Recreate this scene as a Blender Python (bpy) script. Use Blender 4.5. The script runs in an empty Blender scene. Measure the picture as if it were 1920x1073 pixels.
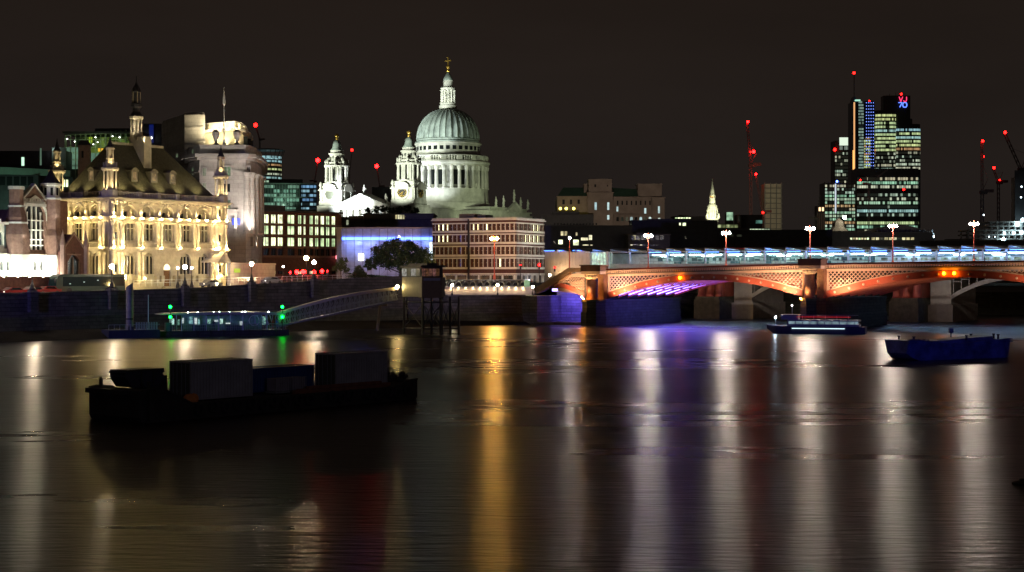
import bpy, bmesh, math, random
from mathutils import Vector, Matrix
random.seed(7)
sc = bpy.context.scene
COL = sc.collection
R = math.radians
# ------------------------------------------------------------------ camera, world, exposure
F, CX, HY, CAMZ = 3000.0, 960.0, 515.0, 10.5      # focal length in photo pixels, principal column, horizon row, eye height over the water
cam_d = bpy.data.cameras.new("camera"); cam = bpy.data.objects.new("camera", cam_d); COL.objects.link(cam)
cam.location = (0, 0, CAMZ); cam.rotation_euler = (R(90), 0, 0)
cam_d.sensor_width = 36.0; cam_d.lens = 36.0 * F / 1920.0
cam_d.shift_y = -(1073 / 2 - HY) / 1920.0
cam_d.clip_start = 0.5; cam_d.clip_end = 20000
sc.camera = cam
world = bpy.data.worlds.new("World"); sc.world = world; world.use_nodes = True
wn = world.node_tree.nodes; wl = world.node_tree.links
bg = wn["Background"]
tc = wn.new("ShaderNodeTexCoord"); sx = wn.new("ShaderNodeSeparateXYZ"); wl.new(tc.outputs["Generated"], sx.inputs[0])
cr = wn.new("ShaderNodeValToRGB"); wl.new(sx.outputs[2], cr.inputs[0]); wl.new(cr.outputs[0], bg.inputs[0])
cr.color_ramp.elements[0].position = 0.0; cr.color_ramp.elements[0].color = (0.0172, 0.0136, 0.0121, 1)
cr.color_ramp.elements[1].position = 0.22; cr.color_ramp.elements[1].color = (0.0162, 0.0108, 0.0080, 1)
bg.inputs[1].default_value = 1.0
nz = wn.new("ShaderNodeTexNoise"); nz.inputs["Scale"].default_value = 3.0; nz.inputs["Detail"].default_value = 4
mpz = wn.new("ShaderNodeMapping"); mpz.inputs["Scale"].default_value = (1,1,4); wl.new(tc.outputs["Generated"], mpz.inputs[0]); wl.new(mpz.outputs[0], nz.inputs["Vector"])
mrz = wn.new("ShaderNodeMapRange"); mrz.inputs["From Min"].default_value = .3; mrz.inputs["From Max"].default_value = .7; mrz.inputs["To Min"].default_value = .80; mrz.inputs["To Max"].default_value = 1.06
wl.new(nz.outputs[0], mrz.inputs["Value"]); wl.new(mrz.outputs[0], bg.inputs[1])
sc.view_settings.view_transform = 'Standard'; sc.view_settings.look = 'None'
sc.view_settings.exposure = 0.0; sc.view_settings.gamma = 1.0
sc.cycles.use_denoising = True
sc.cycles.max_bounces = 5; sc.cycles.diffuse_bounces = 2; sc.cycles.glossy_bounces = 3; sc.cycles.transmission_bounces = 2
sc.cycles.sample_clamp_indirect = 6.0
sc.cycles.caustics_reflective = False; sc.cycles.caustics_refractive = False

def PX(px, D): return (px - CX) * D / F
def PZ(py, D): return CAMZ + (HY - py) * D / F

# ------------------------------------------------------------------ mesh builder
ZB = {}
class MB:
    def __init__(s, M=None):
        s.vs = []; s.fs = []; s.M = M
    def add(s, vs, fs):
        n = len(s.vs)
        for v in vs:
            v = Vector(v)
            if s.M is not None: v = s.M @ v
            s.vs.append(v)
        for f in fs: s.fs.append([i + n for i in f])
        return s
    def box(s, x0, x1, y0, y1, z0, z1):
        return s.add([(x0,y0,z0),(x1,y0,z0),(x1,y1,z0),(x0,y1,z0),(x0,y0,z1),(x1,y0,z1),(x1,y1,z1),(x0,y1,z1)],
              [(0,3,2,1),(4,5,6,7),(0,1,5,4),(1,2,6,5),(2,3,7,6),(3,0,4,7)])
    def prism(s, poly, z0, z1):
        n = len(poly)
        return s.add([(x,y,z0) for x,y in poly] + [(x,y,z1) for x,y in poly],
              [tuple(range(n))[::-1], tuple(range(n, 2*n))] + [(i,(i+1)%n,n+(i+1)%n,n+i) for i in range(n)])
    def extr(s, poly, y0, y1):
        n = len(poly)
        return s.add([(x,y0,z) for x,z in poly] + [(x,y1,z) for x,z in poly],
              [tuple(range(n)), tuple(range(n, 2*n))[::-1]] + [(i,n+i,n+(i+1)%n,(i+1)%n) for i in range(n)])
    def hexa(s, x0, x1, zb0, zb1, zt0, zt1, y0, y1):
        return s.add([(x0,y0,zb0),(x1,y0,zb1),(x1,y1,zb1),(x0,y1,zb0),(x0,y0,zt0),(x1,y0,zt1),(x1,y1,zt1),(x0,y1,zt0)],
              [(0,3,2,1),(4,5,6,7),(0,1,5,4),(1,2,6,5),(2,3,7,6),(3,0,4,7)])
    def lathe(s, prof, cx=0, cy=0, n=16, a0=0.0):
        vs = []; fs = []; m = len(prof)
        for k in range(n):
            a = a0 + 2*math.pi*k/n
            for r, z in prof: vs.append((cx + r*math.cos(a), cy + r*math.sin(a), z))
        for k in range(n):
            k2 = (k+1) % n
            for j in range(m-1): fs.append((k*m+j, k2*m+j, k2*m+j+1, k*m+j+1))
        if prof[0][0] > 1e-4: fs.append([k*m for k in range(n)][::-1])
        if prof[-1][0] > 1e-4: fs.append([k*m+m-1 for k in range(n)])
        return s.add(vs, fs)
    def tube(s, p, q, r, n=5, r2=None):
        p = Vector(p); q = Vector(q); d = q - p
        if d.length < 1e-6: return s
        r2 = r if r2 is None else r2
        zq = d.to_track_quat('Z', 'Y'); vs = []
        for c, rr in ((p, r), (q, r2)):
            for k in range(n):
                a = 2*math.pi*(k+.5)/n
                vs.append(c + zq @ Vector((rr*math.cos(a), rr*math.sin(a), 0)))
        return s.add(vs, [tuple(range(n))[::-1], tuple(range(n,2*n))] + [(k,(k+1)%n,n+(k+1)%n,n+k) for k in range(n)])
    def ball(s, c, r, n=10, m=6, sz=1.0):
        prof = [(max(r*math.sin(math.pi*j/m), 1e-5), c[2] - sz*r*math.cos(math.pi*j/m)) for j in range(m+1)]
        return s.lathe(prof, c[0], c[1], n)
    def arch(s, x0, x1, z0, z1, cx, r, zs, sill, y0, y1, point=False, n=8):
        """a wall panel with one arched opening"""
        s.box(x0, cx-r, y0, y1, z0, z1); s.box(cx+r, x1, y0, y1, z0, z1)
        if sill > z0 + .01: s.box(cx-r, cx+r, y0, y1, z0, sill)
        def h(x):
            t = (x-cx)/r
            if point: return zs + r*1.35*math.sqrt(max(0, 1-abs(t)**1.35))
            return zs + r*math.sqrt(max(0, 1-t*t))
        xs = [cx - r*math.cos(math.pi*i/n) for i in range(n+1)]
        for a, b in zip(xs[:-1], xs[1:]): s.hexa(a, b, h(a), h(b), z1, z1, y0, y1)
        return s
    def ringwall(s, pts, z0, z1, th):
        return s
    def mesh(s, name, mat, zb=0.0, smooth=False):
        me = bpy.data.meshes.new(name)
        me.from_pydata([(v[0], v[1], v[2]-zb) for v in s.vs], [], s.fs)
        bm = bmesh.new(); bm.from_mesh(me)
        bmesh.ops.recalc_face_normals(bm, faces=bm.faces); bm.to_mesh(me); bm.free()
        me.materials.append(mat)
        if smooth:
            for p in me.polygons: p.use_smooth = True
        return me
    def build(s, name, mat, parent=None, smooth=False):
        zb = ZB.get(parent.name, 0.0) if parent else 0.0
        o = bpy.data.objects.new(name, s.mesh(name, mat, zb, smooth)); COL.objects.link(o)
        if parent: o.parent = parent; ZB[o.name] = zb
        return o

def tag(o, label=None, cat=None, group=None, kind=None):
    if label: o["label"] = label
    if cat: o["category"] = cat
    if group: o["group"] = group
    if kind: o["kind"] = kind
    return o
def thing(name, label, cat, loc=(0,0,0), rz=0.0, group=None):
    o = bpy.data.objects.new(name, None); COL.objects.link(o)
    o.empty_display_size = 1.0; o.location = loc; o.rotation_euler = (0,0,rz)
    tag(o, label, cat, group); ZB[o.name] = loc[2]
    return o
def inst(name, me, parent, loc=(0,0,0), rz=0.0, sc_=(1,1,1)):
    o = bpy.data.objects.new(name, me); COL.objects.link(o); o.parent = parent
    zb = ZB.get(parent.name, 0.0); ZB[o.name] = zb
    o.location = (loc[0], loc[1], loc[2]-zb); o.rotation_euler = (0,0,rz); o.scale = sc_
    return o
def copy_tree(o, parent=None, loc=None, rz=None, label=None):
    c = o.copy(); COL.objects.link(c); c.parent = parent
    if loc is not None: c.location = loc
    if rz is not None: c.rotation_euler = (0,0,rz)
    if label: c["label"] = label
    for ch in list(o.children): copy_tree(ch, c)
    return c
def frame(px1, D1, px2, D2):
    """a ground line between two points seen at photo columns px1, px2: origin, angle, length"""
    a = Vector((PX(px1, D1), D1)); b = Vector((PX(px2, D2), D2)); d = b - a
    return a, math.atan2(d.y, d.x), d.length
def building(name, label, cat, px1, D1, px2, D2, zb, group=None):
    a, ang, L = frame(px1, D1, px2, D2)
    return thing(name, label, cat, (a.x, a.y, zb), ang, group), L
def pxx(px, a, ang):      # local x on the front line of a frame for photo column px
    u = (px - CX)/F
    return (u*a.y - a.x)/(math.cos(ang) - u*math.sin(ang))
def rotz(x, y, a): return Matrix.Translation((x, y, 0)) @ Matrix.Rotation(a, 4, 'Z')

# ------------------------------------------------------------------ materials
def mat(name, col, rough=.8, var=.2, scale=1.0, metal=0.0, bump=0.0, bscale=8.0, spec=.4):
    m = bpy.data.materials.new(name); m.use_nodes = True; nt = m.node_tree; b = nt.nodes["Principled BSDF"]
    b.inputs["Roughness"].default_value = rough; b.inputs["Metallic"].default_value = metal
    b.inputs["Specular IOR Level"].default_value = spec
    c = (*col, 1); b.inputs["Base Color"].default_value = c
    t = nt.nodes.new("ShaderNodeTexCoord")
    if var > 0:
        n = nt.nodes.new("ShaderNodeTexNoise"); n.inputs["Scale"].default_value = scale; n.inputs["Detail"].default_value = 5
        n.inputs["Roughness"].default_value = .65
        nt.links.new(t.outputs["Object"], n.inputs["Vector"])
        r = nt.nodes.new("ShaderNodeValToRGB")
        r.color_ramp.elements[0].position = .3; r.color_ramp.elements[1].position = .7
        r.color_ramp.elements[0].color = (*[x*(1-var) for x in col], 1)
        r.color_ramp.elements[1].color = (*[min(1, x*(1+var)) for x in col], 1)
        nt.links.new(n.outputs[0], r.inputs[0]); nt.links.new(r.outputs[0], b.inputs["Base Color"])
    if bump > 0:
        n2 = nt.nodes.new("ShaderNodeTexNoise"); n2.inputs["Scale"].default_value = bscale; n2.inputs["Detail"].default_value = 4
        nt.links.new(t.outputs["Object"], n2.inputs["Vector"])
        bp = nt.nodes.new("ShaderNodeBump"); bp.inputs["Strength"].default_value = bump; bp.inputs["Distance"].default_value = .1
        nt.links.new(n2.outputs[0], bp.inputs["Height"]); nt.links.new(bp.outputs[0], b.inputs["Normal"])
    return m
def emit(name, col, strength, sample=True):
    m = bpy.data.materials.new(name); m.use_nodes = True; nt = m.node_tree; b = nt.nodes["Principled BSDF"]
    b.inputs["Base Color"].default_value = (0.02,0.02,0.02,1); b.inputs["Emission Color"].default_value = (*col,1)
    b.inputs["Emission Strength"].default_value = strength
    m.cycles.emission_sampling = 'FRONT' if sample else 'NONE'
    return m
def litwin(name, colA, colB, s, lo=.35, nscale=1.3, lit=1.0):
    """lit room behind glass: differs from window to window and, softly, inside one window"""
    m = bpy.data.materials.new(name); m.use_nodes = True; nt = m.node_tree; N = nt.nodes; L = nt.links; b = N["Principled BSDF"]
    b.inputs["Base Color"].default_value = (.02,.025,.025,1); b.inputs["Roughness"].default_value = .15
    oi = N.new("ShaderNodeObjectInfo"); t = N.new("ShaderNodeTexCoord"); n = N.new("ShaderNodeTexNoise")
    n.inputs["Scale"].default_value = nscale; n.inputs["Detail"].default_value = 3
    g = N.new("ShaderNodeNewGeometry"); L.new(g.outputs["Position"], n.inputs["Vector"])
    mx = N.new("ShaderNodeMix"); mx.data_type = 'RGBA'; mx.inputs["A"].default_value = (*colA,1); mx.inputs["B"].default_value = (*colB,1)
    L.new(oi.outputs["Random"], mx.inputs["Factor"]); L.new(mx.outputs["Result"], b.inputs["Emission Color"])
    mr = N.new("ShaderNodeMapRange"); mr.inputs["From Min"].default_value = .35; mr.inputs["From Max"].default_value = .65
    mr.inputs["To Min"].default_value = lo; mr.inputs["To Max"].default_value = 1.25; L.new(n.outputs[0], mr.inputs["Value"])
    m1 = N.new("ShaderNodeMath"); m1.operation = 'MULTIPLY_ADD'; L.new(oi.outputs["Random"], m1.inputs[0]); m1.inputs[1].default_value = .7; m1.inputs[2].default_value = .55
    m2 = N.new("ShaderNodeMath"); m2.operation = 'MULTIPLY'; L.new(mr.outputs[0], m2.inputs[0]); L.new(m1.outputs[0], m2.inputs[1])
    m3 = N.new("ShaderNodeMath"); m3.operation = 'MULTIPLY'; L.new(m2.outputs[0], m3.inputs[0]); m3.inputs[1].default_value = s
    L.new(m3.outputs[0], b.inputs["Emission Strength"])
    m.cycles.emission_sampling = 'NONE'
    return m
def band(name, cells, frac, colA, colB, s, seed=0.0):
    """a ribbon of office windows: each pane lit or not on its own"""
    m = bpy.data.materials.new(name); m.use_nodes = True; nt = m.node_tree; N = nt.nodes; L = nt.links; b = N["Principled BSDF"]
    b.inputs["Base Color"].default_value = (.015,.02,.022,1); b.inputs["Roughness"].default_value = .2
    t = N.new("ShaderNodeTexCoord"); oi = N.new("ShaderNodeObjectInfo")
    mp = N.new("ShaderNodeVectorMath"); mp.operation = 'DIVIDE'; mp.inputs[1].default_value = (cells, cells, 1000); L.new(t.outputs["Object"], mp.inputs[0])
    ad = N.new("ShaderNodeVectorMath"); ad.operation = 'ADD'; ad.inputs[1].default_value = (.013,.37,.2+seed); L.new(mp.outputs[0], ad.inputs[0])
    fl = N.new("ShaderNodeVectorMath"); fl.operation = 'FLOOR'; L.new(ad.outputs[0], fl.inputs[0])
    wn_ = N.new("ShaderNodeTexWhiteNoise"); wn_.noise_dimensions = '4D'; L.new(fl.outputs[0], wn_.inputs["Vector"]); L.new(oi.outputs["Random"], wn_.inputs["W"])
    # groups of panes share a room: a coarser noise decides if the stretch is lit at all
    mp2 = N.new("ShaderNodeVectorMath"); mp2.operation = 'DIVIDE'; mp2.inputs[1].default_value = (cells*4.3, cells*4.3, 1000); L.new(t.outputs["Object"], mp2.inputs[0])
    fl2 = N.new("ShaderNodeVectorMath"); fl2.operation = 'FLOOR'; L.new(mp2.outputs[0], fl2.inputs[0])
    w2 = N.new("ShaderNodeTexWhiteNoise"); w2.noise_dimensions = '4D'; L.new(fl2.outputs[0], w2.inputs["Vector"]); L.new(oi.outputs["Random"], w2.inputs["W"])
    av = N.new("ShaderNodeMath"); av.operation = 'ADD'; L.new(wn_.outputs["Value"], av.inputs[0]); L.new(w2.outputs["Value"], av.inputs[1])
    lt = N.new("ShaderNodeMath"); lt.operation = 'LESS_THAN'; L.new(av.outputs[0], lt.inputs[0]); lt.inputs[1].default_value = frac*2
    # mullions
    fr = N.new("ShaderNodeVectorMath"); fr.operation = 'FRACTION'; L.new(ad.outputs[0], fr.inputs[0])
    sp = N.new("ShaderNodeSeparateXYZ"); L.new(fr.outputs[0], sp.inputs[0])
    gt = N.new("ShaderNodeMath"); gt.operation = 'GREATER_THAN'; L.new(sp.outputs[0], gt.inputs[0]); gt.inputs[1].default_value = .16
    mu = N.new("ShaderNodeMath"); mu.operation = 'MULTIPLY'; L.new(lt.outputs[0], mu.inputs[0]); L.new(gt.outputs[0], mu.inputs[1])
    mr = N.new("ShaderNodeMapRange"); mr.inputs["To Min"].default_value = .25*s; mr.inputs["To Max"].default_value = 1.2*s; L.new(wn_.outputs["Color"], mr.inputs["Value"])
    m2 = N.new("ShaderNodeMath"); m2.operation = 'MULTIPLY'; L.new(mu.outputs[0], m2.inputs[0]); L.new(mr.outputs[0], m2.inputs[1])
    m4 = N.new("ShaderNodeMath"); m4.operation = 'MAXIMUM'; L.new(m2.outputs[0], m4.inputs[0]); m4.inputs[1].default_value = .012
    mx = N.new("ShaderNodeMix"); mx.data_type = 'RGBA'; mx.inputs["A"].default_value = (*colA,1); mx.inputs["B"].default_value = (*colB,1)
    L.new(oi.outputs["Random"], mx.inputs["Factor"]); L.new(mx.outputs["Result"], b.inputs["Emission Color"]); L.new(m4.outputs[0], b.inputs["Emission Strength"])
    m.cycles.emission_sampling = 'NONE'
    return m

STONE = mat("warm_limestone", (.46,.42,.33), .85, .22, .8, bump=.3)
PORT = mat("portland_stone", (.50,.50,.46), .85, .34, .16)
PORTG = mat("grey_portland_stone", (.40,.38,.37), .85, .22, .5, bump=.2)
LEAD = mat("lead_sheet", (.28,.335,.315), .6, .35, .22)
LEADD = mat("dark_lead", (.035,.035,.045), .5, .2, 1)
GOLD = mat("gilding", (.85,.55,.12), .3, .05, 1, metal=.7)
SLATE = mat("roof_slate", (.13,.12,.075), .8, .35, 2.2, bump=.5, bscale=6)
BRICK = mat("red_brick", (.19,.115,.085), .9, .3, 1.5)
BRICKD = mat("brown_brick", (.13,.06,.045), .9, .3, 1.5)
GRAN = mat("embankment_granite", (.10,.095,.10), .8, .35, .6, bump=.4, bscale=3)
GRAND = mat("tide_stained_granite", (.06,.065,.05), .8, .4, .8, bump=.4, bscale=3)
MUD = mat("foreshore_mud", (.014,.013,.014), .95, .4, .5, bump=.6, bscale=1.5, spec=.03)
ASPH = mat("asphalt", (.05,.05,.05), .8, .2, .6)
CONC = mat("pale_concrete", (.38,.36,.34), .85, .2, .8)
DCONC = mat("dark_concrete", (.11,.105,.10), .85, .25, .8)
DARK = mat("dark_cladding", (.045,.045,.05), .6, .3, .6)
IRON = mat("black_iron", (.02,.02,.022), .5, .2, 2)
GMET = mat("grey_steel", (.28,.30,.33), .5, .15, 2, metal=.3)
WMET = mat("white_painted_steel", (.70,.72,.72), .45, .06, 2)
GLASSD = mat("dark_glass", (.015,.018,.02), .12, 0, 1, spec=.6)
BRED = mat("bridge_red_paint", (.34,.075,.05), .5, .2, .8)
BPINK = mat("bridge_pale_paint", (.52,.40,.36), .55, .12, 1)
BGRAN = mat("red_granite", (.36,.17,.13), .35, .25, 4)
LEAF = mat("tree_leaves", (.055,.085,.028), .7, .5, 1.5)
BARK = mat("tree_bark", (.07,.055,.04), .9, .3, 2)
def spot(loc, tgt, power, col=(1,1,1), ang=60, blend=.6, size=.15, name="floodlight"):
    d = bpy.data.lights.new(name, 'SPOT'); d.energy = power; d.color = col; d.spot_size = R(ang); d.spot_blend = blend; d.shadow_soft_size = size
    o = bpy.data.objects.new(name, d); COL.objects.link(o); o.location = loc
    o.rotation_euler = (Vector(tgt) - Vector(loc)).to_track_quat('-Z', 'Y').to_euler()
    return o
def area(loc, tgt, power, col, sx_, sy_, name="strip_light"):
    d = bpy.data.lights.new(name, 'AREA'); d.shape = 'RECTANGLE'; d.size = sx_; d.size_y = sy_; d.energy = power; d.color = col
    o = bpy.data.objects.new(name, d); COL.objects.link(o); o.location = loc
    o.rotation_euler = (Vector(tgt) - Vector(loc)).to_track_quat('-Z', 'Z').to_euler()
    return o
def local(root, p):
    """world position of a point given in a thing's local frame (z absolute)"""
    a = root.rotation_euler[2]; l = root.location
    return (l[0] + p[0]*math.cos(a) - p[1]*math.sin(a), l[1] + p[0]*math.sin(a) + p[1]*math.cos(a), p[2])
def lspot(root, p, q, *a, **k): return spot(local(root, p), local(root, q), *a, **k)

def courses(m, w_, h_, dark=.45, c2=.62):
    """stone courses: joints drawn from the block layout of the wall"""
    nt = m.node_tree; N = nt.nodes; L = nt.links; b = N["Principled BSDF"]; src = b.inputs["Base Color"].links[0].from_socket
    t = N.new("ShaderNodeTexCoord"); s = N.new("ShaderNodeSeparateXYZ"); L.new(t.outputs["Object"], s.inputs[0])
    a = N.new("ShaderNodeMath"); a.operation = 'ADD'; L.new(s.outputs[0], a.inputs[0]); L.new(s.outputs[1], a.inputs[1])
    c = N.new("ShaderNodeCombineXYZ"); L.new(a.outputs[0], c.inputs[0]); L.new(s.outputs[2], c.inputs[1])
    k = N.new("ShaderNodeTexBrick"); k.inputs["Scale"].default_value = 1.0; k.inputs["Brick Width"].default_value = w_; k.inputs["Row Height"].default_value = h_
    k.inputs["Mortar Size"].default_value = .05; k.inputs["Color1"].default_value = (1,1,1,1); k.inputs["Color2"].default_value = (c2,c2,c2,1); k.inputs["Mortar"].default_value = (dark,dark,dark,1)
    L.new(c.outputs[0], k.inputs["Vector"])
    mx = N.new("ShaderNodeMix"); mx.data_type = 'RGBA'; mx.blend_type = 'MULTIPLY'; mx.inputs["Factor"].default_value = 1.0
    L.new(src, mx.inputs["A"]); L.new(k.outputs["Color"], mx.inputs["B"]); L.new(mx.outputs["Result"], b.inputs["Base Color"])
courses(GRAN, 2.4, .62, .3); courses(GRAND, 2.2, .6, .4); courses(PORTG, 2.2, .9, .78, .93)
# ------------------------------------------------------------------ water, ground, road
def water_material():
    m = bpy.data.materials.new("river_water"); m.use_nodes = True; nt = m.node_tree; N = nt.nodes; L = nt.links; b = N["Principled BSDF"]
    b.inputs["Base Color"].default_value = (.012,.011,.009,1); b.inputs["IOR"].default_value = 1.45
    g = N.new("ShaderNodeNewGeometry")
    def noise(scale, detail, dist=0.0, rot=0.0):
        mp = N.new("ShaderNodeMapping"); mp.inputs["Scale"].default_value = scale; mp.inputs["Rotation"].default_value = (0,0,rot)
        L.new(g.outputs["Position"], mp.inputs[0]); n = N.new("ShaderNodeTexNoise"); n.inputs["Scale"].default_value = 1.0
        n.inputs["Detail"].default_value = detail; n.inputs["Distortion"].default_value = dist; L.new(mp.outputs[0], n.inputs["Vector"]); return n
    def rng(src, a, b_, c, d):
        r = N.new("ShaderNodeMapRange"); r.inputs["From Min"].default_value = a; r.inputs["From Max"].default_value = b_
        r.inputs["To Min"].default_value = c; r.inputs["To Max"].default_value = d; L.new(src, r.inputs["Value"]); return r.outputs[0]
    def math_(op, a, b_):
        n = N.new("ShaderNodeMath"); n.operation = op
        for i, v in enumerate((a, b_)):
            if isinstance(v, (int, float)): n.inputs[i].default_value = v
            else: L.new(v, n.inputs[i])
        return n.outputs[0]
    big = noise((.012,.045,1), 3, .2, .06)          # slicks and wind lanes that stay calm or ruffled
    mid = noise((.05,.22,1), 3, .1, -.05)
    rough = math_('ADD', rng(big.outputs[0], .35, .65, .268, .306), rng(mid.outputs[0], .3, .7, -.012, .012))
    L.new(rough, b.inputs["Roughness"]); b.inputs["Anisotropic"].default_value = .66
    tv = N.new("ShaderNodeCombineXYZ"); tv.inputs[1].default_value = 1.0; L.new(tv.outputs[0], b.inputs["Tangent"])
    fine = noise((.5,1.9,1), 4, .1, .08); swell = noise((.03,.42,1), 2, .1, .03); sl = noise((.022,.13,1), 2, .15, -.07)
    # two long wash lines left by a passing boat
    sp = N.new("ShaderNodeSeparateXYZ"); L.new(g.outputs["Position"], sp.inputs[0])
    h = math_('ADD', math_('MULTIPLY', fine.outputs[0], .20), math_('MULTIPLY', swell.outputs[0], .13))
    h = math_('ADD', h, math_('MULTIPLY', sl.outputs[0], .08))
    for (x0,y0,x1,y1,wd,am) in ((-6.5,78.2,24,67.0,.35,.035), (8,83.5,27.5,78.5,.5,.025)):
        dx, dy = x1-x0, y1-y0; ln = math.hypot(dx, dy); nx, ny = -dy/ln, dx/ln
        d = math_('ADD', math_('ADD', math_('MULTIPLY', sp.outputs[0], nx), math_('MULTIPLY', sp.outputs[1], ny)), -(x0*nx+y0*ny))
        d = math_('ADD', d, math_('MULTIPLY', mid.outputs[0], 1.6))
        e = math_('DIVIDE', math_('ABSOLUTE', d, 0), wd); e = math_('MAXIMUM', math_('SUBTRACT', 1, e), 0)
        al = rng(sp.outputs[0], x0, x0+8, 0, 1)
        h = math_('ADD', h, math_('MULTIPLY', math_('MULTIPLY', e, am), al))
    bp = N.new("ShaderNodeBump"); bp.inputs["Strength"].default_value = .55; bp.inputs["Distance"].default_value = 1.0
    L.new(h, bp.inputs["Height"]); L.new(bp.outputs[0], b.inputs["Normal"])
    return m
WATER = water_material()
w = MB(); w.add([(-1500,-80,0),(2500,-80,0),(2500,1500,0),(-1500,1500,0)], [(0,1,2,3)])
tag(w.build("water", WATER), kind="structure")
# the line of the north bank (top of the river wall), x, y, z of the coping, z of the ground behind
BANK = [(-420,-167,7.2,6.2),(-140,182.5,7.3,6.3),(-78,260,7.6,6.6),(-68,272.4,7.8,6.8),(-58.2,284.7,8.1,7.1),(-48.3,297.1,8.7,7.7),(-38.4,309.5,9.3,8.3),(-30,320,9.9,8.9),(-22,330,10.2,9.2)]
BANK2 = [(-22,330),(2.8,340),(9,352),(45,397),(200,430),(2200,620)]
g = MB()
rows = []
for x, y, zc, zg in BANK: rows.append([(x+.3,y-.1,zg),(x-45,y+45,zg),(x-300,y+500,8.6),(x-3500,9000,8.6)])
rows.append([(-20,334,9.4),(-25,370,9.4),(-60,800,8.6),(-600,9000,8.6)])
rows.append([(2.0,348,9.3),(2,380,9.3),(0,800,8.6),(0,9000,8.6)])
rows.append([(14,362,8.0),(14,400,8.0),(50,800,8.6),(600,9000,8.6)])
rows.append([(46,399,6.0),(46,420,6.0),(100,800,8.6),(1500,9000,8.6)])
rows.append([(200,431,6.0),(200,450,6.0),(300,800,8.6),(3000,9000,8.6)])
rows.append([(2200,621,6.0),(2200,640,6.0),(2300,800,8.6),(6500,9000,8.6)])
for i in range(len(rows)-1):
    for j in range(3):
        g.add([rows[i][j], rows[i+1][j], rows[i+1][j+1], rows[i][j+1]], [(0,1,2,3)])
tag(g.build("ground", mat("city_ground", (.09,.085,.08), .9, .3, .05)), kind="structure")
rd = MB(); pv = MB()
for i in range(len(BANK)-1):
    (x0,y0,_,g0),(x1,y1,_,g1) = BANK[i], BANK[i+1]
    def q(mb, a, b, dz): mb.add([(x0-.78*a,y0+.62*a,g0+dz),(x1-.78*a,y1+.62*a,g1+dz),(x1-.78*b,y1+.62*b,g1+dz),(x0-.78*b,y0+.62*b,g0+dz)], [(0,1,2,3)])
    q(rd, 4, 20, .03); q(pv, .5, 4, .15)
tag(rd.build("road", ASPH), kind="structure"); tag(pv.build("pavement", CONC), kind="structure")
f = MB()
fp = [(-420,-185,-.05),(-132,177,-.05),(-72,254,-.05),(-30,306,-.05),(-14,323,-.05),(4,334,-.05)]
fq = [(-420,-167,1.6),(-140,182.5,1.6),(-78,260,1.5),(-38.4,309.5,1.6),(-22,330,1.2),(2.8,340,.6)]
for i in range(5): f.add([fp[i],fp[i+1],fq[i+1],fq[i]], [(0,1,2,3)])
tag(f.build("foreshore", MUD), kind="structure")
# ------------------------------------------------------------------ river wall
def wall_run(pts, name, label, mat_up, mat_lo, split_z):
    r = thing(name, label, "wall", (pts[0][0], pts[0][1], -1))
    ox, oy = pts[0][0], pts[0][1]
    up = MB(); lo = MB(); cp = MB()
    for (x0,y0,z0),(x1,y1,z1) in zip(pts[:-1], pts[1:]):
        dx, dy = x1-x0, y1-y0; l = math.hypot(dx,dy); nx, ny = dy/l, -dx/l      # toward the river
        def slab(mb, o0, o1, za0, za1, zb0, zb1, ob0=None):
            ob0 = o0 if ob0 is None else ob0
            vs = []
            for (x,y,zl,zh) in ((x0-ox,y0-oy,za0,zb0),(x1-ox,y1-oy,za1,zb1)):
                vs += [(x+nx*ob0,y+ny*ob0,zl),(x-nx*o1,y-ny*o1,zl),(x+nx*o0,y+ny*o0,zh),(x-nx*o1,y-ny*o1,zh)]
            mb.add(vs, [(0,1,3,2),(4,6,7,5),(0,2,6,4),(1,5,7,3),(2,3,7,6),(0,4,5,1)])
        slab(lo, .25, .6, -1, -1, split_z, split_z, .9)
        slab(up, .2, .35, split_z, split_z, z0-1.15, z1-1.15)
        slab(cp, .42, .4, z0-1.15, z1-1.15, z0-.95, z1-.95)
        slab(up, .12, .25, z0-.95, z1-.95, z0-.2, z1-.2)
        slab(cp, .25, .38, z0-.2, z1-.2, z0, z1)
    up.build("wall_face", mat_up, r); lo.build("tide_face", mat_lo, r); cp.build("coping", mat_up, r)
    return r
wall_run([(x,y,z) for x,y,z,_ in BANK], "embankment_wall", "long dark granite river wall with lamp pedestals along the left bank", GRAN, GRAND, 3.6)
wall_run([(-21.5,330.3,6.2),(2.8,340,6.2)], "river_wall", "straight stone river wall below the lit canopy walkway", GRAN, GRAND, 2.4)
wall_run([(2.8,340,5.6),(9,352,6.0),(45,397,6.0)], "river_wall", "shadowed river wall running back beneath the road bridge", GRAN, GRAND, 3.0)
wall_run([(45,397,6.0),(200,430,6.0),(2200,620,6.0)], "river_wall", "far river wall seen through the arches of the bridges", GRAND, GRAND, 3.0)
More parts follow.
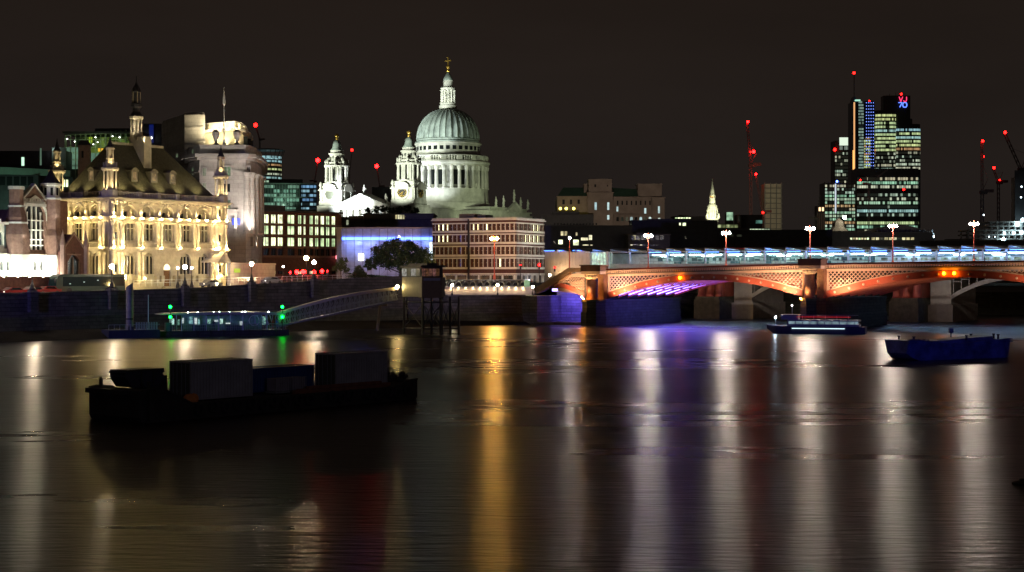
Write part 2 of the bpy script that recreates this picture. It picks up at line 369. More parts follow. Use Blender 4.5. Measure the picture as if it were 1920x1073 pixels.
# pedestals + globe lamps on the wall
GLOBE = emit("globe_lamp_glow", (1,.80,.55), 480)
LAMPW = emit("bridge_lamp_glow", (1,.84,.70), 1300)
LAMPO = emit("orange_lamp_glow", (1,.47,.09), 1700)
def globe_lamp(px, D, zt, gy, label, grp="globe lamps on the river wall"):
    x = PX(px, D); zg = PZ(gy, D)
    r = thing("embankment_lamp", label, "street lamp", (x, D, zt-.2), R(51.3), grp)
    p = MB(); p.box(-.75,.75,-.75,.45,zt-3.2,zt-.25).box(-.9,.9,-.9,.55,zt-.25,zt+.1).box(-.6,.6,-.6,.4,zt+.1,zt+.45); p.build("pedestal", GRAN, r)
    s = MB(); s.lathe([(.5,zt+.45),(.52,zt+.65),(.34,zt+.9),(.38,zt+1.1),(.2,zt+1.4),(.15,zt+1.7),(.09,zt+2.0),(.08,zg-.55),(.18,zg-.5),(.22,zg-.38)], 0, -.1, 8); s.build("lamp_post", IRON, r, True)
    b = MB(); b.ball((0,-.1,zg), .36, 10, 6); b.build("globe", GLOBE, r, True)
    c = MB(); c.lathe([(.1,zg+.34),(.13,zg+.45),(.02,zg+.62)], 0, -.1, 6); c.build("crown_finial", IRON, r)
    return r
globe_lamp(60, 259.6, 7.6, 513, "bright globe lamp on the wall beside the red brick college")
globe_lamp(209, 272, 7.8, 500, "globe lamp on the wall before the corner of the floodlit palace")
globe_lamp(346, 284.4, 8.1, 501, "globe lamp on the wall before the arched doorway, flanked by twin lanterns")
globe_lamp(471, 296.6, 8.7, 495, "globe lamp on the wall before the grey stone forecourt")
globe_lamp(588, 309.2, 9.3, 492, "globe lamp on the wall amid the red signal lights")
# small twin lanterns beyond the road
for px, t in ((333.5, "left small lantern of the pair before the floodlit doorway"), (359.5, "right small lantern of the pair before the floodlit doorway")):
    D = 298; r = thing("lantern_post", t, "street lamp", (PX(px,D), D, 7.2), 0, "twin lanterns before the doorway")
    MB().lathe([(.35,7.2),(.35,8.4),(.12,9.2),(.07,9.4),(.07,11.4)], 0,0,7).build("post", IRON, r)
    MB().ball((0,0,11.7), .22, 8, 5).build("globe", emit("lantern_glow", (1,.92,.75), 60), r, True)

# ------------------------------------------------------------------ floodlit palace-like school building
WARM = (1, .75, .36)
a, ang, L = frame(206, 300, 422, 325.5)
sch = thing("renaissance_building", "floodlit golden stone building with arcades, corner turrets and steep hipped roof", "building", (a.x,a.y,7), ang)
W_ = 16.0
faces = [(Matrix.Identity(4), L, [4.83,9.74,14.7,19.6,24.56], 4.93, 0),
         (rotz(0, W_, R(-90)), W_, [3.0, 7.6, 12.2], 4.6, 1)]
wallm = MB(); corn = MB(); balus = MB()
core = MB(); core.box(.7, L-.7, .7, W_-.7, 7, 25.2); core.build("inner_wall", STONE, sch)
wpane = MB().box(-.5,.5,0,.08,0,1).mesh("window", GLASSD)
wcurt = MB().box(-.5,.5,0,.08,0,1).mesh("window", litwin("curtain_glow", (1,.55,.25), (.9,.75,.5), .12, .2, 1.5))
colm = MB().lathe([(.36,0),(.36,.25),(.27,.35),(.25,3.9),(.24,4.0),(.34,4.3),(.4,4.55),(.4,4.75)], 0,0,9).mesh("column", STONE, smooth=False)
mull = MB()
lights = []
for M, Lf, bays, bw, side in faces:
    wallm.M = M; corn.M = M; balus.M = M; mull.M = M
    ends = [bays[0]-bw/2, bays[-1]+bw/2]
    # end pavilions (plain, with small slot windows)
    for (e0, e1) in ((0 if side == 0 else 0.02, ends[0]), (ends[1], Lf if side == 0 else Lf-.02)):
        if e1 - e0 > .3:
            wallm.box(e0, e1, -.25, .68, 7, 24.6)
            if e1-e0 > 1.5:
                xm = (e0+e1)/2
                for z in (11, 17.2, 22.3):
                    inst("slot_window", wpane, sch, M @ Vector((xm, -.3, z)), 0 if side == 0 else R(-90), (.45,1,1.3))
    for k, c in enumerate(bays):
        x0, x1 = c-bw/2, c+bw/2
        # ground storey
        door = (side == 0 and k == 2)
        if door: wallm.arch(x0, x1, 7, 15.0, c, 1.0, 11.6, 8.2, 0, .68)
        else: wallm.arch(x0, x1, 7, 15.0, c, 1.45, 13.2, 10.6, 0, .68, n=6)
        wallm.box(x0, x1, .05, .68, 15.0, 15.6)
        # first storey
        wallm.box(x0, x0+1.0, 0, .68, 15.6, 21.0); wallm.box(x1-1.0, x1, 0, .68, 15.6, 21.0)
        wallm.box(x0+1.0, x1-1.0, 0, .68, 15.6, 17.0); wallm.box(x0+1.0, x1-1.0, 0, .68, 20.2, 21.0)
        # arcaded top storey
        wallm.arch(x0, x1, 21.0, 24.6, c, 1.5, 22.2, 21.3, 0, .68, n=10)
        rz_ = 0 if side == 0 else R(-90)
        for j in (-1,0,1):
            pm = wcurt if (j == 1 or k % 2 == 0 and j == 0) else wpane
            inst("window", pm, sch, M @ Vector((c+j*.97, .5, 17.0)), rz_, (.86,1,3.2))
            if not door: inst("window", wpane, sch, M @ Vector((c+j*.95, .5, 10.6)), rz_, (.84,1,3.4))
        inst("window", wpane, sch, M @ Vector((c-.75, .5, 21.3)), rz_, (1.1,1,1.2))
        # mullions / colonnettes
        for j in (-.48,.48):
            mull.box(c+j-.09, c+j+.09, .2, .5, 17.0, 20.2)
            if not door: mull.box(c+j-.1, c+j+.1, .2, .5, 10.6, 14.0)
        mull.box(c-1.45, c+1.45, .25, .5, 19.2, 19.35)
        # arch mouldings
        for i in range(10):
            a0, a1 = math.pi*i/10, math.pi*(i+1)/10
            mull.add([(c-1.5*math.cos(a0),-.12,22.2+1.5*math.sin(a0)),(c-1.5*math.cos(a1),-.12,22.2+1.5*math.sin(a1)),(c-1.75*math.cos(a1),-.12,22.2+1.75*math.sin(a1)),(c-1.75*math.cos(a0),-.12,22.2+1.75*math.sin(a0)),
                      (c-1.5*math.cos(a0),.0,22.2+1.5*math.sin(a0)),(c-1.5*math.cos(a1),.0,22.2+1.5*math.sin(a1)),(c-1.75*math.cos(a1),.0,22.2+1.75*math.sin(a1)),(c-1.75*math.cos(a0),.0,22.2+1.75*math.sin(a0))],
                     [(0,1,2,3),(0,4,5,1),(3,2,6,7)])
        # balcony balustrade at the first floor
        for i in range(9): balus.box(c-1.45+i*.34, c-1.35+i*.34, -.62, -.5, 15.75, 16.5)
        balus.box(c-1.6, c+1.6, -.66, -.46, 16.5, 16.62)
        # tympanum figures
        st = MB(M); st.lathe([(.28,21.4),(.33,21.7),(.22,22.1),(.26,22.4),(.1,22.6),(.16,22.8),(.05,22.98)], c+.35, .05, 6)
        st.build("tympanum_figure", STONE, sch)
    if True:
        bnds = [bays[0]-bw/2] + [c+bw/2 for c in bays]
        for i, x in enumerate(bnds):
            rz_ = 0 if side == 0 else R(-90)
            for s_ in (-.68, .68):
                inst("column", colm, sch, M @ Vector((x+s_, -.38, 15.75)), rz_)
                if i in (0,1,len(bnds)-1) or side: inst("column", colm, sch, M @ Vector((x+s_, -.38, 10.3)), rz_, (1,1,.95))
                wallm.box(x+s_-.38, x+s_+.38, -.75, 0, 9.1, 10.3)
            lights.append((M, x, 15.9, 1.0)); lights.append((M, x, 10.0 if (i in (0,1,len(bnds)-1) or side) else 9.6, 1.0 if (i in (0,1,5) or side) else .22))
            lights.append((M, x, 21.4, .55))
            # niche statue
            if 0 < i < len(bnds)-1:
                st = MB(M); st.lathe([(.3,21.5),(.26,22.1),(.32,22.6),(.24,22.95),(.1,23.05),(.17,23.25),(.04,23.45)], x, -.35, 7); st.build("niche_statue", STONE, sch)
        for c in bays: lights.append((M, c, 21.5, .6))
    # cornices
    e = .0
    for z0, z1, pr in ((14.98,15.3,.45),(15.3,15.7,.8),(20.9,21.15,.5),(21.15,21.45,.85),(24.35,24.6,.45),(24.6,24.85,.8),(24.85,25.05,1.05)):
        corn.box(-pr if side == 0 else 0.01, Lf+pr if side == 0 else Lf-.01, -pr, .66, z0, z1)
    n = int(Lf/.82)
    for i in range(n): corn.box(.3+i*.82, .6+i*.82, -.42, -.02, 24.0, 24.33)
    # roof balustrade
    balus.box(0.02, Lf-.02, -.3, .3, 25.05, 25.3); balus.box(0.02, Lf-.02, -.28, .28, 26.0, 26.2)
    x = .2
    while x < Lf-.3:
        balus.box(x, x+.16, -.1, .1, 25.3, 26.0); x += .42
    for x in [bays[0]-bw/2] + [c+bw/2 for c in bays]: balus.box(x-.45, x+.45, -.34, .34, 25.3, 26.3)
# corner pavilion columns
for (x, z, sz_) in ((.15,15.75,1),(.15,10.3,.95),(2.3,15.75,1),(2.3,10.3,.95),(27.9,15.75,1),(27.9,10.3,.95),(30.2,15.75,1),(30.2,10.3,.95),(.15,21.45,.62),(2.3,21.45,.62),(27.9,21.45,.62),(30.2,21.45,.62)):
    inst("column", colm, sch, (x, -.62, z), 0, (1.15,1,sz_))
for y in (2.3, ):
    for z, sz_ in ((15.75,1),(10.3,.95),(21.45,.62)): inst("column", colm, sch, (-.5, y, z), 0, (1,1.15,sz_))
I4 = Matrix.Identity(4)
for x in (.15, 2.3, 27.9, 30.2):
    for z in (16.0, 10.5, 21.6): lights.append((I4, x, z, 1.6))
wallm.M = None
wallm.build("facade_wall", STONE, sch); corn.build("cornice", STONE, sch); balus.build("balustrade", STONE, sch); mull.build("window_tracery", STONE, sch)
fixm = MB().ball((0,0,0), .10, 7, 5).mesh('added_uplight_lamp', emit('added_uplight_glow', (1,.70,.27), 680))  # glowing balls added at the uplights to gild the water reflection
for M, x, z, k in lights:
    if k > .5: inst('added_uplight_lamp', fixm, sch, M @ Vector((x, -1.08 if z > 12 else -1.62, z-.22)))
    p = M @ Vector((x, -1.05 if z > 12 else -1.6, z)); q = M @ Vector((x, -.15, z+4.5))
    lspot(sch, p, q, 1300*k, WARM, 72, .9, .1, "column_uplight")
for x in (4,15,26): lspot(sch, (x,-13,8.5), (x,0,18), 5500, (1,.80,.42), 110, .9, .4, "facade_fill_flood")  # wide floods added to even out the facade light
for y in (4,12): lspot(sch, (-12,y,8.5), (0,y,18), 3800, (1,.80,.42), 110, .9, .4, "facade_fill_flood")
# lit doorway, lit panels at ground
MB().box(13.75,15.65,.3,.45,11.4,12.7).build("fanlight", emit("fanlight_glow", (1,.85,.5), 2.0, False), sch)
d = MB().box(13.8,15.6,.35,.5,8.2,11.3).build("door", mat("oak_door", (.20,.10,.04), .6, .3, 3), sch)
st = MB(); st.box(12.9,16.5,-1.6,0,7,7.5).box(13.2,16.2,-1.0,0,7.5,8.1); st.build("entrance_step", STONE, sch)
lspot(sch, (14.7,-2.0,7.8), (14.7,0,11), 60, WARM, 110, .8, .1, "door_light")
# roof
rf = MB(); yb0, yb1 = .6, W_-.6; zr = 36.0
A=(.6,yb0,25.6); B=(L-.6,yb0,25.6); C_=(L-.6,yb1,25.6); D_=(.6,yb1,25.6)
rl, rr = (7.0,8.0,zr), (21.0,8.0,zr)
def lerp(p,q,t): return tuple(p[i]+(q[i]-p[i])*t for i in range(3))
# a slight bell-cast at the eaves
k = .14
eA,eB,eC,eD = [(lerp(p,r_,k)[0],lerp(p,r_,k)[1],25.6+ (zr-25.6)*k*.72) for p,r_ in ((A,rl),(B,rr),(C_,rr),(D_,rl))]
rf.add([A,B,C_,D_,eA,eB,eC,eD,rl,rr], [(0,1,5,4),(1,2,6,5),(2,3,7,6),(3,0,4,7),(4,5,9,8),(5,6,9),(6,7,8,9),(7,4,8)])
roof = rf.build("roof", SLATE, sch)
MB().box(6.8,21.2,7.85,8.15,zr-.15,zr+.35).build("ridge_capping", STONE, roof)
DORM = mat("dimmed_dormer_stone", (.16,.14,.10), .85, .2, 1)  # stone darkened to hold down the overlit dormer fronts
def dormer(M):
    b = MB(M); b.box(-.8,-.5,0,1.6,28.4,30.4).box(.5,.8,0,1.6,28.4,30.4).box(-.5,.5,0,1.6,28.4,28.8)
    b.box(-.95,.95,-.15,1.8,30.4,30.6).extr([(-.95,30.6),(.95,30.6),(.5,31.0),(0,31.15),(-.5,31.0)],-.1,2.4).box(-.8,.8,.3,2.2,28.4,30.4)
    o = b.build("dormer", DORM, roof)
    MB(M).box(-.5,.5,.1,.2,28.8,30.3).build("dormer_window", litwin("dormer_glow", (1,.6,.25),(1,.75,.4), .35), o)
for x in (8.6, 13.7, 18.6): dormer(rotz(x, 2.55, 0))
dormer(rotz(2.5, 8, R(-90)))
for x in (4.5, 9.5, 14.5, 19.5, 24.5): lspot(sch, (x,-.0,26.4), (x+.3,5,33), 650, (1,.84,.42), 110, .9, .15, "roof_floodlight")
for y in (4, 8, 12): lspot(sch, (.0,y,26.4), (5,y,33), 420, (1,.84,.42), 110, .9, .15, "roof_floodlight")
# corner turrets
def turret(x, y, lab=None):
    t = MB(); t.lathe([(1.5,25.05),(1.5,26.4),(1.3,26.6)], x, y, 8, R(22.5)); t.lathe([(.55,26.6),(.55,30.2)], x, y, 8)
    t.lathe([(1.5,30.0),(1.75,30.3),(1.75,30.6),(1.2,30.8),(1.0,31.6),(.75,32.1),(.8,32.3)], x, y, 8, R(22.5))
    t.lathe([(.3,32.3),(.3,34.1)], x, y, 6); t.lathe([(.85,34.0),(.9,34.3),(.7,34.5)], x, y, 8, R(22.5))
    o = t.build("corner_turret", STONE, sch)
    for i in range(8):
        an = math.pi/4*i+R(22.5)
        inst("colonnette", c1, o, (x+1.2*math.cos(an), y+1.2*math.sin(an), 26.6), 0, (1,1,3.45))
        if i % 2 == 0:
            inst("colonnette", c1, o, (x+.62*math.cos(an), y+.62*math.sin(an), 32.3), 0, (.8,.8,1.75))
            inst("colonnette", c1, o, (x+1.3*math.cos(an), y+1.3*math.sin(an), 30.6), 0, (1,1,1.0))
    MB().lathe([(.7,34.5),(.45,35.0),(.3,35.4),(.12,36.2),(.02,36.8)], x, y, 8).build("turret_cap", LEADD, o)
    lspot(sch, (x-.2,y-2.0,26.3), (x,y,31), 800, WARM, 100, .8, .1, "turret_light"); lspot(sch, (x-1.8,y-.4,26.3), (x,y,30), 600, WARM, 100, .8, .1, "turret_light")
    lspot(sch, (x-1.0,y-1.4,31.2), (x,y,34), 300, WARM, 110, .8, .1, "turret_light")
c1 = MB().lathe([(.17,0),(.15,.06),(.14,.92),(.2,1.0)], 0,0,6).mesh("colonnette", STONE)
turret(.6,.6); turret(L-.6,.6); turret(.6, W_-.6)
# fleche
x, y = 14.1, 8.0
o = MB().box(x-.95,x+.95,y-3.2,y+.95,31.4,37.6).box(x-1.15,x+1.15,y-1.15,y+1.15,37.0,37.6).build("fleche", STONE, roof)
fl = MB(); fl.lathe([(1.3,37.6),(1.3,38.4),(1.1,38.5)], x,y,8,R(22.5)); fl.lathe([(.35,38.5),(.35,41.2)],x,y,6); fl.lathe([(1.2,41.1),(1.45,41.4),(1.45,41.7)],x,y,8,R(22.5)); fl.build("fleche_lantern", STONE, o)
for i in range(8):
    an = math.pi/4*i+R(22.5); inst("colonnette", c1, o, (x+1.05*math.cos(an), y+1.05*math.sin(an), 38.5), 0, (1.1,1.1,2.7))
fl = MB(); fl.lathe([(1.3,41.7),(1.1,42.2),(.8,42.6),(.75,43.3),(1.1,43.6),(1.1,44.2),(.8,44.4),(.75,46.4),(.95,46.6),(.9,46.9),(.65,47.5),(.3,48.0),(.12,48.6),(.06,49.8)],x,y,8,R(22.5)); fl.build("fleche_spire", LEADD, o)
for i in range(6):
    an = math.pi/3*i; inst("colonnette", c1, o, (x+.82*math.cos(an), y+.82*math.sin(an), 44.4), 0, (.5,.5,2.2))
lspot(sch, (x-1.2,y-2.6,38.6), (x,y,41), 420, (1,.85,.6), 90, .8, .1, "fleche_light"); lspot(sch, (x-2.4,y-.8,37.8), (x,y,41), 280, (1,.85,.6), 90, .8, .1, "fleche_light")
lspot(sch, (x-1.0,y-3.3,36.5), (x,y-1,44), 420, (1,.85,.6), 70, .8, .1, "fleche_light")

# ------------------------------------------------------------------ red brick Gothic college (left edge)
a, ang, L = frame(0, 276, 118, 291)
col = thing("gothic_college", "floodlit red brick Gothic college with tall traceried window and stone turrets", "building", (a.x,a.y,6.6), ang)
def cx_(px): return pxx(px, a, ang)
CST = mat("pale_dressed_stone", (.52,.52,.46), .85, .15, .8)
x0, x1 = cx_(42), cx_(84); xm = cx_(66)
m = MB(); m.arch(x0, x1, 14.0, 22.6, xm, 1.75*1.7, 20.0, 14.9, 0, .8, True, 10); m.box(x0, x1, .8, 14, 14, 22.0)
m.box(-8, x1, -.01, 14, 10.2, 13.99)
m.extr([(xm-3.2,23.5),(xm+3.2,23.5),(xm,26.3)], .2, .8)
m.box(cx_(84), cx_(112), .2, 14, 14.0, 17.5)
m.build("hall_wall", BRICK, col)
m = MB(); m.box(x0, x1, -.35, .9, 22.6, 23.1)
for i in range(8): m.box(x0+.3+i*(x1-x0-.6)/8, x0+.3+(i+.55)*(x1-x0-.6)/8, -.2, .3, 23.1, 24.0)
m.box(x0, x1, -.15,.2, 23.1, 23.5)
for s_ in (-1, 1): m.hexa(xm-3.3 if s_<0 else xm, xm if s_<0 else xm+3.3, 23.5 if s_<0 else 26.3, 26.3 if s_<0 else 23.5, 23.85 if s_<0 else 26.7, 26.7 if s_<0 else 23.85, 0, .9)
m.box(-8, x1+.3, -.3, .4, 13.6, 14.1)
# big window frame moulding
for i in range(10):
    def pt(rr, i):
        t = -math.cos(math.pi*i/10); xx = xm + rr*t; return (xx, 20.0 + rr*1.35*math.sqrt(max(0,1-abs(t)**1.35)))
    p0, p1, p2, p3 = pt(2.98,i), pt(2.98,i+1), pt(3.4,i+1), pt(3.4,i)
    m.add([(p[0],-.12,p[1]) for p in (p0,p1,p2,p3)]+[(p[0],.02,p[1]) for p in (p0,p1,p2,p3)], [(0,1,2,3),(0,4,5,1),(3,2,6,7)])
for s_ in (-1,1): m.box(xm+s_*3.2-.2, xm+s_*3.2+.2, -.12, 0, 14.9, 20.0)
for z in (15.6, 16.6, 18.3, 20.0): m.box(xm-2.98, xm+2.98, .25, .5, z, z+.22)
for i in range(1,5): m.box(xm-2.98+i*1.19-.09, xm-2.98+i*1.19+.09, .2, .5, 14.9, 22.6 if i in (2,3) else 21.6)
m.box(xm-2.98, xm+2.98, .12, .5, 14.1, 14.9)
m.build("stone_dressing", CST, col)
MB().box(xm-2.9,xm+2.9,.55,.7,14.9,23.4).build("tall_window", GLASSD, col)
# lower storey with arcaded windows
m = MB(); xs = -7.5
while xs < x1+3:
    m.arch(xs, xs+1.7, 10.2, 13.6, xs+.85, .5, 12.3, 11.2, -.28, -.02, True, 6); xs += 1.7
m.build("arcade", CST, col)
MB().box(-7.5, x1+3, -.012, -.008, 10.3, 13.5).build("arcade_glass", litwin("pale_glow", (.8,.85,.8),(.9,.9,.85), .25), col)
MB().box(x1, x1+3.3, 0, 4, 10.2, 14.0).build("porch_wall", CST, col)
# left wing
m = MB(); m.box(-8, x0-3.5, .3, 10, 14.1, 15.0)
xs = -7.9
while xs < x0-4.4:
    m.arch(xs, xs+1.55, 15.0, 19.2, xs+.78, .42, 17.4, 15.6, .3, .6, True, 6); xs += 1.55
m.box(-8, x0-3.3, .15, 10, 19.2, 19.6)
for i in range(8): m.box(-7.8+i*1.1, -7.2+i*1.1, .15, .5, 19.6, 20.2)
m.build("side_wing", CST, col)
MB().box(-7.9, x0-3.5, .62,.7, 15.2, 19.0).build("wing_window", litwin("wing_glow", (.3,.6,.7),(.5,.7,.7), .12), col)
# turrets
def cturret(px, ztop, zlan0, zlan1, zsp, r, name):
    xx = cx_(px); t = MB(); t.lathe([(r*1.2,14),(r*1.2,17.5),(r,18.6),(r,zlan0)], xx, .3, 8, R(22.5)); o = t.build(name, BRICK, col); MB().lathe([(r*1.25,10.2),(r*1.25,14)], xx, .3, 8, R(22.5)).build('turret_base', CST, o)
    t = MB(); t.lathe([(r*1.12,zlan0),(r*1.12,zlan0+.3),(r*.9,zlan0+.35),(r*.9,zlan1),(r*1.15,zlan1+.1),(r*1.15,zlan1+.5),(r,zlan1+.55)], xx, .3, 8, R(22.5)); t.build("lantern_stage", CST, o)
    for i in range(8):
        an = math.pi/4*i
        MB().box(-.18,.18,-.04,.04,zlan0+.7,zlan1-.3).M
        b = MB(rotz(xx+r*.86*math.cos(an), .3+r*.86*math.sin(an), an+math.pi/2)); b.box(-.22,.22,-.06,.06,zlan0+.7,zlan1-.3); b.build("lancet", GLASSD, o)
    MB().lathe([(r,zlan1+.55),(r*.55,(zlan1+zsp)/2),(.12,zsp),(.2,zsp+.1),(.05,zsp+.5)], xx, .3, 8, R(22.5)).build("turret_spire", LEADD, o)
    return xx
cturret(98, 0, 24.0, 26.4, 29.5, 1.7, "stair_turret")
xx = cx_(33)
MB().lathe([(2.45,10.2),(2.45,14)], xx, .3, 8, R(22.5)).build('turret_base', CST, col)
t = MB(); t.lathe([(2.4,14),(2.4,17.5),(1.9,19.5),(1.9,20.5),(1.3,22.4),(1.3,25.4)], xx, .3, 8, R(22.5)); o = t.build("buttress_turret", BRICK, col)
t = MB(); t.lathe([(1.5,25.4),(1.5,25.9),(1.2,26.0)], xx, .3, 8, R(22.5)); t.lathe([(1.5,22.3),(1.5,22.6)], xx,.3,8,R(22.5)); t.lathe([(2.1,19.4),(2.1,19.7)], xx,.3,8,R(22.5)); t.build("turret_band", CST, o)
# low front wall and rear roofs
m = MB(); m.box(-10, x1+3.5, -3.4, -2.9, 6.6, 10.1)
for i in range(11): m.box(-9.3+i*2.2, -8.5+i*2.2, -3.45, -3.4, 8.0, 9.4)
m.build("front_wall", BRICKD, col)
m = MB(); m.extr([(-8,19.5),(x0,19.5),(x0-1,23.0),(-8,23.0)], 6, 12); m.box(-9,x0+1,10,13,14,25.5); m.build("rear_roof", DARK, col)
for x in (-6,-2, 1.5): lspot(col, (x,-2.6,8.2), (x,0,13), 6500, (.95,1,.84), 125, .9, .2, "college_floodlight")
for x in (4.5,8,11,14): lspot(col, (x,-2.6,8.2), (x,0,13), 6500, (1,.96,.82), 125, .9, .2, "college_floodlight")
for x in (-6,-2,1.5,4.5,8,11,14): MB().ball((x,-2.6,7.95+2.2),.12,7,5).build("floodlamp", emit("added_college_glow", (.95,1,.75), 260) if x == -6 else bpy.data.materials["added_college_glow"], col)  # glowing balls added above the floodlights for their reflection in the water
for x in (x0+1, x1-1): lspot(col, (x,-.8,14.4), (xm,-.1,20), 800, (.95,1,.85), 110, .9, .1, "college_floodlight")
for x in (-6,-3): lspot(col, (x,-.3,14.3), (x,.3,18), 320, (.9,1,.9), 130, .9, .1, "college_floodlight")
for x in (cx_(48), cx_(80)): lspot(col, (x,.0,23.4), (xm,.4,25.6), 70, (1,.8,.7), 120, .8, .1, "gable_light")
lspot(col, (cx_(90),-3,19), (cx_(98),0,25), 420, (.9,1,.95), 60, .8, .1, "turret_light")
lspot(col, (cx_(26),-3,16), (cx_(33),0,23), 420, (.9,1,.95), 70, .8, .1, "turret_light")
# ------------------------------------------------------------------ dark red gabled house between them
a, ang, L = frame(117, 287, 160, 293)
gh = thing("gabled_gatehouse", "unlit dark red brick gatehouse with pinnacled gable beside the golden building", "building", (a.x,a.y,6.8), ang)
m = MB(); m.arch(0, L, 9.6, 14.6, L/2, L*.28, 12.8, 10.4, 0, .5, False, 2); m.box(0, L, .5, 5, 6.8, 14.6); m.box(0,L,0,.5,6.8,9.6); m.extr([(0,14.6),(L,14.6),(L/2,17.8)], 0, 5)
m.box(L*.62,L*1.0,4,5.2,14.6,24.0); m.box(-1.5,L*.45,5,9,12,20)
m.build("wall", BRICKD, gh)
m = MB()
for x in (0, L): m.lathe([(.5,6.8),(.5,15.6),(.6,15.7),(.3,17.2),(.03,18.6)], x, -.1, 6)
for s_ in (0,1): m.hexa(-.2 if not s_ else L/2, L/2 if not s_ else L+.2, 14.5 if not s_ else 17.8, 17.8 if not s_ else 14.5, 14.85 if not s_ else 18.2, 18.2 if not s_ else 14.85, -.15, .2)
for x in (L*.22, L*.49, L*.75): m.box(x, x+.12, .1,.4, 10.4, 13.6)
m.box(L*.2,L*.8,-.08,.2,10.2,10.4); m.box(L*.2,L*.8,-.08,.2,14.0,14.25)
m.build("stone_trim", mat("brown_stone", (.25,.17,.13), .85, .2, 1), gh)
MB().box(L*.2,L*.8,.42,.48,10.4,14.0).build("window", GLASSD, gh)
MB().box(L*.25,L*.7,-.05,.45,7.2,9.2).build("door", DARK, gh)
m = MB(); m.extr([(-1.7,20),(L*.45+.2,20),(L*.2,23.2)], 4.8, 9.2); m.build("rear_gable_roof", DARK, gh)
# ------------------------------------------------------------------ white stone headquarters with a curved front
un = thing("curved_office_building", "tall pale stone building with curved columned corner and lit rooftop storey", "building", (PX(373,350), 350, 7), 0)
OX, OY = PX(373,350), 350
def up(px, D): return (PX(px,D)-OX, D-OY)
def curve(ps):  # px,D list -> local points
    return [up(*p) for p in ps]
main = curve([(296,378),(351,361),(351.5,356),(373,350),(461,350),(470,352),(478,356.5),(484,362),(489,370),(492,380),(493,410),(300,420)])
def grow(pts, d):
    c = Vector((sum(p[0] for p in pts)/len(pts), sum(p[1] for p in pts)/len(pts)))
    out = []
    n = len(pts)
    for i in range(n):
        p0, p1, p2 = Vector(pts[i-1]), Vector(pts[i]), Vector(pts[(i+1)%n])
        n1 = (p1-p0).normalized(); n2 = (p2-p1).normalized(); nn = Vector((n1.y,-n1.x)) + Vector((n2.y,-n2.x))
        if nn.length < 1e-4: nn = Vector((n1.y,-n1.x))
        nn.normalize(); out.append(tuple(p1 + nn*d))
    return out
core = MB().prism(grow(main,-.2), 7, 35.6).build("wall", PORTG, un)
m = MB(); m.prism(grow(main,.05), 7, 18.8); m.prism(grow(main,.6), 35.6, 36.2); m.prism(grow(main,1.3), 36.2, 36.9); m.prism(grow(main,-.3), 36.9, 38.6); m.prism(grow(main,-.1),38.6,38.9); m.prism(grow(main,.25),18.8,19.3); m.prism(grow(main,.12), 32.9, 33.3)
m.build("cornice", PORTG, un)
# upper storeys, set back
ups = curve([(338,380),(384,362),(440,356),(456,360),(465,367),(470,378),(470,405),(340,405)])
MB().prism(ups, 38.6, 42.6).build("attic_storey", mat("cream_stone", (.50,.46,.36), .85, .15, .4), un)
m = MB(); m.prism(grow(ups,.6), 42.6, 43.1); m.build("attic_cornice", PORTG, un)
MB().prism(grow(ups,-1.0), 43.1, 44.6).build("rooftop_pavilion", mat("cream_paint", (.6,.55,.42), .8, .1, .4), un)
MB().prism(grow(ups,-.6), 44.6, 44.8).build("pavilion_roof", PORTG, un)
m = MB(); m.prism(curve([(303,383),(345,366),(346,362),(384,361),(386,366),(386,400),(305,402)]), 36.9, 46.6); m.prism(curve([(305,384),(344,367.5),(346,363.5),(382,362.5),(384,367),(384,398),(307,400)]), 46.6, 47.3); m.build("stair_block", PORTG, un)
m = MB(); m.prism(curve([(302.5,382.5),(345,365.4),(346,361.4),(384.4,360.4),(386.5,365),(386.5,400.5),(304.5,402.5)]), 43.6, 43.9); m.prism(curve([(302.5,382.5),(345,365.4),(346,361.4),(384.4,360.4),(386.5,365),(386.5,400.5),(304.5,402.5)]), 40.2, 40.6); m.build("string_course", PORTG, un)
for px, D in ((458,361.2),(463.5,366.3),(467.3,372.5)):
    x, y = up(px, D); b = MB(rotz(x, y, R(35 if px < 460 else 58))); b.box(-.45,.45,-.75,.3,38.8,41.6); b.build("attic_window", GLASSD, un)
# giant columns on the curve
gcol = MB().lathe([(.95,19.3-19.3),(.95,.4),(.8,.6),(.68,12.4),(.95,13.2),(1.0,13.6)], 0,0,12).mesh("giant_column", PORTG, smooth=False)
for px, D in ((463,350.2),(471.5,352.2),(479,356.2),(485,362),(489.5,369)):
    x, y = up(px, D); inst("giant_column", gcol, un, (x, y, 19.3))
# windows of the front
wg = MB().box(-.5,.5,-.06,.06,0,1).mesh("window", litwin("green_glow", (.55,.75,.45),(.6,.9,.5), .28, .2, 1.2))
wd = MB().box(-.5,.5,-.06,.06,0,1).mesh("window", GLASSD)
def uw(px, D, y0, y1, w_, me, rz=0):
    x, y = up(px, D); z1, z0 = PZ(y0, D), PZ(y1, D)
    o = inst("window", me, un, (x, y, z0), rz, (w_,1,z1-z0))
    b = MB(rotz(x, y-.08, rz)); b.box(-w_/2-.22,w_/2+.22,-.05,.06,z0-.3,z0); b.box(-w_/2-.22,w_/2+.22,-.05,.06,z1,z1+.3); b.box(-w_/2-.22,-w_/2,-.05,.06,z0,z1); b.box(w_/2,w_/2+.22,-.05,.06,z0,z1)
    b.box(-.06,.06,.0,.05,z0,z1)
    b.build("window_surround", PORTG, un)
uw(426,349.9,313,330,1.5,wg); uw(426,349.9,345,360,1.3,wd); uw(383,349.9,316,330,.6,wg); uw(383,349.9,344,358,.6,wg)
uw(426,349.9,375,397,1.5,wg)
uw(332,367,289,295,.4,wg,R(-12))
uw(466,350.9,313,333,.5,wd,R(14)); uw(466,350.9,345,365,.5,wd,R(14)); uw(466,350.9,385,400,.5,wg,R(14))
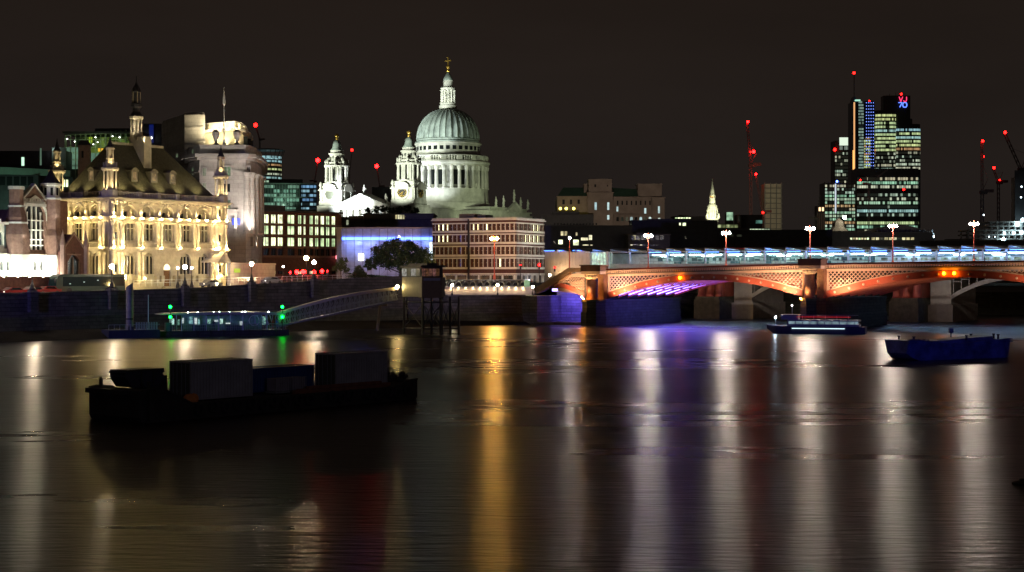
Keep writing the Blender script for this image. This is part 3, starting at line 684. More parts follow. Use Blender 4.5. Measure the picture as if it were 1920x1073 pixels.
for px in (361,366.5):
    uw(px,353.4,281,290,.45,wg,R(-66)); uw(px,353.4,315,327,.45,wg,R(-66))
for px in (472,480.5): 
    for y0, y1 in ((417,430),(445,462),(488,505)): uw(px, 352.0 if px < 475 else 357.0, y0, y1, .4, wd, R(18 if px<475 else 40))
# portal over the window, urns, flagpole
x, y = up(429,349.4); b = MB(); b.box(x-2.0,x+2.0,y-.4,y+.5,24.3,24.8); b.box(x-1.5,x+1.9,y-.2,y+.5,23.5,24.3); b.box(x+1.2,x+1.8,y-.2,y+.5,19.3,23.5); b.box(x-1.8,x-1.2,y-.2,y+.5,19.3,23.5); b.build("portal", PORTG, un)
for px in (404.5,444.5):
    x, y = up(px,351.5); MB().lathe([(.7,38.9),(.7,39.2),(.25,39.5),(.45,40.2),(.85,41.2),(.85,41.8),(.4,42.1),(.4,42.3)], x, y, 8).build("urn", PORTG, un)
x, y = up(420,351); MB().lathe([(.35,38.9),(.3,40),(.12,40.1),(.1,47.5),(.35,48.0),(.3,49.2),(.06,51.0),(.02,52.0)], x, y, 7).build("flagpole", WMET, un)
x, y = up(443,349.7); MB().box(x-.8,x+.8,y-.25,y,21.6-.2,23.0-.2).build("screen", emit("blue_screen", (.03,.08,1), 1.6, False), un)
# lower apron and forecourt wall
for px, D, t, pw, cl in ((443,348,(440,350,30),2600,(1,.86,.72)),(466,346,(468,352,30),2600,(1,.88,.76)),(474,349,(476,355,30),2000,(1,.88,.76)),(396,346.5,(392,351,30),1200,(.95,.85,.85))):
    spot((PX(px,D),D,19.8), (PX(t[0],t[1]),t[1],t[2]), pw, cl, 100, .9, .2, "facade_uplight")
for px, D in ((392,359.5),(415,357.5),(436,354.6),(452,357)):
    spot((PX(px,D),D-1.5,39.0), (PX(px+3,D+1.0),D,42), 2200, (1,.82,.45), 130, .9, .15, "attic_uplight")
for px, D in ((392,358.7),(410,357.2),(428,355.6),(444,354.8),(458,359.4),(466,367.0)):
    spot((PX(px,D),D,43.25), (PX(px-2,D+2),D+2,44.2), 1700, (1,.84,.5), 140, .9, .1, "pavilion_light")

spot((PX(452,318),326,18), (PX(432,350),350,32), 26000, (1,.90,.78), 62, .9, .5, "street_fill")  # wide spot added to brighten the dim curved facade
spot((PX(340,340),340,38), (PX(350,362),362,43), 500, (.9,.85,.8), 100, .9, .5, "roof_glow")
# forecourt wall
a, ang, L = frame(432, 318, 516, 345)
fw = thing("forecourt_wall", "low curved grey stone wall beneath the pale curved building", "wall", (a.x,a.y,8), ang)
m = MB(); m.box(0,L,0,.6,8,12.6); m.box(-.1,L+.1,-.15,.75,12.6,12.9); m.build("wall_face", PORTG, fw)
m = MB(); m.extr([(1,12.9),(9,12.9),(5,15.2)], 3, 8); m.build("entrance_gable", PORTG, fw)
MB().box(2.0,5.5,-.08,-.02,10.9,11.7).build("exit_sign", emit("exit_sign_glow", (.5,.8,.05), .8, False), fw)
lspot(fw, (1.0,-.8,11.6), (2.5,2.5,13.5), 60, (1,.65,.3), 120, .8, .1, "wall_light")
spot((PX(470,315),306,14), (PX(470,330),330,10), 900, (1,.8,.8), 90, .8, .3, "street_fill")

# ------------------------------------------------------------------ generic blocks with real window openings
def win_mesh(name, m_): return MB().box(-.5,.5,0,.1,0,1).mesh(name, m_)
OFFG = litwin("office_glow_green", (.72,1,.50),(.95,1,.62), 1.7, .35, .6)
OFFW = litwin("office_glow_warm", (1,.85,.4),(1,.95,.6), .9, .3, .6)
OFFC = litwin("office_glow_cool", (.45,.9,.85),(.7,1,.85), .55, .25, .3)
DIMW = litwin("dim_glow", (.25,.4,.25),(.5,.45,.3), .10, .2, .5)
W_OFFG, W_OFFW, W_OFFC, W_DIM, W_DARK = [win_mesh("window", m_) for m_ in (OFFG, OFFW, OFFC, DIMW, GLASSD)]
def block_facade(root, M, x0, x1, z0, z1, rows, cols, wall_mb, depth=.4, choose=None, frame_mb=None):
    """rows: [(zlow, zhigh)], cols: [(xa, xb)]; butted bands and piers leave real openings, a pane stands in each"""
    wall_mb.M = M; zs = z0
    for za, zb in rows:
        wall_mb.box(x0, x1, 0, depth, zs, za); xs = x0
        for xa, xb in cols: wall_mb.box(xs, xa, 0, depth, za, zb); xs = xb
        wall_mb.box(xs, x1, 0, depth, za, zb); zs = zb
    wall_mb.box(x0, x1, 0, depth, zs, z1)
    rz = M.to_euler()[2]
    for r_, (za, zb) in enumerate(rows):
        for c_, (xa, xb) in enumerate(cols):
            me = choose(r_, c_)
            if me is None: continue
            p = M @ Vector(((xa+xb)/2, depth-.12, 0))
            inst("window", me, root, (p.x, p.y, za), rz, (xb-xa, 1, zb-za))
            if frame_mb is not None:
                frame_mb.M = M; frame_mb.box((xa+xb)/2-.05, (xa+xb)/2+.05, depth-.24, depth-.14, za, zb)
# brick office with four rows of lit windows
a, ang, L = frame(489, 376, 640, 392)
bo = thing("brick_office_building", "brown brick office block with three rows of bright green-white windows", "building", (a.x,a.y,8), ang)
def bx_(px): return pxx(px, a, ang)
def bz_(y): return 10.5+(515-y)*a.y/F
cols = [(bx_(470+p/5.19), bx_(470+q_/5.19)) for p, q_ in ((125,180),(200,250),(265,318),(360,430),(462,500),(515,540),(575,612),(628,665),(683,720),(735,773),(790,828))]
rows = [(bz_(514),bz_(508.5)), (bz_(480),bz_(466)), (bz_(461),bz_(445)), (bz_(439),bz_(423)), (bz_(418),bz_(401.8))]
m = MB(); fm = MB()
rnd = random.Random(3)
def ch(r_, c_):
    if r_ == 0: return W_OFFW if c_ in (0,1,4,5,6) else W_DARK
    if r_ == 1: return W_DARK
    return W_OFFG
block_facade(bo, I4, 0, L, 8, bz_(398), rows, cols, m, .5, ch, fm)
m.M = None; m.box(0,L,.5,14,8,bz_(396.5)); m.build("wall", BRICKD, bo)
fm.M = None; fm.build("window_mullion", DARK, bo)
m = MB()
for y in (421, 441.5, 463.5, 481.5): m.box(-.1,L+.1,-.18,0,bz_(y)-.15,bz_(y)+.35)
m.build("string_course", mat("brown_sandstone", (.22,.13,.09), .85, .2, 1), bo)
MB().box(-.3,L+.3,-.4,14,bz_(396.5),bz_(393.5)).box(1,9,3,12,bz_(393.5),bz_(383)).build("roof", DARK, bo)
for x in (bx_(520), bx_(548), bx_(600)): lspot(bo, (x,-2.5,9.0), (x,.3,13), 700, (1,.6,.25), 120, .8, .1, "shopfront_light")
MB().box(bx_(625),bx_(630),-1.2,-1.0,bz_(485),bz_(478)).build("lit_sign", emit("pink_sign", (1,.25,.3), 3.0, False), bo)

# blue-lit sheeted scaffold
a, ang, L = frame(633, 384, 812, 384)
sb = thing("sheeted_building", "building wrapped in translucent sheeting glowing blue behind the trees", "building", (a.x,a.y,8), ang)
SHEET = mat("white_sheeting", (.55,.58,.65), .6, .25, .5, bump=.2, bscale=1)
m = MB(); m.box(0,L,1.0,12,8,10.5+(515-428)*.128); m.build("wall", SHEET, sb)
z0, z1 = 8, 10.5+(515-429)*.128
m = MB(); i = 0
while i*2.0 < L: m.tube((i*2.0,-.2,z0),(i*2.0,-.2,z1+.4),.05,4); m.tube((i*2.0,.9,z0),(i*2.0,.9,z1),.05,4); i += 1
for k in range(6): m.tube((0,-.2,z0+k*1.95+.6),(L,-.2,z0+k*1.95+.6),.045,4)
for k in range(0,10,2): m.tube((k*2.0,-.25,z0),(k*2.0+4,-.25,z0+4),.04,4)
m.build("scaffold", GMET, sb)
m = MB(); m.box(-.4,L+.3,-.8,12,z1,z1+.35); m.box(-.2,1.0,-.4,.9,8,z1); m.build("roof", CONC, sb)
zb_ = 10.5+(515-447.5)*.128
MB().box(.8,L-.2,.55,.75,zb_-.35,zb_+.35).build("blue_light_strip", emit("blue_led", (.10,.20,1), 5.0), sb)
for x, pw, cl in ((2.5,420,(.5,.66,1)),(5,700,(.7,.8,1)),(8,620,(.85,.92,1)),(13,420,(.5,.6,1)),(18,300,(.35,.45,1)),(21.5,520,(.7,.88,1))):
    lspot(sb, (x,-2.2,9.0), (x,1.0,15.5), pw*5, cl, 110, .9, .2, "sheeting_light")
    lspot(sb, (x,-1.2,zb_+.1), (x,1.0,zb_-4), pw*1.5, (.25,.35,1), 120, .9, .2, "sheeting_light")
MB().box(bx_(674)-0, bx_(674)+1.2, 0,.1,0,1)
MB().box(5.0,6.1,.85,.98,10.5+(515-488)*.128,10.5+(515-476)*.128).build("bright_opening", emit("work_light", (1,.95,.75), 8.0), sb)
MB().box(22.0,23.4,.8,.98,14,18.3).build("cool_window", litwin("cool_glow", (.7,.9,1),(.8,.95,1), 1.4, .5, 2), sb)

# dark flat-roofed block above it
a, ang, L = frame(632, 410, 812, 410)
db = thing("dark_rooftop_building", "dark flat-roofed block with terrace and one warm lit window group below the cathedral", "building", (a.x,a.y,8), ang)
k_ = 410/F
m = MB(); m.box(0,L,0,20,8,10.5+(515-413)*k_); m.box(3,7,-.5,16,10.5+92*k_-1,10.5+(515-405)*k_); m.box(6.5,L,2,18,10.5+(515-413)*k_,10.5+(515-402)*k_)
m.build("wall", DCONC, db)
m = MB(); m.box(-.4,L+.3,-.6,20,10.5+(515-412.6)*k_,10.5+(515-411.2)*k_); m.box(6,L+.3,1.4,19,10.5+(515-402)*k_,10.5+(515-400)*k_); m.box(0,2.5,.1,10,10.5+(515-413)*k_+.2,10.5+(515-406.5)*k_); m.build("roof", DARK, db)
for px in (742,746.5,751,755.5): 
    x = (px-632)*k_; inst("window", W_OFFW, db, (x,-.05 if False else 1.9,10.5+(515-411)*k_+.1), 0, (.45,1,(411-404)*k_+.2-.1))
MB().box(2.4,3.6,-.1,0,10.5+(515-422)*k_,10.5+(515-412)*k_-.1).build("lit_panel", litwin("pale_panel", (.8,.9,.6),(.8,.9,.6), .35), db)

# ------------------------------------------------------------------ cream and brick hotel
a, ang, L = frame(811, 379, 967, 370)
ht = thing("corner_hotel", "four-storey brick and white stone hotel block with rows of sash windows", "building", (a.x,a.y,8.6), ang)
k_ = 370/F
def hz(y): return 10.5+(515-y)*k_
rows = [(hz(500),hz(485.5)), (hz(476),hz(463)), (hz(452.5),hz(440.5)), (hz(430.5),hz(419.5))]
BW = mat("white_stone_trim", (.56,.58,.55), .85, .15, 1)
BRW = mat("dark_red_brick", (.075,.032,.025), .9, .3, 2)
a2 = Vector(local(ht, (L,0,0))[:2]); b2 = Vector((PX(1020,384),384)); d2 = b2-a2; ang2 = math.atan2(d2.y,d2.x)-ang; L2 = d2.length
F2 = rotz(L, 0, ang2)
trim = MB()
n1, n2 = 19, 7
def mkcols(Lf, n):
    bw = Lf/n; return [(i*bw+bw*.26, i*bw+bw*.70) for i in range(n)]
litset = {(3,1):1,(3,2):1,(3,3):1,(2,1):1,(2,2):1,(2,3):1,(1,1):2,(1,4):2,(3,9):1,(3,10):1,(3,12):1,(0,1):2,(0,15):1,(1,16):2,(0,17):2,(2,6):3,(1,6):3,(0,6):3,(3,6):2,(3,15):2,(2,16):2}
litset2 = {(3,4):1,(3,5):1,(2,2):1,(2,3):1,(2,4):1,(2,5):1,(0,0):1}
W_BLUE = win_mesh("window", litwin("blue_glow", (.05,.12,1),(.08,.15,1), .8, .2, 1.5))
W_HOT = win_mesh("window", litwin("hotel_room_glow", (1,.9,.45),(.95,1,.6), 5, .7, .8))
sel = {1:W_HOT, 2:W_DIM, 3:W_BLUE}
m = MB()
block_facade(ht, I4, 0, L, 10.8, hz(412.5), rows, mkcols(L,n1), m, .45, lambda r_,c_: sel.get(litset.get((r_,c_),0), W_DARK), None)
block_facade(ht, F2, 0, L2, 10.8, hz(412.5), rows, mkcols(L2,n2), m, .45, lambda r_,c_: sel.get(litset2.get((r_,c_),0), W_DARK), None)
m.M = None; m.build("brick_wall", BRW, ht)
MB().prism([(0,.45),(L-.2,.45),(L+L2*math.cos(ang2)-.6,L2*math.sin(ang2)+.3),(L+L2*math.cos(ang2)-6,16),(0,16)], 8.6, hz(412.6)).build("inner_wall", DCONC, ht)
for M, Lf, nn in ((I4,L,n1),(F2,L2,n2)):
    trim.M = M
    for za, zb in rows:
        trim.box(-.05,Lf+.05,-.22,0,za-.60,za-.12); trim.box(-.02,Lf+.02,-.12,0,zb+.05,zb+.36)
        for xa, xb in mkcols(Lf,nn):
            trim.box(xb,xb+.10,-.10,.3,za-.1,zb+.04)
            trim.box((xa+xb)/2-.05,(xa+xb)/2+.05,.2,.3,za,zb); trim.box(xa,xb,.21,.29,(za+zb)/2-.05,(za+zb)/2+.05)
    trim.box(-.2,Lf+.2,-.5,.6,hz(412.5),hz(410.5)); trim.box(-.05,Lf+.05,-.15,.5,hz(410.5),hz(407.6))
trim.M = None; trim.build("stone_trim", BW, ht)
m = MB(); x = 0
for M, Lf in ((I4,L),(F2,L2)):
    m.M = M; x = 0
    while x < Lf-.5: m.box(x, x+.4, -.12, .5, 8.6, 10.8); x += 3.0
    m.box(0,Lf,-.2,.5,10.3,10.8)
m.M = None; m.build("shopfront", BW, ht)
MB().box(.5,L-.5,.3,.35,8.7,10.3).build("shop_window", litwin("shop_glow", (1,.5,.25),(.9,.6,.3), .12, .05, .8), ht)
MB(rotz(L/2-1.3,0,0)).box(0,.35,-.6,-.24,8.8,hz(410)).build("downpipe", IRON, ht)
MB().box(L*.28,L*.28+4,2,6,hz(407.6),hz(399)).box(L*.5,L*.6,2,6,hz(407.6),hz(401)).build("roof_plant", DCONC, ht)
spot((PX(925,352),344,9.5), (PX(900,372),372,16), 1500, (.98,.93,.80), 120, .8, .4, "street_fill")
spot((PX(1000,362),352,9.5), (PX(995,378),378,16), 2000, (.80,.82,.98), 110, .8, .4, "street_fill")
spot((PX(850,352),344,9.5), (PX(850,372),376,16), 1300, (1,.92,.75), 120, .8, .4, "street_fill")
# ------------------------------------------------------------------ the domed cathedral
cat = thing("cathedral", "great floodlit white stone cathedral with ribbed grey dome and twin west towers", "cathedral", (-76.9, 870, 14), R(-26))
CD = 949.8; kd = CD/F
def dz(y): return CAMZ + (515-y)*kd
dy_ = 88.8
PC = PORT
drum = MB(); r = lambda px: px*kd
drum.lathe([(r(78),14),(r(78),dz(383)),(r(76),dz(380)),(r(75),dz(356))], 0, dy_, 48); dr = drum.build("drum_base", PC, cat)
drum = MB(); drum.lathe([(r(62),dz(356.2)),(r(62),dz(314.8))], 0, dy_, 48); drum.build("drum_wall", PC, cat)
d2_ = MB(); d2_.lathe([(r(60),dz(315)),(r(76),dz(315)),(r(76.5),dz(311)),(r(79),dz(309)),(r(79),dz(306)),(r(75.5),dz(305)),(r(75.5),dz(304.2)),(r(60),dz(304.0))], 0, dy_, 64); d2_.build("drum_entablature", PC, cat)
d2_ = MB(); d2_.lathe([(r(75),dz(296.3)),(r(75.6),dz(296)),(r(75.6),dz(294.8)),(r(73.5),dz(294.8)),(r(73.5),dz(296.3))], 0, dy_, 64)
for i in range(96):
    if i % 6 == 0: continue
    an = 2*math.pi*i/96; d2_.tube((r(74.4)*math.cos(an), dy_+r(74.4)*math.sin(an), dz(304.2)), (r(74.4)*math.cos(an), dy_+r(74.4)*math.sin(an), dz(296.2)), .42, 4)
for i in range(16):
    an = 2*math.pi*i/16; b = MB(rotz(r(74.4)*math.cos(an), dy_+r(74.4)*math.sin(an), an)); b.box(-.45,.45,-1.3,1.3,dz(304.2),dz(296)); d2_.vs_off = 0; d2_.add(b.vs, b.fs)
d2_.build("gallery_balustrade", PC, cat)
at = MB(); at.lathe([(r(61),dz(304.2)),(r(61),dz(291)),(r(62),dz(290.6)),(r(62),dz(289.6)),(r(60.5),dz(289.2)),(r(60.5),dz(273)),(r(62.5),dz(272)),(r(63),dz(270.5)),(r(62),dz(270))], 0, dy_, 64); ato = at.build("attic_drum", PC, cat)
aw = MB().box(-1.1,1.1,-.1,.15,0,2.3).mesh("attic_window", GLASSD)
for i in range(32):
    an = 2*math.pi*(i+.5)/32
    inst("attic_window", aw, cat, (r(60.6)*math.cos(an), dy_+r(60.6)*math.sin(an), dz(284.5)), an+math.pi/2)
colm2 = MB().lathe([(1.45,0),(1.45,.5),(1.15,.8),(1.0,10.6),(1.3,11.3),(1.5,12.3),(1.5,dz(315)-dz(356.2))], 0,0,9).mesh("peristyle_column", PC, smooth=False)
for i in range(32):
    an = 2*math.pi*i/32
    inst("peristyle_column", colm2, cat, (r(72.5)*math.cos(an), dy_+r(72.5)*math.sin(an), dz(356.2)))
nb = MB()
for i in range(8):
    an = 2*math.pi*(i*4+2.5)/32; M = rotz(r(70)*math.cos(an), dy_+r(70)*math.sin(an), an)
    b = MB(M @ rotz(0,0,R(90))); b.arch(-2.1,2.1,dz(356.2),dz(315),0,1.25,dz(326),dz(347),-.6,.8); nb.add(b.vs, b.fs)
    b = MB(M @ rotz(0,0,R(90))); b.box(-2.1,2.1,.8,3.0,dz(356.2),dz(315)); nb.add(b.vs, b.fs)
nb.build("niche_bay", PC, cat)
dwn = MB().box(-1.9,1.9,-.1,.2,0,8.6).mesh("drum_window", GLASSD)
for i in range(32):
    if i % 4 == 2: continue
    an = 2*math.pi*(i+.5)/32
    inst("drum_window", dwn, cat, (r(62.1)*math.cos(an), dy_+r(62.1)*math.sin(an), dz(349)), an+math.pi/2)
# lead dome with ribs
prof = [(r(61.5),dz(270)),(r(61.5),dz(267.5)),(r(59),dz(266)),(r(59),dz(263)),(r(57.6),dz(262))]
base_y, top_y = 262, 204.5
dp = []
for j in range(15):
    t = j/14; yy = base_y + (top_y-base_y)*math.sin(t*math.pi/2*.985); rr = 57.4*math.cos(t*math.pi/2*.985)**.93
    dp.append((max(rr,13.0), yy))
dm = MB(); dm.lathe(prof, 0, dy_, 64); dm.build("dome_base_ring", LEAD, cat)
dm = MB()
vs = []; fs = []; n = 128
for k in range(n):
    ph = k % 4; off = {0: 1.012, 1: .992, 2: .980, 3: .992}[ph]
    for rr, yy in dp:
        rad = r(rr)*(off if rr > 16 else 1.0); an = 2*math.pi*k/n; vs.append((rad*math.cos(an), dy_+rad*math.sin(an), dz(yy)))
m_ = len(dp)
for k in range(n):
    k2 = (k+1) % n
    for j in range(m_-1): fs.append((k*m_+j,k2*m_+j,k2*m_+j+1,k*m_+j+1))
dm.add(vs, fs); dome = dm.build("dome", LEAD, cat, True)
rb = MB()
for i in range(32):
    an = 2*math.pi*i/32; ca, sa = math.cos(an), math.sin(an)
    for (r0,y0),(r1,y1) in zip(dp[:-1], dp[1:]):
        if r1 < 13.5: continue
        rb.tube((r(r0+.5)*ca, dy_+r(r0+.5)*sa, dz(y0)), (r(r1+.5)*ca, dy_+r(r1+.5)*sa, dz(y1)), .30+.25*r0/57, 5)
rb.build("dome_ribs", LEAD, dome)
# lantern
l = MB(); l.lathe([(r(15.5),dz(205.5)),(r(16.5),dz(203)),(r(16.5),dz(198.5)),(r(15),dz(198)),(r(14.5),dz(194)),(r(10),dz(193.5))], 0, dy_, 24)
l.lathe([(r(8.5),dz(194)),(r(8.5),dz(169))], 0, dy_, 12); l.lathe([(r(12),dz(170)),(r(14),dz(169)),(r(14),dz(165.5)),(r(10.5),dz(164.5)),(r(8.5),dz(160)),(r(8.5),dz(153)),(r(9.5),dz(152))], 0, dy_, 16)
lo = l.build("lantern", PC, cat)
lc = MB().lathe([(.75,0),(.6,.3),(.55,6.8),(.8,7.6)], 0,0,7).mesh("lantern_column", PC)
for i in range(12):
    an = 2*math.pi*i/12; rr = r(12) if i % 3 else r(13.2); inst("lantern_column", lc, lo, (rr*math.cos(an), dy_+rr*math.sin(an), dz(193.8)))
for i in range(8):
    an = 2*math.pi*(i+.5)/8; MBb = MB(rotz(r(8.5)*math.cos(an), dy_+r(8.5)*math.sin(an), an+math.pi/2)); MBb.box(-.55,.55,-.1,.15,dz(188),dz(175)); MBb.build("lantern_window", GLASSD, lo)
MB().lathe([(r(9),dz(152)),(r(9),dz(150)),(r(7.8),dz(146)),(r(5.5),dz(141.5)),(r(3),dz(138.5)),(r(2.5),dz(135))], 0, dy_, 16).build("lantern_cupola", LEAD, lo, True)
g_ = MB(); g_.lathe([(r(2.5),dz(136)),(r(4),dz(134)),(r(2),dz(131)),(r(1.8),dz(129.5))], 0, dy_, 10); g_.ball((0,dy_,dz(126)), r(3.6), 12, 8)
g_.tube((0,dy_,dz(123)),(0,dy_,dz(108)), .42, 6); g_.tube((-1.5,dy_-.0,dz(114)),(1.5,dy_,dz(114)), .38, 6); g_.ball((0,dy_,dz(108)),.6,6,4); g_.ball((-1.6,dy_,dz(114)),.6,6,4); g_.ball((1.6,dy_,dz(114)),.6,6,4)
g_.build("ball_and_cross", GOLD, cat)
# west towers
kt = 860/F
def tz(y): return CAMZ + (515-y)*kt
def tower(x, clock):
    y0 = 2.0; hw = 6.6
    m = MB(); m.box(x-hw-1.2,x+hw+1.2,y0-hw-1.2,y0+hw+1.2,14,tz(386)); m.box(x-hw-1.7,x+hw+1.7,y0-hw-1.7,y0+hw+1.7,tz(386),tz(384)); m.box(x-hw-.5,x+hw+.5,y0-hw-.5,y0+hw+.5,tz(384),tz(375)); m.box(x-hw,x+hw,y0-hw,y0+hw,tz(375),tz(353)); m.box(x-hw-.9,x+hw+.9,y0-hw-.9,y0+hw+.9,tz(354.5),tz(352.5))
    # segmental hoods over the round openings
    for Mx in (rotz(x, y0-hw, 0), rotz(x+hw, y0, R(90)), rotz(x-hw, y0, R(-90))):
        b = MB(Mx); pts = [(-4.3,tz(356))] + [(-4.3*math.cos(math.pi*i/8), tz(354)+3.6*math.sin(math.pi*i/8)) for i in range(9)] + [(4.3,tz(356))]
        b.extr(pts, -1.0, 2.5); m.add(b.vs, b.fs)
        for s_ in (-1,1):
            b = MB(Mx); b.box(s_*5.6-.7,s_*5.6+.7,-.5,.2,tz(375),tz(354.5)); m.add(b.vs, b.fs)
    m.box(x-5.6,x+5.6,y0-5.6,y0+5.6,tz(352.5),tz(340)); o = m.build("west_tower", PC, cat)
    for Mx in (rotz(x, y0-hw, 0), rotz(x+hw, y0, R(90)), rotz(x-hw, y0, R(-90))):
        b = MB(Mx)
        for i in range(20):
            a0, a1 = 2*math.pi*i/20, 2*math.pi*(i+1)/20; zc = tz(361.5)
            q = [(R_*math.cos(t), yy, zc+R_*math.sin(t)) for yy in (-.75,.1) for R_, t in ((2.9,a0),(2.9,a1),(4.0,a1),(4.0,a0))]
            b.add(q, [(0,1,2,3),(0,4,5,1),(2,6,7,3)])
        b.build("oculus_surround", PC, o)
        zc = tz(361.5)
        b = MB(Mx @ Matrix.Translation((0,-.35,zc)) @ Matrix.Rotation(R(90),4,'X')); b.lathe([(3.0,-.2),(3.0,.1)],0,0,24); fo = b.build("clock_face" if clock else "round_window", mat("clock_black", (.03,.03,.03), .5, 0) if clock else mat("dim_leaded_window", (.13,.14,.12), .6, .2), o)
        if clock:
            b = MB(Mx)
            for i in range(12):
                t = 2*math.pi*i/12; ca, sa = math.cos(t), math.sin(t)
                b.tube((1.75*ca,-.62,zc+1.75*sa),(2.5*ca,-.62,zc+2.5*sa),.22,4)
            for i in range(24):
                a0, a1 = 2*math.pi*i/24, 2*math.pi*(i+1)/24
                b.tube((2.85*math.cos(a0),-.6,zc+2.85*math.sin(a0)),(2.85*math.cos(a1),-.6,zc+2.85*math.sin(a1)),.16,4)
                if False: b.tube((1.0*math.cos(a0),-.6,zc+1.0*math.sin(a0)),(1.0*math.cos(a1+.13),-.6,zc+1.0*math.sin(a1+.13)),.12,4)
            b.tube((0,-.7,zc),(-1.3,-.7,zc-1.0),.2,4); b.tube((.6,-.7,zc+.5),(-.7,-.7,zc-2.3),.14,4)
            b.build("clock_numerals_and_hands", GOLD, fo)
    # belfry: square core with paired columns, cut corners
    m = MB(); m.lathe([(6.1*1.0824,tz(340)),(6.1*1.0824,tz(337.5))], x, y0, 8, R(22.5)); m.lathe([(4.5,tz(337.5)),(4.5,tz(309))], x, y0, 8, R(22.5))
    m.lathe([(6.0,tz(309.5)),(7.1,tz(308)),(7.2,tz(306)),(6.0,tz(305)),(5.5,tz(302)),(5.7,tz(300)),(4.7,tz(299.5)),(4.2,tz(296)),(4.0,tz(285)),(4.6,tz(284)),(4.6,tz(282.5)),(3.8,tz(282)),(3.5,tz(278)),(3.7,tz(277))], x, y0, 16)
    b_ = m.build("belfry", PC, o)
    bc = MB().lathe([(.75,0),(.6,.3),(.52,tz(309)-tz(337.5)-.9),(.8,tz(309)-tz(337.5))], 0,0,7).mesh("belfry_column", PC)
    for i in range(16):
        an = 2*math.pi*i/16 + (.09 if i % 2 else -.09)+R(11.25); inst("belfry_column", bc, b_, (x+5.95*math.cos(an), y0+5.95*math.sin(an), tz(337.5)))
    bw_ = MB().box(-.7,.7,-.1,.2,0,6.0).mesh("belfry_opening", GLASSD)
    for i in range(8):
        an = 2*math.pi*i/8; inst("belfry_opening", bw_, b_, (x+4.2*math.cos(an), y0+4.2*math.sin(an), tz(334)), an+math.pi/2)
    sw = MB().box(-.45,.45,-.1,.2,0,2.3).mesh("lantern_opening", GLASSD)
    for i in range(8):
        an = 2*math.pi*i/8; inst("lantern_opening", sw, b_, (x+4.0*math.cos(an), y0+4.0*math.sin(an), tz(296)), an+math.pi/2)
    ur = MB().lathe([(.75,0),(.75,.5),(.3,.8),(.75,1.6),(.6,2.3),(.15,2.9)], 0,0,7).mesh("urn", PC)
    for i in range(8):
        an = 2*math.pi*(i+.5)/8
        inst("urn", ur, b_, (x+6.2*math.cos(an), y0+6.2*math.sin(an), tz(305))); inst("urn", ur, b_, (x+5.0*math.cos(an), y0+5.0*math.sin(an), tz(299.5)), 0, (.8,.8,.9))
    for sx_ in (-1,1):
        for sy_ in (-1,1): inst("urn", ur, b_, (x+sx_*6.4, y0+sy_*6.4, tz(352.5)), 0, (1.2,1.2,1.5))
    MB().lathe([(3.6,tz(277)),(3.2,tz(275)),(2.4,tz(270)),(2.2,tz(265)),(1.9,tz(260)),(.8,tz(257.5)),(.6,tz(256))], x, y0, 16).build("tower_cap", LEAD, o, True)
    MB().lathe([(.6,tz(256)),(1.0,tz(254.5)),(.5,tz(252.5)),(1.0,tz(250)),(1.15,tz(247.5)),(.8,tz(245.5)),(.2,tz(244))], x, y0, 10).build("golden_pinecone", GOLD, o, True)
tower(-22.8, False); tower(22.8, True)
# west front and portico
m = MB(); m.box(-30,30,0,14,14,tz(390)); m.box(-31,31,-.8,14,tz(390),tz(387.5)); m.box(-15,15,0,14,tz(387.5),tz(380))
m.box(-17,15.5,-9,0,tz(392),tz(387)); m.build("west_front", PC, cat)
m = MB(); m.extr([(-16.5,tz(387)),(14.5,tz(387)),(-1.0,tz(364.5))], -8.6, 3)
pd = m.build("portico_pediment", PC, cat)
m = MB(); apx, apz = -1.0, tz(363)
m.hexa(-17.6,-1.0,tz(387),tz(364.2),tz(385.2),tz(362.4),-9.6,3); m.hexa(-1.0,15.6,tz(364.2),tz(387),tz(362.4),tz(385.2),-9.6,3); m.build("pediment_cornice", PC, pd)
pcx = MB().lathe([(1.0,0),(.85,.5),(.75,12),(1.1,13)],0,0,9).mesh("portico_column", PC)
for i in range(8): inst("portico_column", pcx, cat, (-15.5+i*4.15, -8.2, tz(392)-13))
def statue(x, y, z, h, name="roof_statue"):
    MB().lathe([(.9,z),(.9,z+h*.12),(.55,z+h*.14),(.75,z+h*.35),(.5,z+h*.6),(.68,z+h*.72),(.25,z+h*.82),(.34,z+h*.9),(.1,z+h)], x, y, 8).tube((x+.4,y,z+h*.7),(x+1.0,y,z+h*.5),.2,4).build(name, PC, cat)
statue(-1.0,-5,tz(363.5),5.2); statue(12.5,-5,tz(381),5.2); statue(-15.5,-6,tz(385),3.2)
# nave body, transept with statues, parapets
m = MB(); m.box(-17,17,10,70,14,tz(389)); m.box(-17,17,105,170,14,tz(386)); m.box(-17.5,17.5,10,72,tz(389),tz(387.5))
m.box(14,17.3,10,66,tz(387.5),tz(384)); m.box(-36,36,72,126,14,dz(399)); m.box(-37,37,71,127,dz(399),dz(397.3)); m.box(-35,35,74,124,dz(397.3),dz(392.5)); m.box(-35.6,35.6,73.4,124.6,dz(392.5),dz(391.0))
m.build("nave", PC, cat)
b = MB(rotz(36.5,104,R(90))); b.extr([(-9,dz(397)),(9,dz(397)),(0,dz(381))], -.6, .6); b.build("transept_pediment", PC, cat)
b = MB(rotz(36.5,104,R(90))); b.hexa(-10,0,dz(397),dz(380.6),dz(395),dz(378.8),-1.2,.6); b.hexa(0,10,dz(380.6),dz(397),dz(378.8),dz(395),-1.2,.6); b.box(-10,10,-1.2,-.62,dz(398.2),dz(396.6)); b.build("transept_cornice", PC, cat)
for yy, z_, h_ in ((80,391,6),(90,391,7),(104,379.5,7.5),(113,391,7),(123,391,6)): statue(36.2, yy, dz(z_), h_)
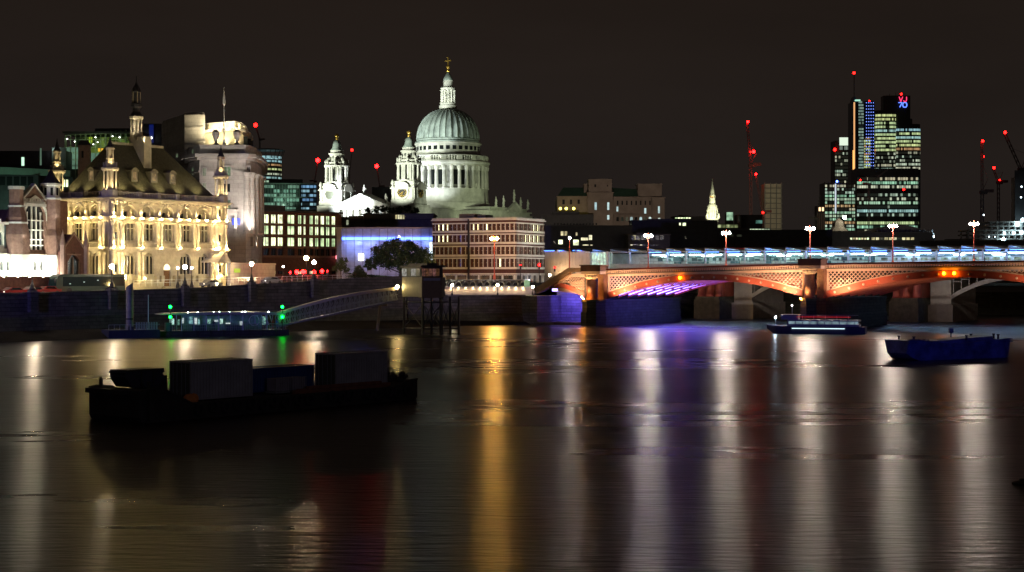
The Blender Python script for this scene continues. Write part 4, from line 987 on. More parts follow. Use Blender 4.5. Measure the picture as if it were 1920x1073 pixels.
# floodlights
CW = (.93,1,.80); CB = (.88,.97,1)
FL = thing
def clamp_spot(*a, **k): return spot(*a, **k)
lspot(cat, (-45,-80,34), (-22.8,-4,64), 800e3, CW, 24, .5, 1.0)
lspot(cat, (25,-85,34), (22.8,-4,66), 800e3, CW, 24, .5, 1.0)
lspot(cat, (-2,-60,30), (-1,-8,52), 120e3, (1,1,.85), 38, .6, 1.0)
lspot(cat, (-50,-10,42), (-22.8,2,62), 60e3, CW, 60, .5, 1.0)
lspot(cat, (75,-40,30), (36,50,50), 120e3, (.9,1,.7), 60, .6, 1.0)
lspot(cat, (-75,-40,60), (0,dy_,84), 700e3, CW, 34, .5, 1.5)
lspot(cat, (-12,-60,34), (0,dy_-10,80), 620e3, CB, 33, .5, 1.5)
lspot(cat, (85,40,40), (30,91,52), 60e3, (.85,1,.55), 60, .6, 1.0)
for an in (195, 215, 235, 255, 275, 292):
    t = R(an); p = (r(125)*math.cos(t), dy_+r(125)*math.sin(t), dz(392)); q = (r(70)*math.cos(t), dy_+r(70)*math.sin(t), dz(330))
    lspot(cat, p, q, 34e3 if an < 270 else 14e3, CB, 75, .8, .6)
for an in (200, 230, 260, 290):
    t = R(an); p = (r(72)*math.cos(t), dy_+r(72)*math.sin(t), dz(303.6)); q = (r(60)*math.cos(t), dy_+r(60)*math.sin(t), dz(285))
    lspot(cat, p, q, 5e3, (.95,1,.8), 110, .8, .4)
lspot(cat, (-9,dy_-9,dz(200)), (0,dy_,dz(165)), 5e3, CW, 70, .7, .4); lspot(cat, (7,dy_-11,dz(201)), (0,dy_,dz(165)), 5e3, CW, 70, .7, .4)

# ------------------------------------------------------------------ far skyline, back to front
def simple_block(name, label, cat_, D, px0, px1, ytop, ybase, material, depth=20, rz_deg=0, group=None):
    k = D/F; r_ = thing(name, label, cat_, (PX(px0,D), D, PZ(ybase,D)), R(rz_deg), group)
    w_ = (px1-px0)*k/max(.3, math.cos(R(rz_deg)))
    MB().box(0,w_,0,depth,PZ(ybase,D),PZ(ytop,D)).build("wall", material, r_)
    return r_, k, w_
# stone exchange building with green roof
D = 820; k = D/F; fa = thing("stone_exchange_building", "dark stone building with two square towers and green copper roofs", "building", (PX(1045,D), D, 12), 0)
def fx(px): return (px-1045)*k
def fz(y): return PZ(y, D)
FST = mat("dim_brown_stone", (.34,.28,.24), .9, .2, .2)
COPPER = mat("green_copper", (.07,.17,.12), .7, .2, .3)
m = MB(); m.box(0,fx(1102),3,40,12,fz(368)); m.box(fx(1147),fx(1228),4,40,12,fz(369)); 
m.box(fx(1101),fx(1149),-2,14,12,fz(362)); m.box(fx(1104),fx(1147),-.5,12,fz(362),fz(337)); m.box(fx(1096),fx(1103),8,20,fz(368),fz(343))
m.box(fx(1223),fx(1246),0,14,12,fz(371)); m.box(fx(1198),fx(1243),6,18,fz(371),fz(344)); m.build("wall", FST, fa)
m = MB(); m.box(fx(1100),fx(1150),-2.6,14.6,fz(363),fz(361)); m.box(fx(1103),fx(1148),-1.1,12.6,fz(338),fz(336)); m.box(fx(1222),fx(1247),-.6,14.6,fz(372),fz(370)); m.box(fx(1196),fx(1244),5.4,18.6,fz(345),fz(343.5)); m.box(fx(1103),fx(1148),-1,12.4,fz(345),fz(344.2)); m.box(-.4,fx(1101),2.5,3,fz(368.8),fz(367.5)); m.box(fx(1149),fx(1223),3.5,4,fz(369.5),fz(368.3)); m.box(fx(1149),fx(1223),2.0,4,fz(402),fz(400.5)); m.build("cornice", FST, fa)
m = MB(); m.add([(0,3,fz(368)),(fx(1102),3,fz(368)),(fx(1102),28,fz(368)),(0,28,fz(368)),(fx(1058),15,fz(349)),(fx(1102),15,fz(349))], [(0,1,5,4),(1,2,5),(2,3,4,5),(3,0,4)])
m.add([(fx(1148),4,fz(369)),(fx(1226),4,fz(372)),(fx(1226),28,fz(372)),(fx(1148),28,fz(369)),(fx(1148),15,fz(349)),(fx(1214),15,fz(353))], [(0,1,5,4),(1,2,5),(2,3,4,5),(3,0,4)]); m.build("roof", COPPER, fa)
WL = litwin("tall_window_glow", (.6,.9,.95),(.95,1,.8), 1.1, .6, .3)
wlm, wdm = win_mesh("window", WL), win_mesh("window", GLASSD)
for px, y0, y1, w_, lit, yy in ((1116.5,380,394,1.2,1,-2.1),(1140,380,394,1.1,1,-2.1),(1140,404,412,1.2,1,-2.1),(1235.5,387,400,1.0,1,-.1),(1236,409,413,1.2,1,-.1),(1158.5,387,396,1.0,1,3.9),(1211,390,400,1.1,1,3.9),(1116,346,351,1.0,0,-.6),(1139,347,350,.6,0,-.6),(1057,374,383,1.4,0,2.9),(1071,374,383,1.2,0,2.9),(1085.5,374,382,1.3,0,2.9)):
    inst("window", wlm if lit else wdm, fa, (fx(px), yy, fz(y1)), 0, (w_*.9,1,fz(y0)-fz(y1)))
for i in range(8):
    px = 1159+i*8.7; inst("window", wdm, fa, (fx(px), 3.9, fz(384)), 0, (.7,1,fz(376)-fz(384)))
    MB().arch(fx(px)-1.2,fx(px)+1.2,fz(415),fz(403),fx(px),.75,fz(409),fz(414.5),3.4,3.95,n=5).build("arch_surround", FST, fa)
    inst("window", wlm if i in (3,5,7) else (W_DIM if i in (1,2,6) else wdm), fa, (fx(px), 3.88, fz(414.5)), 0, (1.3,1,fz(406)-fz(414.5)))
for px in (1050,1061,1075): MB().ball((fx(px),-5,fz(392)),.75,8,6).build("roof_lamp", emit("yellow_lamp", (1,.85,.15), 5.0), fa)
MB().box(-3,fx(1085),-8,-1,12,fz(398)).box(-8,fx(1110),-14,-8,12,fz(404)).build("forebuilding", DARK, fa)
spot((PX(1100,640),600,20), (PX(1130,D),D,45), 260e3, (1,.8,.62), 30, .8, 1, "city_glow")

# low dark buildings along the middle (between hotel and station)
def lowblock(px0, px1, ytop, D, label, wins, depth=14, material=DARK, name="dark_office_building", base=8):
    k = D/F; r_ = thing(name, label, "building", (PX(px0,D), D, base), 0)
    MB().box(0,(px1-px0)*k,0,depth,base,PZ(ytop,D)).build("wall", material, r_)
    m = MB(); m.box(-.3,(px1-px0)*k+.3,-.4,depth+.3,PZ(ytop,D),PZ(ytop-1.2,D)); 
    m.box((px1-px0)*k*.2,(px1-px0)*k*.5,2,8,PZ(ytop-1.2,D),PZ(ytop-4,D)); m.build("roof_edge", DCONC, r_)
    for px, y0, y1, wpx, me in wins: inst("window", me, r_, ((px-px0)*k, -.06, PZ(y1,D)), 0, (wpx*k,1,(y1-y0)*k))
    return r_
lowblock(1022, 1185, 424, 455, "dark office block with a few warm windows behind the clad station wall", [(1054,434,442,5,W_OFFW),(1061,434,442,5,W_OFFW),(1081,436,442,3,W_OFFW),(1040,451,458,3,W_DIM),(1051,450,458,8,W_OFFG),(1080,450,460,10,W_OFFG),(1096,446,451,13,W_OFFW),(1107,441,450,6,W_OFFW),(1098,459,460.5,11,W_OFFW),(1109,459,460.5,4,W_OFFW)]
          + [(1040+i*6,418.5,422,3,W_DARK) for i in range(14)])
m_ = lowblock(1178, 1256, 440, 440, "low dark building with a curved lit upper storey left of the first double bridge lamp", [(1178+i*9,442,450,6.5,W_DIM) for i in range(1,8)] + [(1189,441.5,450,5,W_OFFW)] + [(1184+i*6,458.8,460.4,4,W_OFFW if i in (0,3) else W_DIM) for i in range(9)])
lowblock(1185, 1345, 414, 560, "long dark block whose roofline runs right of the stone exchange building", [(1275,418,423,3,W_OFFG),(1283,418,423.5,6,W_OFFG),(1285,443,448,3,W_DIM)])
lowblock(1255, 1560, 432, 640, "wide unlit block behind the station roof beneath the slender church spire", [(1372,440,444,5,W_DIM),(1386,440,444,9,W_DIM)])
lowblock(1520, 1750, 437, 700, "wide low block with a strip of yellow windows below the cluster of towers", [(1596+i*5.2,446,449.5,3.6,W_OFFW if i % 3 else W_OFFG) for i in range(7)] + [(1637+i*8.2,445.5,450,6,W_OFFW if i % 4 != 2 else W_DIM) for i in range(10)])
lowblock(1745, 1935, 452, 520, "dark block at the far right under the building site", [])
lowblock(1262, 1322, 407, 900, "distant roof with a row of white lights left of the church spire", [(1268+i*3.6,408,410,2,WHITEW) for i in range(8)] if 'WHITEW' in globals() else [(1268+i*5,408,410,4,W_OFFG) for i in range(6)])
# baroque church spire
D = 1250; k = D/F; sp_ = thing("church_spire", "slender floodlit white church steeple tapering to a fine point", "church", (PX(1335.5,D), D, 14), 0)
m = MB(); m.box(-4.2,4.2,-4.2,4.2,14,PZ(411,D)); m.box(-5,5,-5,5,PZ(411,D),PZ(409.5,D)); m.lathe([(3.2,PZ(409.5,D)),(3.2,PZ(394,D))],0,0,12); m.lathe([(4.2,PZ(394,D)),(4.5,PZ(393,D)),(4.1,PZ(391,D)),(3.6,PZ(386,D)),(2.2,PZ(381,D)),(2.4,PZ(380,D)),(2.2,PZ(373,D)),(2.4,PZ(372,D))],0,0,12)
m.lathe([(1.2,PZ(372,D)),(1.2,PZ(366,D)),(2.2,PZ(365,D)),(1.6,PZ(362,D)),(.25,PZ(338,D)),(.5,PZ(336.5,D)),(.1,PZ(334,D))],0,0,8); so = m.build("steeple", PORT, sp_)
for i in range(12):
    an = 2*math.pi*i/12; MB().tube((4*math.cos(an),4*math.sin(an),PZ(409.5,D)),(4*math.cos(an),4*math.sin(an),PZ(394,D)),.42,5).build("column", PORT, so)
for i in range(6):
    an = 2*math.pi*i/6; MB().tube((2*math.cos(an),2*math.sin(an),PZ(372,D)),(2*math.cos(an),2*math.sin(an),PZ(366,D)),.3,5).build("column", PORT, so)
for sx_ in (-1,1): MB().lathe([(.8,PZ(409.5,D)),(1,PZ(406,D)),(.2,PZ(401,D))], sx_*6*.75, -4, 6).build("pinnacle", PORT, so)
spot((PX(1335,D)-6,D-24,PZ(412,D)+2), (PX(1335.5,D),D,PZ(390,D)), 42e3, (1,1,.62), 60, .7, .5); spot((PX(1335,D)+10,D-22,PZ(412,D)+2), (PX(1335.5,D),D,PZ(385,D)), 36e3, (1,1,.62), 70, .7, .5)
MB().ball((0,0,PZ(369,D)),1.3,8,6).build("lantern_light", emit("amber_lantern", (1,.40,.08), 3.0), so)
# lit rooftops near the spire
D=1150; rt = thing("rooftop_glasshouse", "greenish lit rooftop storey beside the church spire", "building", (PX(1338,D), D, 14), 0)
k=D/F
MB().box(0,(1385-1338)*k,0,14,14,PZ(420,D)).box((1362-1338)*k,(1376-1338)*k,2,8,PZ(420,D),PZ(400,D)).build("wall", DCONC, rt)
for i in range(5): MB().box(3+i*3,5.4+i*3,-.3,0,PZ(427,D),PZ(421.5,D)).build("lit_panel", litwin("olive_glow", (.5,.6,.25),(.7,.8,.4), .6, .3, .4), rt)
MB().box((1363-1338)*k,(1375-1338)*k,1.7,1.98,PZ(413,D),PZ(398,D)).build("lit_box", litwin("mint_glow", (.55,.9,.6),(.55,.9,.6), .55, .4, .3), rt)
D=1100; rt = thing("low_lit_building", "low flat building with bright green-white window strip right of the church spire", "building", (PX(1385,D), D, 14), 0); k=D/F
MB().box(0,60*k,0,14,14,PZ(428,D)).box(2,45*k,2,10,PZ(428,D),PZ(403,D)).build("wall", DARK, rt)
MB().box((1404-1385)*k,(1443-1385)*k,-.3,-.02,PZ(435,D),PZ(429.5,D)).build("window_strip", band("strip_lights", 2.2, .85, (.8,1,.65), (.8,1,.65), 1.1), rt)
MB().box((1399-1385)*k,(1402-1385)*k,-.3,-.02,PZ(434,D),PZ(430,D)).build("bright_window", emit("cyan_white", (.6,1,1), 3.0, False), rt)
MB().box((1418-1385)*k,(1430-1385)*k,1.7,1.98,PZ(419,D),PZ(413,D)).build("upper_window", litwin("teal_glow", (.2,.5,.4),(.2,.5,.4), .5, .4, .3), rt)
# concrete residential tower
r_, k, w_ = simple_block("concrete_tower_block", "unlit square concrete tower block right of the red cranes", "tower block", 1300, 1433, 1466, 345, 440, mat("dim_concrete", (.28,.25,.20), .9, .15, .2), 18)
m = MB()
for i in range(9): m.box(-.2,w_+.2,-.8,0,PZ(353+i*9.5,1300)-.3,PZ(353+i*9.5,1300)+.3)
for x in (.0, w_*.33, w_*.66, w_-.8): m.box(x, x+.8, -.5, 0, PZ(440,1300), PZ(343,1300))
m.build("balcony_slab", DCONC, r_)
spot((PX(1450,1300),1180,40), (PX(1450,1300),1300,60), 150e3, (1,.9,.6), 60, .8, 1, "city_glow")
r_, k, w_ = simple_block("distant_slab_block", "low dim grey block between the red cranes and the concrete tower", "building", 1400, 1382, 1434, 403, 440, DCONC, 18)
MB().box(1,w_-1,-.3,0,PZ(415,1400),PZ(406,1400)).build("window_strip", band("dim_strip", 2.5, .25, (.3,.5,.45), (.3,.5,.45), .15), r_)

# the tall towers
DT = 2000; kT = DT/F
def tower_block(name, label, px0, px1, ytop, ybase, D, rz, floors, bandmats, wallm_, depth=30, y_from=None, y_to=None, parapet=3, skip=()):
    k = D/F; r_ = thing(name, label, "skyscraper", (PX(px0,D), D, PZ(ybase,D)), R(rz)); w_ = (px1-px0)*k
    MB().box(0,w_,0,depth,PZ(ybase,D),PZ(ytop,D)).build("wall", wallm_, r_)
    y_from = ytop+parapet if y_from is None else y_from; y_to = ybase-2 if y_to is None else y_to
    st = (y_to-y_from)/floors
    for i in range(floors):
        if i in skip: continue
        za, zb = PZ(y_from+(i+.78)*st, D), PZ(y_from+(i+.12)*st, D)
        bmx = bandmats[i % len(bandmats)] if not callable(bandmats) else bandmats(i)
        if bmx is None: continue
        MB().box(.6,w_-.6,-.35,-.02,za,zb).build("window_band", bmx, r_)
        MB().box(w_+.02,w_+.35,1,depth-1,za,zb).build("window_band", bmx, r_)
    return r_, k, w_
B1 = band("band_yellow", 2.0, .80, (.90,1,.42), (.75,1,.5), .8, 1.1)
B2 = band("band_cyan", 2.0, .85, (.5,.9,1), (.6,1,.9), .7, 2.3)
B3 = band("band_sparse", 2.2, .55, (1,.9,.6), (.7,1,.8), .7, 3.7)
B4 = band("band_green", 2.2, .72, (.4,1,.65), (.8,1,.7), .75, 4.9)
B5 = band("band_orange", 1.8, .8, (1,.55,.25), (1,.7,.35), .55, 5.3)
B6 = band("band_vsparse", 2.4, .34, (.6,1,.8), (1,.9,.6), .6, 6.3)
# tower with rooftop LED letters: three interlocking leaves of different heights
tk = thing("stepped_skyscraper", "tallest stepped dark tower with glowing red and blue characters at its top", "skyscraper", (PX(1642,DT), DT, 20), 0)
def kx(px): return (px-1642)*kT
def kz(y): return PZ(y, DT)
def roundbox(x0,x1,y0,y1,rr=4):
    pts = []
    for cx0, cy0, a0 in ((x1-rr,y1-rr,0),(x0+rr,y1-rr,90),(x0+rr,y0+rr,180),(x1-rr,y0+rr,270)):
        for i in range(4): t = R(a0+i*30); pts.append((cx0+rr*math.cos(t), cy0+rr*math.sin(t)))
    return pts
DTC = mat("tower_dark_cladding", (.05,.06,.065), .35, .15, .1)
m = MB(); m.prism(roundbox(kx(1642),kx(1681),0,26,5), 20, kz(207)); m.prism(roundbox(kx(1679),kx(1729),4,30,6), 20, kz(232)); m.prism(roundbox(kx(1660),kx(1711),8,28,3), kz(240), kz(178)); m.prism(roundbox(kx(1680),kx(1714),6,28,3), kz(240), kz(222)); m.build("tower_shaft", DTC, tk)
def ringband(px0, px1, y0_, y1_, ya, yb, mt, rr):
    b = MB(); b.prism(roundbox(kx(px0)-.3,kx(px1)+.3,y0_-.3,y1_+.3,rr), kz(yb), kz(ya)); b.build("window_band", mt, tk)
st = 7.2
for i in range(24):
    y = 214.5+i*st
    mt = B2 if i == 4 else (B1 if i < 10 else B6)
    if i in (11,13,14): mt = B3
    if i > 14: mt = B6
    ringband(1642,1681,0,26,y,y+4.1,mt,5)
for i in range(20):
    y = 241+i*st
    mt = B2 if i in (0,2) else (B1 if i < 5 else (B5 if i == 5 else B6))
    if i in (8,9,10): mt = B3
    if i > 10: mt = B6
    ringband(1679,1729,4,30,y,y+4.1,mt,6)
# letters on the screen at the top: V J over 7 0
def letters(root, strokes, x0, z0, w_, h_, y, th, mt, name):
    b = MB()
    for (ax,az,bx,bz) in strokes: b.tube((x0+ax*w_,y,z0+az*h_),(x0+bx*w_,y,z0+bz*h_),th,4)
    b.build(name, mt, root)
RED = emit("red_led_letters", (1,.04,.14), 2.2, False); BLU = emit("blue_led_letters", (.10,.20,1), 3.0, False)
zt, zb_ = kz(180.5), kz(189.5)
letters(tk, [(0,1,.42,0),(.42,0,.84,1)], kx(1688.5), zb_, 5.3, zt-zb_, 7.3, .5, RED, "letter_v")
letters(tk, [(.8,1,.8,.25),(.8,.25,.55,0),(.55,0,.15,0),(.15,0,0,.25)], kx(1697), zb_, 4.6, zt-zb_, 7.3, .5, RED, "letter_j")
zt, zb_ = kz(191.5), kz(200)
letters(tk, [(0,1,.9,1),(.9,1,.3,0)], kx(1687.5), zb_, 5.0, zt-zb_, 7.3, .55, BLU, "digit_seven")
letters(tk, [(.2,1,.8,1),(.8,1,1,.7),(1,.7,1,.3),(1,.3,.8,0),(.8,0,.2,0),(.2,0,0,.3),(0,.3,0,.7),(0,.7,.2,1)], kx(1695.5), zb_, 5.0, zt-zb_, 7.3, .55, BLU, "digit_zero")
m = MB()
for px, y in ((1672,176),(1684,174),(1690,173),(1701,175)): m.tube((kx(px),12,kz(178)),(kx(px),12,kz(y-2)),.4,4)
m.build("roof_mast", IRON, tk)
def beacon(root, x, y, z, rad, s=60, name="aviation_light"):
    b = MB(); b.ball((x,y,z), rad, 8, 6); return b.build(name, BEAC if s > 50 else BEACS, root, True)
BEAC = emit("red_beacon", (1,.0012,.0012), 125); BEACS = emit("small_red_beacon", (1,.004,.003), 26)
beacon(tk, kx(1693.5), 10, kz(175), 1.2, 10)
# glass tower with blue dots and an orange lift spine
hr = thing("blue_dotted_skyscraper", "slim glass tower with blue light dots, orange edge line and tall mast", "skyscraper", (PX(1600,1900), 1900, 20), 0); kH = 1900/F
def hx(px): return (px-1600)*kH
def hzz(y): return PZ(y,1900)
m = MB(); m.box(0,hx(1640),0,30,20,hzz(190)); m.extr([(0,hzz(190)),(hx(1606),hzz(190)),(hx(1606),hzz(182)),(hx(1603),hzz(180))],4,20); m.build("tower_shaft", mat("blue_glass_wall", (.03,.035,.07), .2, .2, .1), hr)
MB().box(hx(1600.3),hx(1603),-.6,-.02,hzz(316),hzz(192)).build("orange_light_line", emit("orange_line", (1,.50,.20), .9, False), hr)
MB().box(hx(1598.6),hx(1601.6),-1.2,-.62,hzz(342),hzz(282)).build("orange_light_line", emit("orange_line_bright", (1,.45,.12), 1.6, False), hr)
dots = emit("blue_dot", (.18,.30,1), 2.6, False); n_ = 0
dm_ = MB().box(-.38,.38,-.5,.0,-.38,.38).mesh("blue_dot", dots)
for i in range(22):
    for j in range(4): inst("blue_dot", dm_, hr, (hx(1624.5+j*4.3), -.3, hzz(193+i*5.9)))
for i in range(23):
    y = 190+i*5.6
    MB().box(hx(1609.5),hx(1619),-.5,-.02,hzz(y+3.6),hzz(y)).build("window_band", band("spine_glow", 1.2, .75, (.55,.85,.75), (.7,1,.8), .42, 9+i*.1) if i == 0 else bpy.data.materials["spine_glow"], hr)
for i in range(12):
    y = 258+i*4.9
    MB().box(hx(1620),hx(1632),-.5,-.02,hzz(y+3.2),hzz(y)).build("window_band", B1 if i % 3 else B5, hr)
MB().tube((hx(1604.8),10,hzz(190)),(hx(1604.8),10,hzz(136)),.5,5).build("mast", IRON, hr)
beacon(hr, hx(1604.8),10,hzz(135),1.5, 10); beacon(hr, hx(1632),5,hzz(189.5),1.3, 10)
MB().box(hx(1604),hx(1613),-1,8,hzz(190),hzz(187)).build("roof_glow_panel", emit("pale_green_light", (.5,1,.75), .9, False), hr)
# second tower with the lit crown
r_, k, w_ = tower_block("lit_crown_tower", "dark tower with brightly lit white top floors left of the blue dotted tower", 1565, 1602, 264, 440, 2050, 0, 9, lambda i: B6, DTC, 26, 285, 345)
MB().box(6.5*k if False else (1574-1565)*k,w_-1,-.5,.5,PZ(273,2050),PZ(258,2050)).build("lit_crown", emit("crown_glow", (.85,1,.8), .95, False), r_)
MB().box((1574-1565)*k,w_-1,-.4,-.05,PZ(281,2050),PZ(274.5,2050)).build("lit_floor", band("crown_floor", 2.0, .7, (.4,.55,.45), (.5,.6,.5), .5, 8), r_)
beacon(r_, 0, -1, PZ(281,2050), 1.9, 10)
# wide slab in front
r_, k, w_ = tower_block("wide_office_slab", "wide glass office slab with green and white floor lights below the tall towers", 1606, 1722, 316, 452, 1500, 0, 17,
    lambda i: {0:None,1:None,2:B6,3:B4,4:B3,5:None,6:B6,7:B3,8:B4,9:B6,10:B2,11:B3,12:None,13:B1,14:B4,15:B6,16:B6}.get(i), DTC, 24, 317, 445)
MB().box(w_+.02,w_+5*k,2,22,PZ(452,1500),PZ(318,1500)).build("side_wing", DTC, r_)
r_.children[0].name = "wall"
# left lower block
r_, k, w_ = tower_block("lower_office_block", "mid-height office block dotted with white and pink windows left of the towers", 1546, 1604, 343, 445, 1450, 0, 15, lambda i: (B4,B5,B3,B4,B4)[i % 5] if i > 1 else B3, DTC, 24, 346, 440)
m = MB()
for i in range(9): m.box(i*w_/8-.35,i*w_/8+.35,-.7,-.36,PZ(445,1450),PZ(341,1450))
m.build("facade_fin", DARK, r_)
MB().box((1565-1546)*k,(1567.5-1546)*k,-1.2,-.7,PZ(400,1450),PZ(345,1450)).build("light_line", emit("white_line", (.8,.9,1), .8, False), r_)
MB().ball(((1569-1546)*k,-1,PZ(340.5,1450)),1.0,8,5).build("blue_roof_light", emit("blue_roof_glow", (.1,.2,1), 12, False), r_)
r_, k, w_ = tower_block("pilastered_block", "small dark block with bright orange upper arches beside the lower offices", 1533, 1547, 386, 445, 1400, 0, 1, lambda i: None, DARK, 14)
for i in range(2): MB().box(1.0+i*2.8,2.6+i*2.8,-.4,-.05,PZ(396,1400),PZ(389,1400)).build("arch_light", emit("arch_amber", (1,.65,.35), 2.0, False), r_)
m = MB()
for i in range(5): m.box(i*1.5,i*1.5+.5,-.5,-.05,PZ(440,1400),PZ(400,1400))
m.build("pilaster", FST, r_)
# dim domed mansion and arched station roof
D = 760; k = D/F; md = thing("domed_mansion", "small dim pyramidal dome in front of the lower office block", "building", (PX(1566,D), D, 12), 0)
MB().box(-14,8,0,14,12,PZ(438,D)).lathe([(5.5,PZ(438,D)),(5,PZ(433,D)),(3,PZ(425,D)),(2.6,PZ(416,D)),(1.2,PZ(411,D)),(.2,PZ(408,D))], (1577-1566)*k, 6, 8).build("dome", FST, md)
MB().ball(((1583-1566)*k,-.8,PZ(408,D)),.9,8,6).build("floodlamp", emit("white_flood", (1,1,.75), 45), md)
D = 720; cs = thing("arched_roof_building", "long low arched metal roof in front of the tallest tower", "building", (PX(1640,D), D, 12), 0); k = D/F
pts = [(0,PZ(438,D))] + [((1640+ (1752-1640)*i/10-1640)*k, PZ(438-16*math.sin(math.pi*min(1,(i+.9)/10.5)),D)) for i in range(11)] + [((1752-1640)*k,PZ(446,D)),(0,PZ(446,D))]
MB().extr(pts, 0, 30).build("arched_roof", mat("dull_metal_roof", (.20,.19,.17), .6, .2, .4), cs)
m = MB()
for i in range(14): m.box(1+i*1.9,1.3+i*1.9,-.5,-.02,PZ(446,D),PZ(430,D))
m.build("truss", GMET, cs); MB().box(0,(1756-1640)*k,2,28,12,PZ(446.2,D)).build("wall", DARK, cs)
for px, y in ((1747,438),(1749,444)): MB().ball(((px-1640)*k,-1,PZ(y,D)),.5,7,5).build("work_lamp", emit("cool_lamp", (.6,.85,1), 20, False), cs)
spot((PX(1690,600),600,20), (PX(1700,D),D,28), 30e3, (1,.9,.75), 50, .8, .5, "city_glow")

# ------------------------------------------------------------------ green office and glass hall behind the golden building
D = 400; k = D/F
go = thing("low_green_office", "low dark office with pale green fascia at the left edge", "building", (PX(-60,D), D, 8), 0)
m = MB(); m.box(0,(124+60)*k,0,20,8,PZ(283,D)); m.box(0,(85+60)*k,-6,0,8,PZ(331,D)); m.box((85+60)*k,(145+60)*k,-4,0,8,PZ(334,D)); m.build("wall", DARK, go)
GF = mat("green_grey_fascia", (.22,.30,.25), .7, .1, 1)
m = MB(); m.box(-.2,(26+60)*k,-7,-5.9,PZ(330,D),PZ(317,D)); m.add([((26+60)*k,-7,PZ(330,D)),((140+60)*k,-4.2,PZ(333,D)),((140+60)*k,-4.2,PZ(322,D)),((26+60)*k,-7,PZ(317,D)),((26+60)*k,-6,PZ(330,D)),((140+60)*k,-3.2,PZ(333,D)),((140+60)*k,-3.2,PZ(322,D)),((26+60)*k,-6,PZ(317,D))],[(0,1,2,3),(4,5,6,7),(0,1,5,4),(3,2,6,7),(1,2,6,5)])
m.box((98+60)*k,(124+60)*k,-.4,-.02,PZ(316,D),PZ(277,D)); m.build("fascia", GF, go)
for px, w_, y0, y1 in ((43,5,295,311),(76.5,3,278,310)): inst("window", win_mesh("window", litwin("mint_window", (.6,1,.7),(.6,1,.7), .9 if px < 50 else .12, .7, .2)), go, ((px+60)*k, -.1, PZ(y1,D)), 0, (w_*k,1,(y1-y0)*k))
for i in range(6): inst("window", W_DARK, go, ((6+i*13+60)*k, -6.1, PZ(350,D)), 0, (1.3,1,(350-334)*k))
for px in (116,128,134): inst("window", W_OFFG, go, ((px+60)*k, -4.1, PZ(352,D)), 0, ((7 if px==116 else 4)*k,1,(350-337)*k))
MB().ball(((104+60)*k,-1,PZ(283,D)),.25,6,5).build("lamp", emit("white_spot", (.9,1,1), 20), go)
spot((PX(60,D)-4,D-18,22), (PX(90,D),D,36), 3500, (.5,1,.7), 100, .8, .3, "office_glow")
gl = thing("glass_atrium_building", "green lit glass-walled office rising behind the golden roof", "building", (PX(123,D+5), D+5, 8), 0); k = (D+5)/F
def gx(px): return (px-123)*k
def gz(y): return PZ(y, D+5)
GW = emit("green_interior", (.40,.70,.42), .30, False)
m = MB(); m.box(0,gx(245),9,20,8,gz(250)); m.build("wall", mat("interior_wall", (.3,.42,.3), .8, .2, .3), gl)
MB().box(gx(123.5),gx(146),.4,.5,gz(317),gz(276)).build("lit_glass", litwin("mint_wall", (.4,.75,.5),(.4,.75,.5), .42, .75, .3), gl)
MB().box(gx(170),gx(185),.4,.5,gz(317),gz(286)).build("lit_glass", litwin("mint_wall_b", (.35,.7,.5),(.35,.7,.5), .45, .6, .3), gl)
MB().box(gx(150),gx(243),3,3.1,gz(290),gz(256)).build("lit_floor", litwin("olive_floor", (.25,.40,.06),(.25,.4,.06), .28, .1, .7), gl)
m = MB()
for i in range(14): m.tube((gx(123+i*9.4),0,8),(gx(123+i*9.4),0,gz(253-i*.8)),.14 if i % 4 else .3,4)
for y in (254,262,276,287,300,311): m.tube((0,-.02,gz(y)),(gx(245),-.02,gz(y-6 if y < 260 else y)),.12,4)
m.build("steel_frame", mat("green_steel", (.25,.34,.22), .6, .1, 1), gl)
m = MB(); m.box(-.5,gx(245),-1,18,gz(251),gz(247)); m.box(gx(176),gx(250),1,18,gz(246.8),gz(240)); m.build("roof", DARK, gl)
for px, y in ((127,261),(141,266),(176,271),(180,258),(184,267),(212,256),(225,258)): MB().ball((gx(px),-.5,gz(y)),.14,6,4).build("ceiling_lamp", emit("soft_lamp", (.95,1,.9), 10, False), gl)
MB().box(gx(180),gx(189),2.0,2.5,gz(283),gz(277)).build("orange_lightbox", emit("orange_box", (1,.55,.05), .9, False), gl)
MB().box(gx(163),gx(168),2.0,2.5,gz(266),gz(256)).build("yellow_lightbox", emit("yellow_box", (.6,.9,.05), .6, False), gl)
for x in (4,9,14): lspot(gl, (x,-5,gz(300)), (x,2,gz(262)), 260, (.75,1,.45), 110, .8, .3, "atrium_light")
# dark blue-lit plant block behind
D=430; bb = thing("blue_lit_rooftop", "dark block with vertical blue light and two small white lamps behind the spired roof", "building", (PX(262,D), D, 8), 0); k=D/F
MB().box(0,44*k,0,14,8,PZ(232,D)).build("wall", DARK, bb)
MB().box((280-262)*k,(288-262)*k,-.3,-.02,PZ(268,D),PZ(234,D)).build("blue_panel", emit("dim_blue", (.02,.05,.5), .18, False), bb)
for px in (274,284): MB().ball(((px-262)*k,-.5,PZ(259,D)),.27,7,5).build("lamp", emit("white_spot_b", (.9,.95,1), 15), bb)
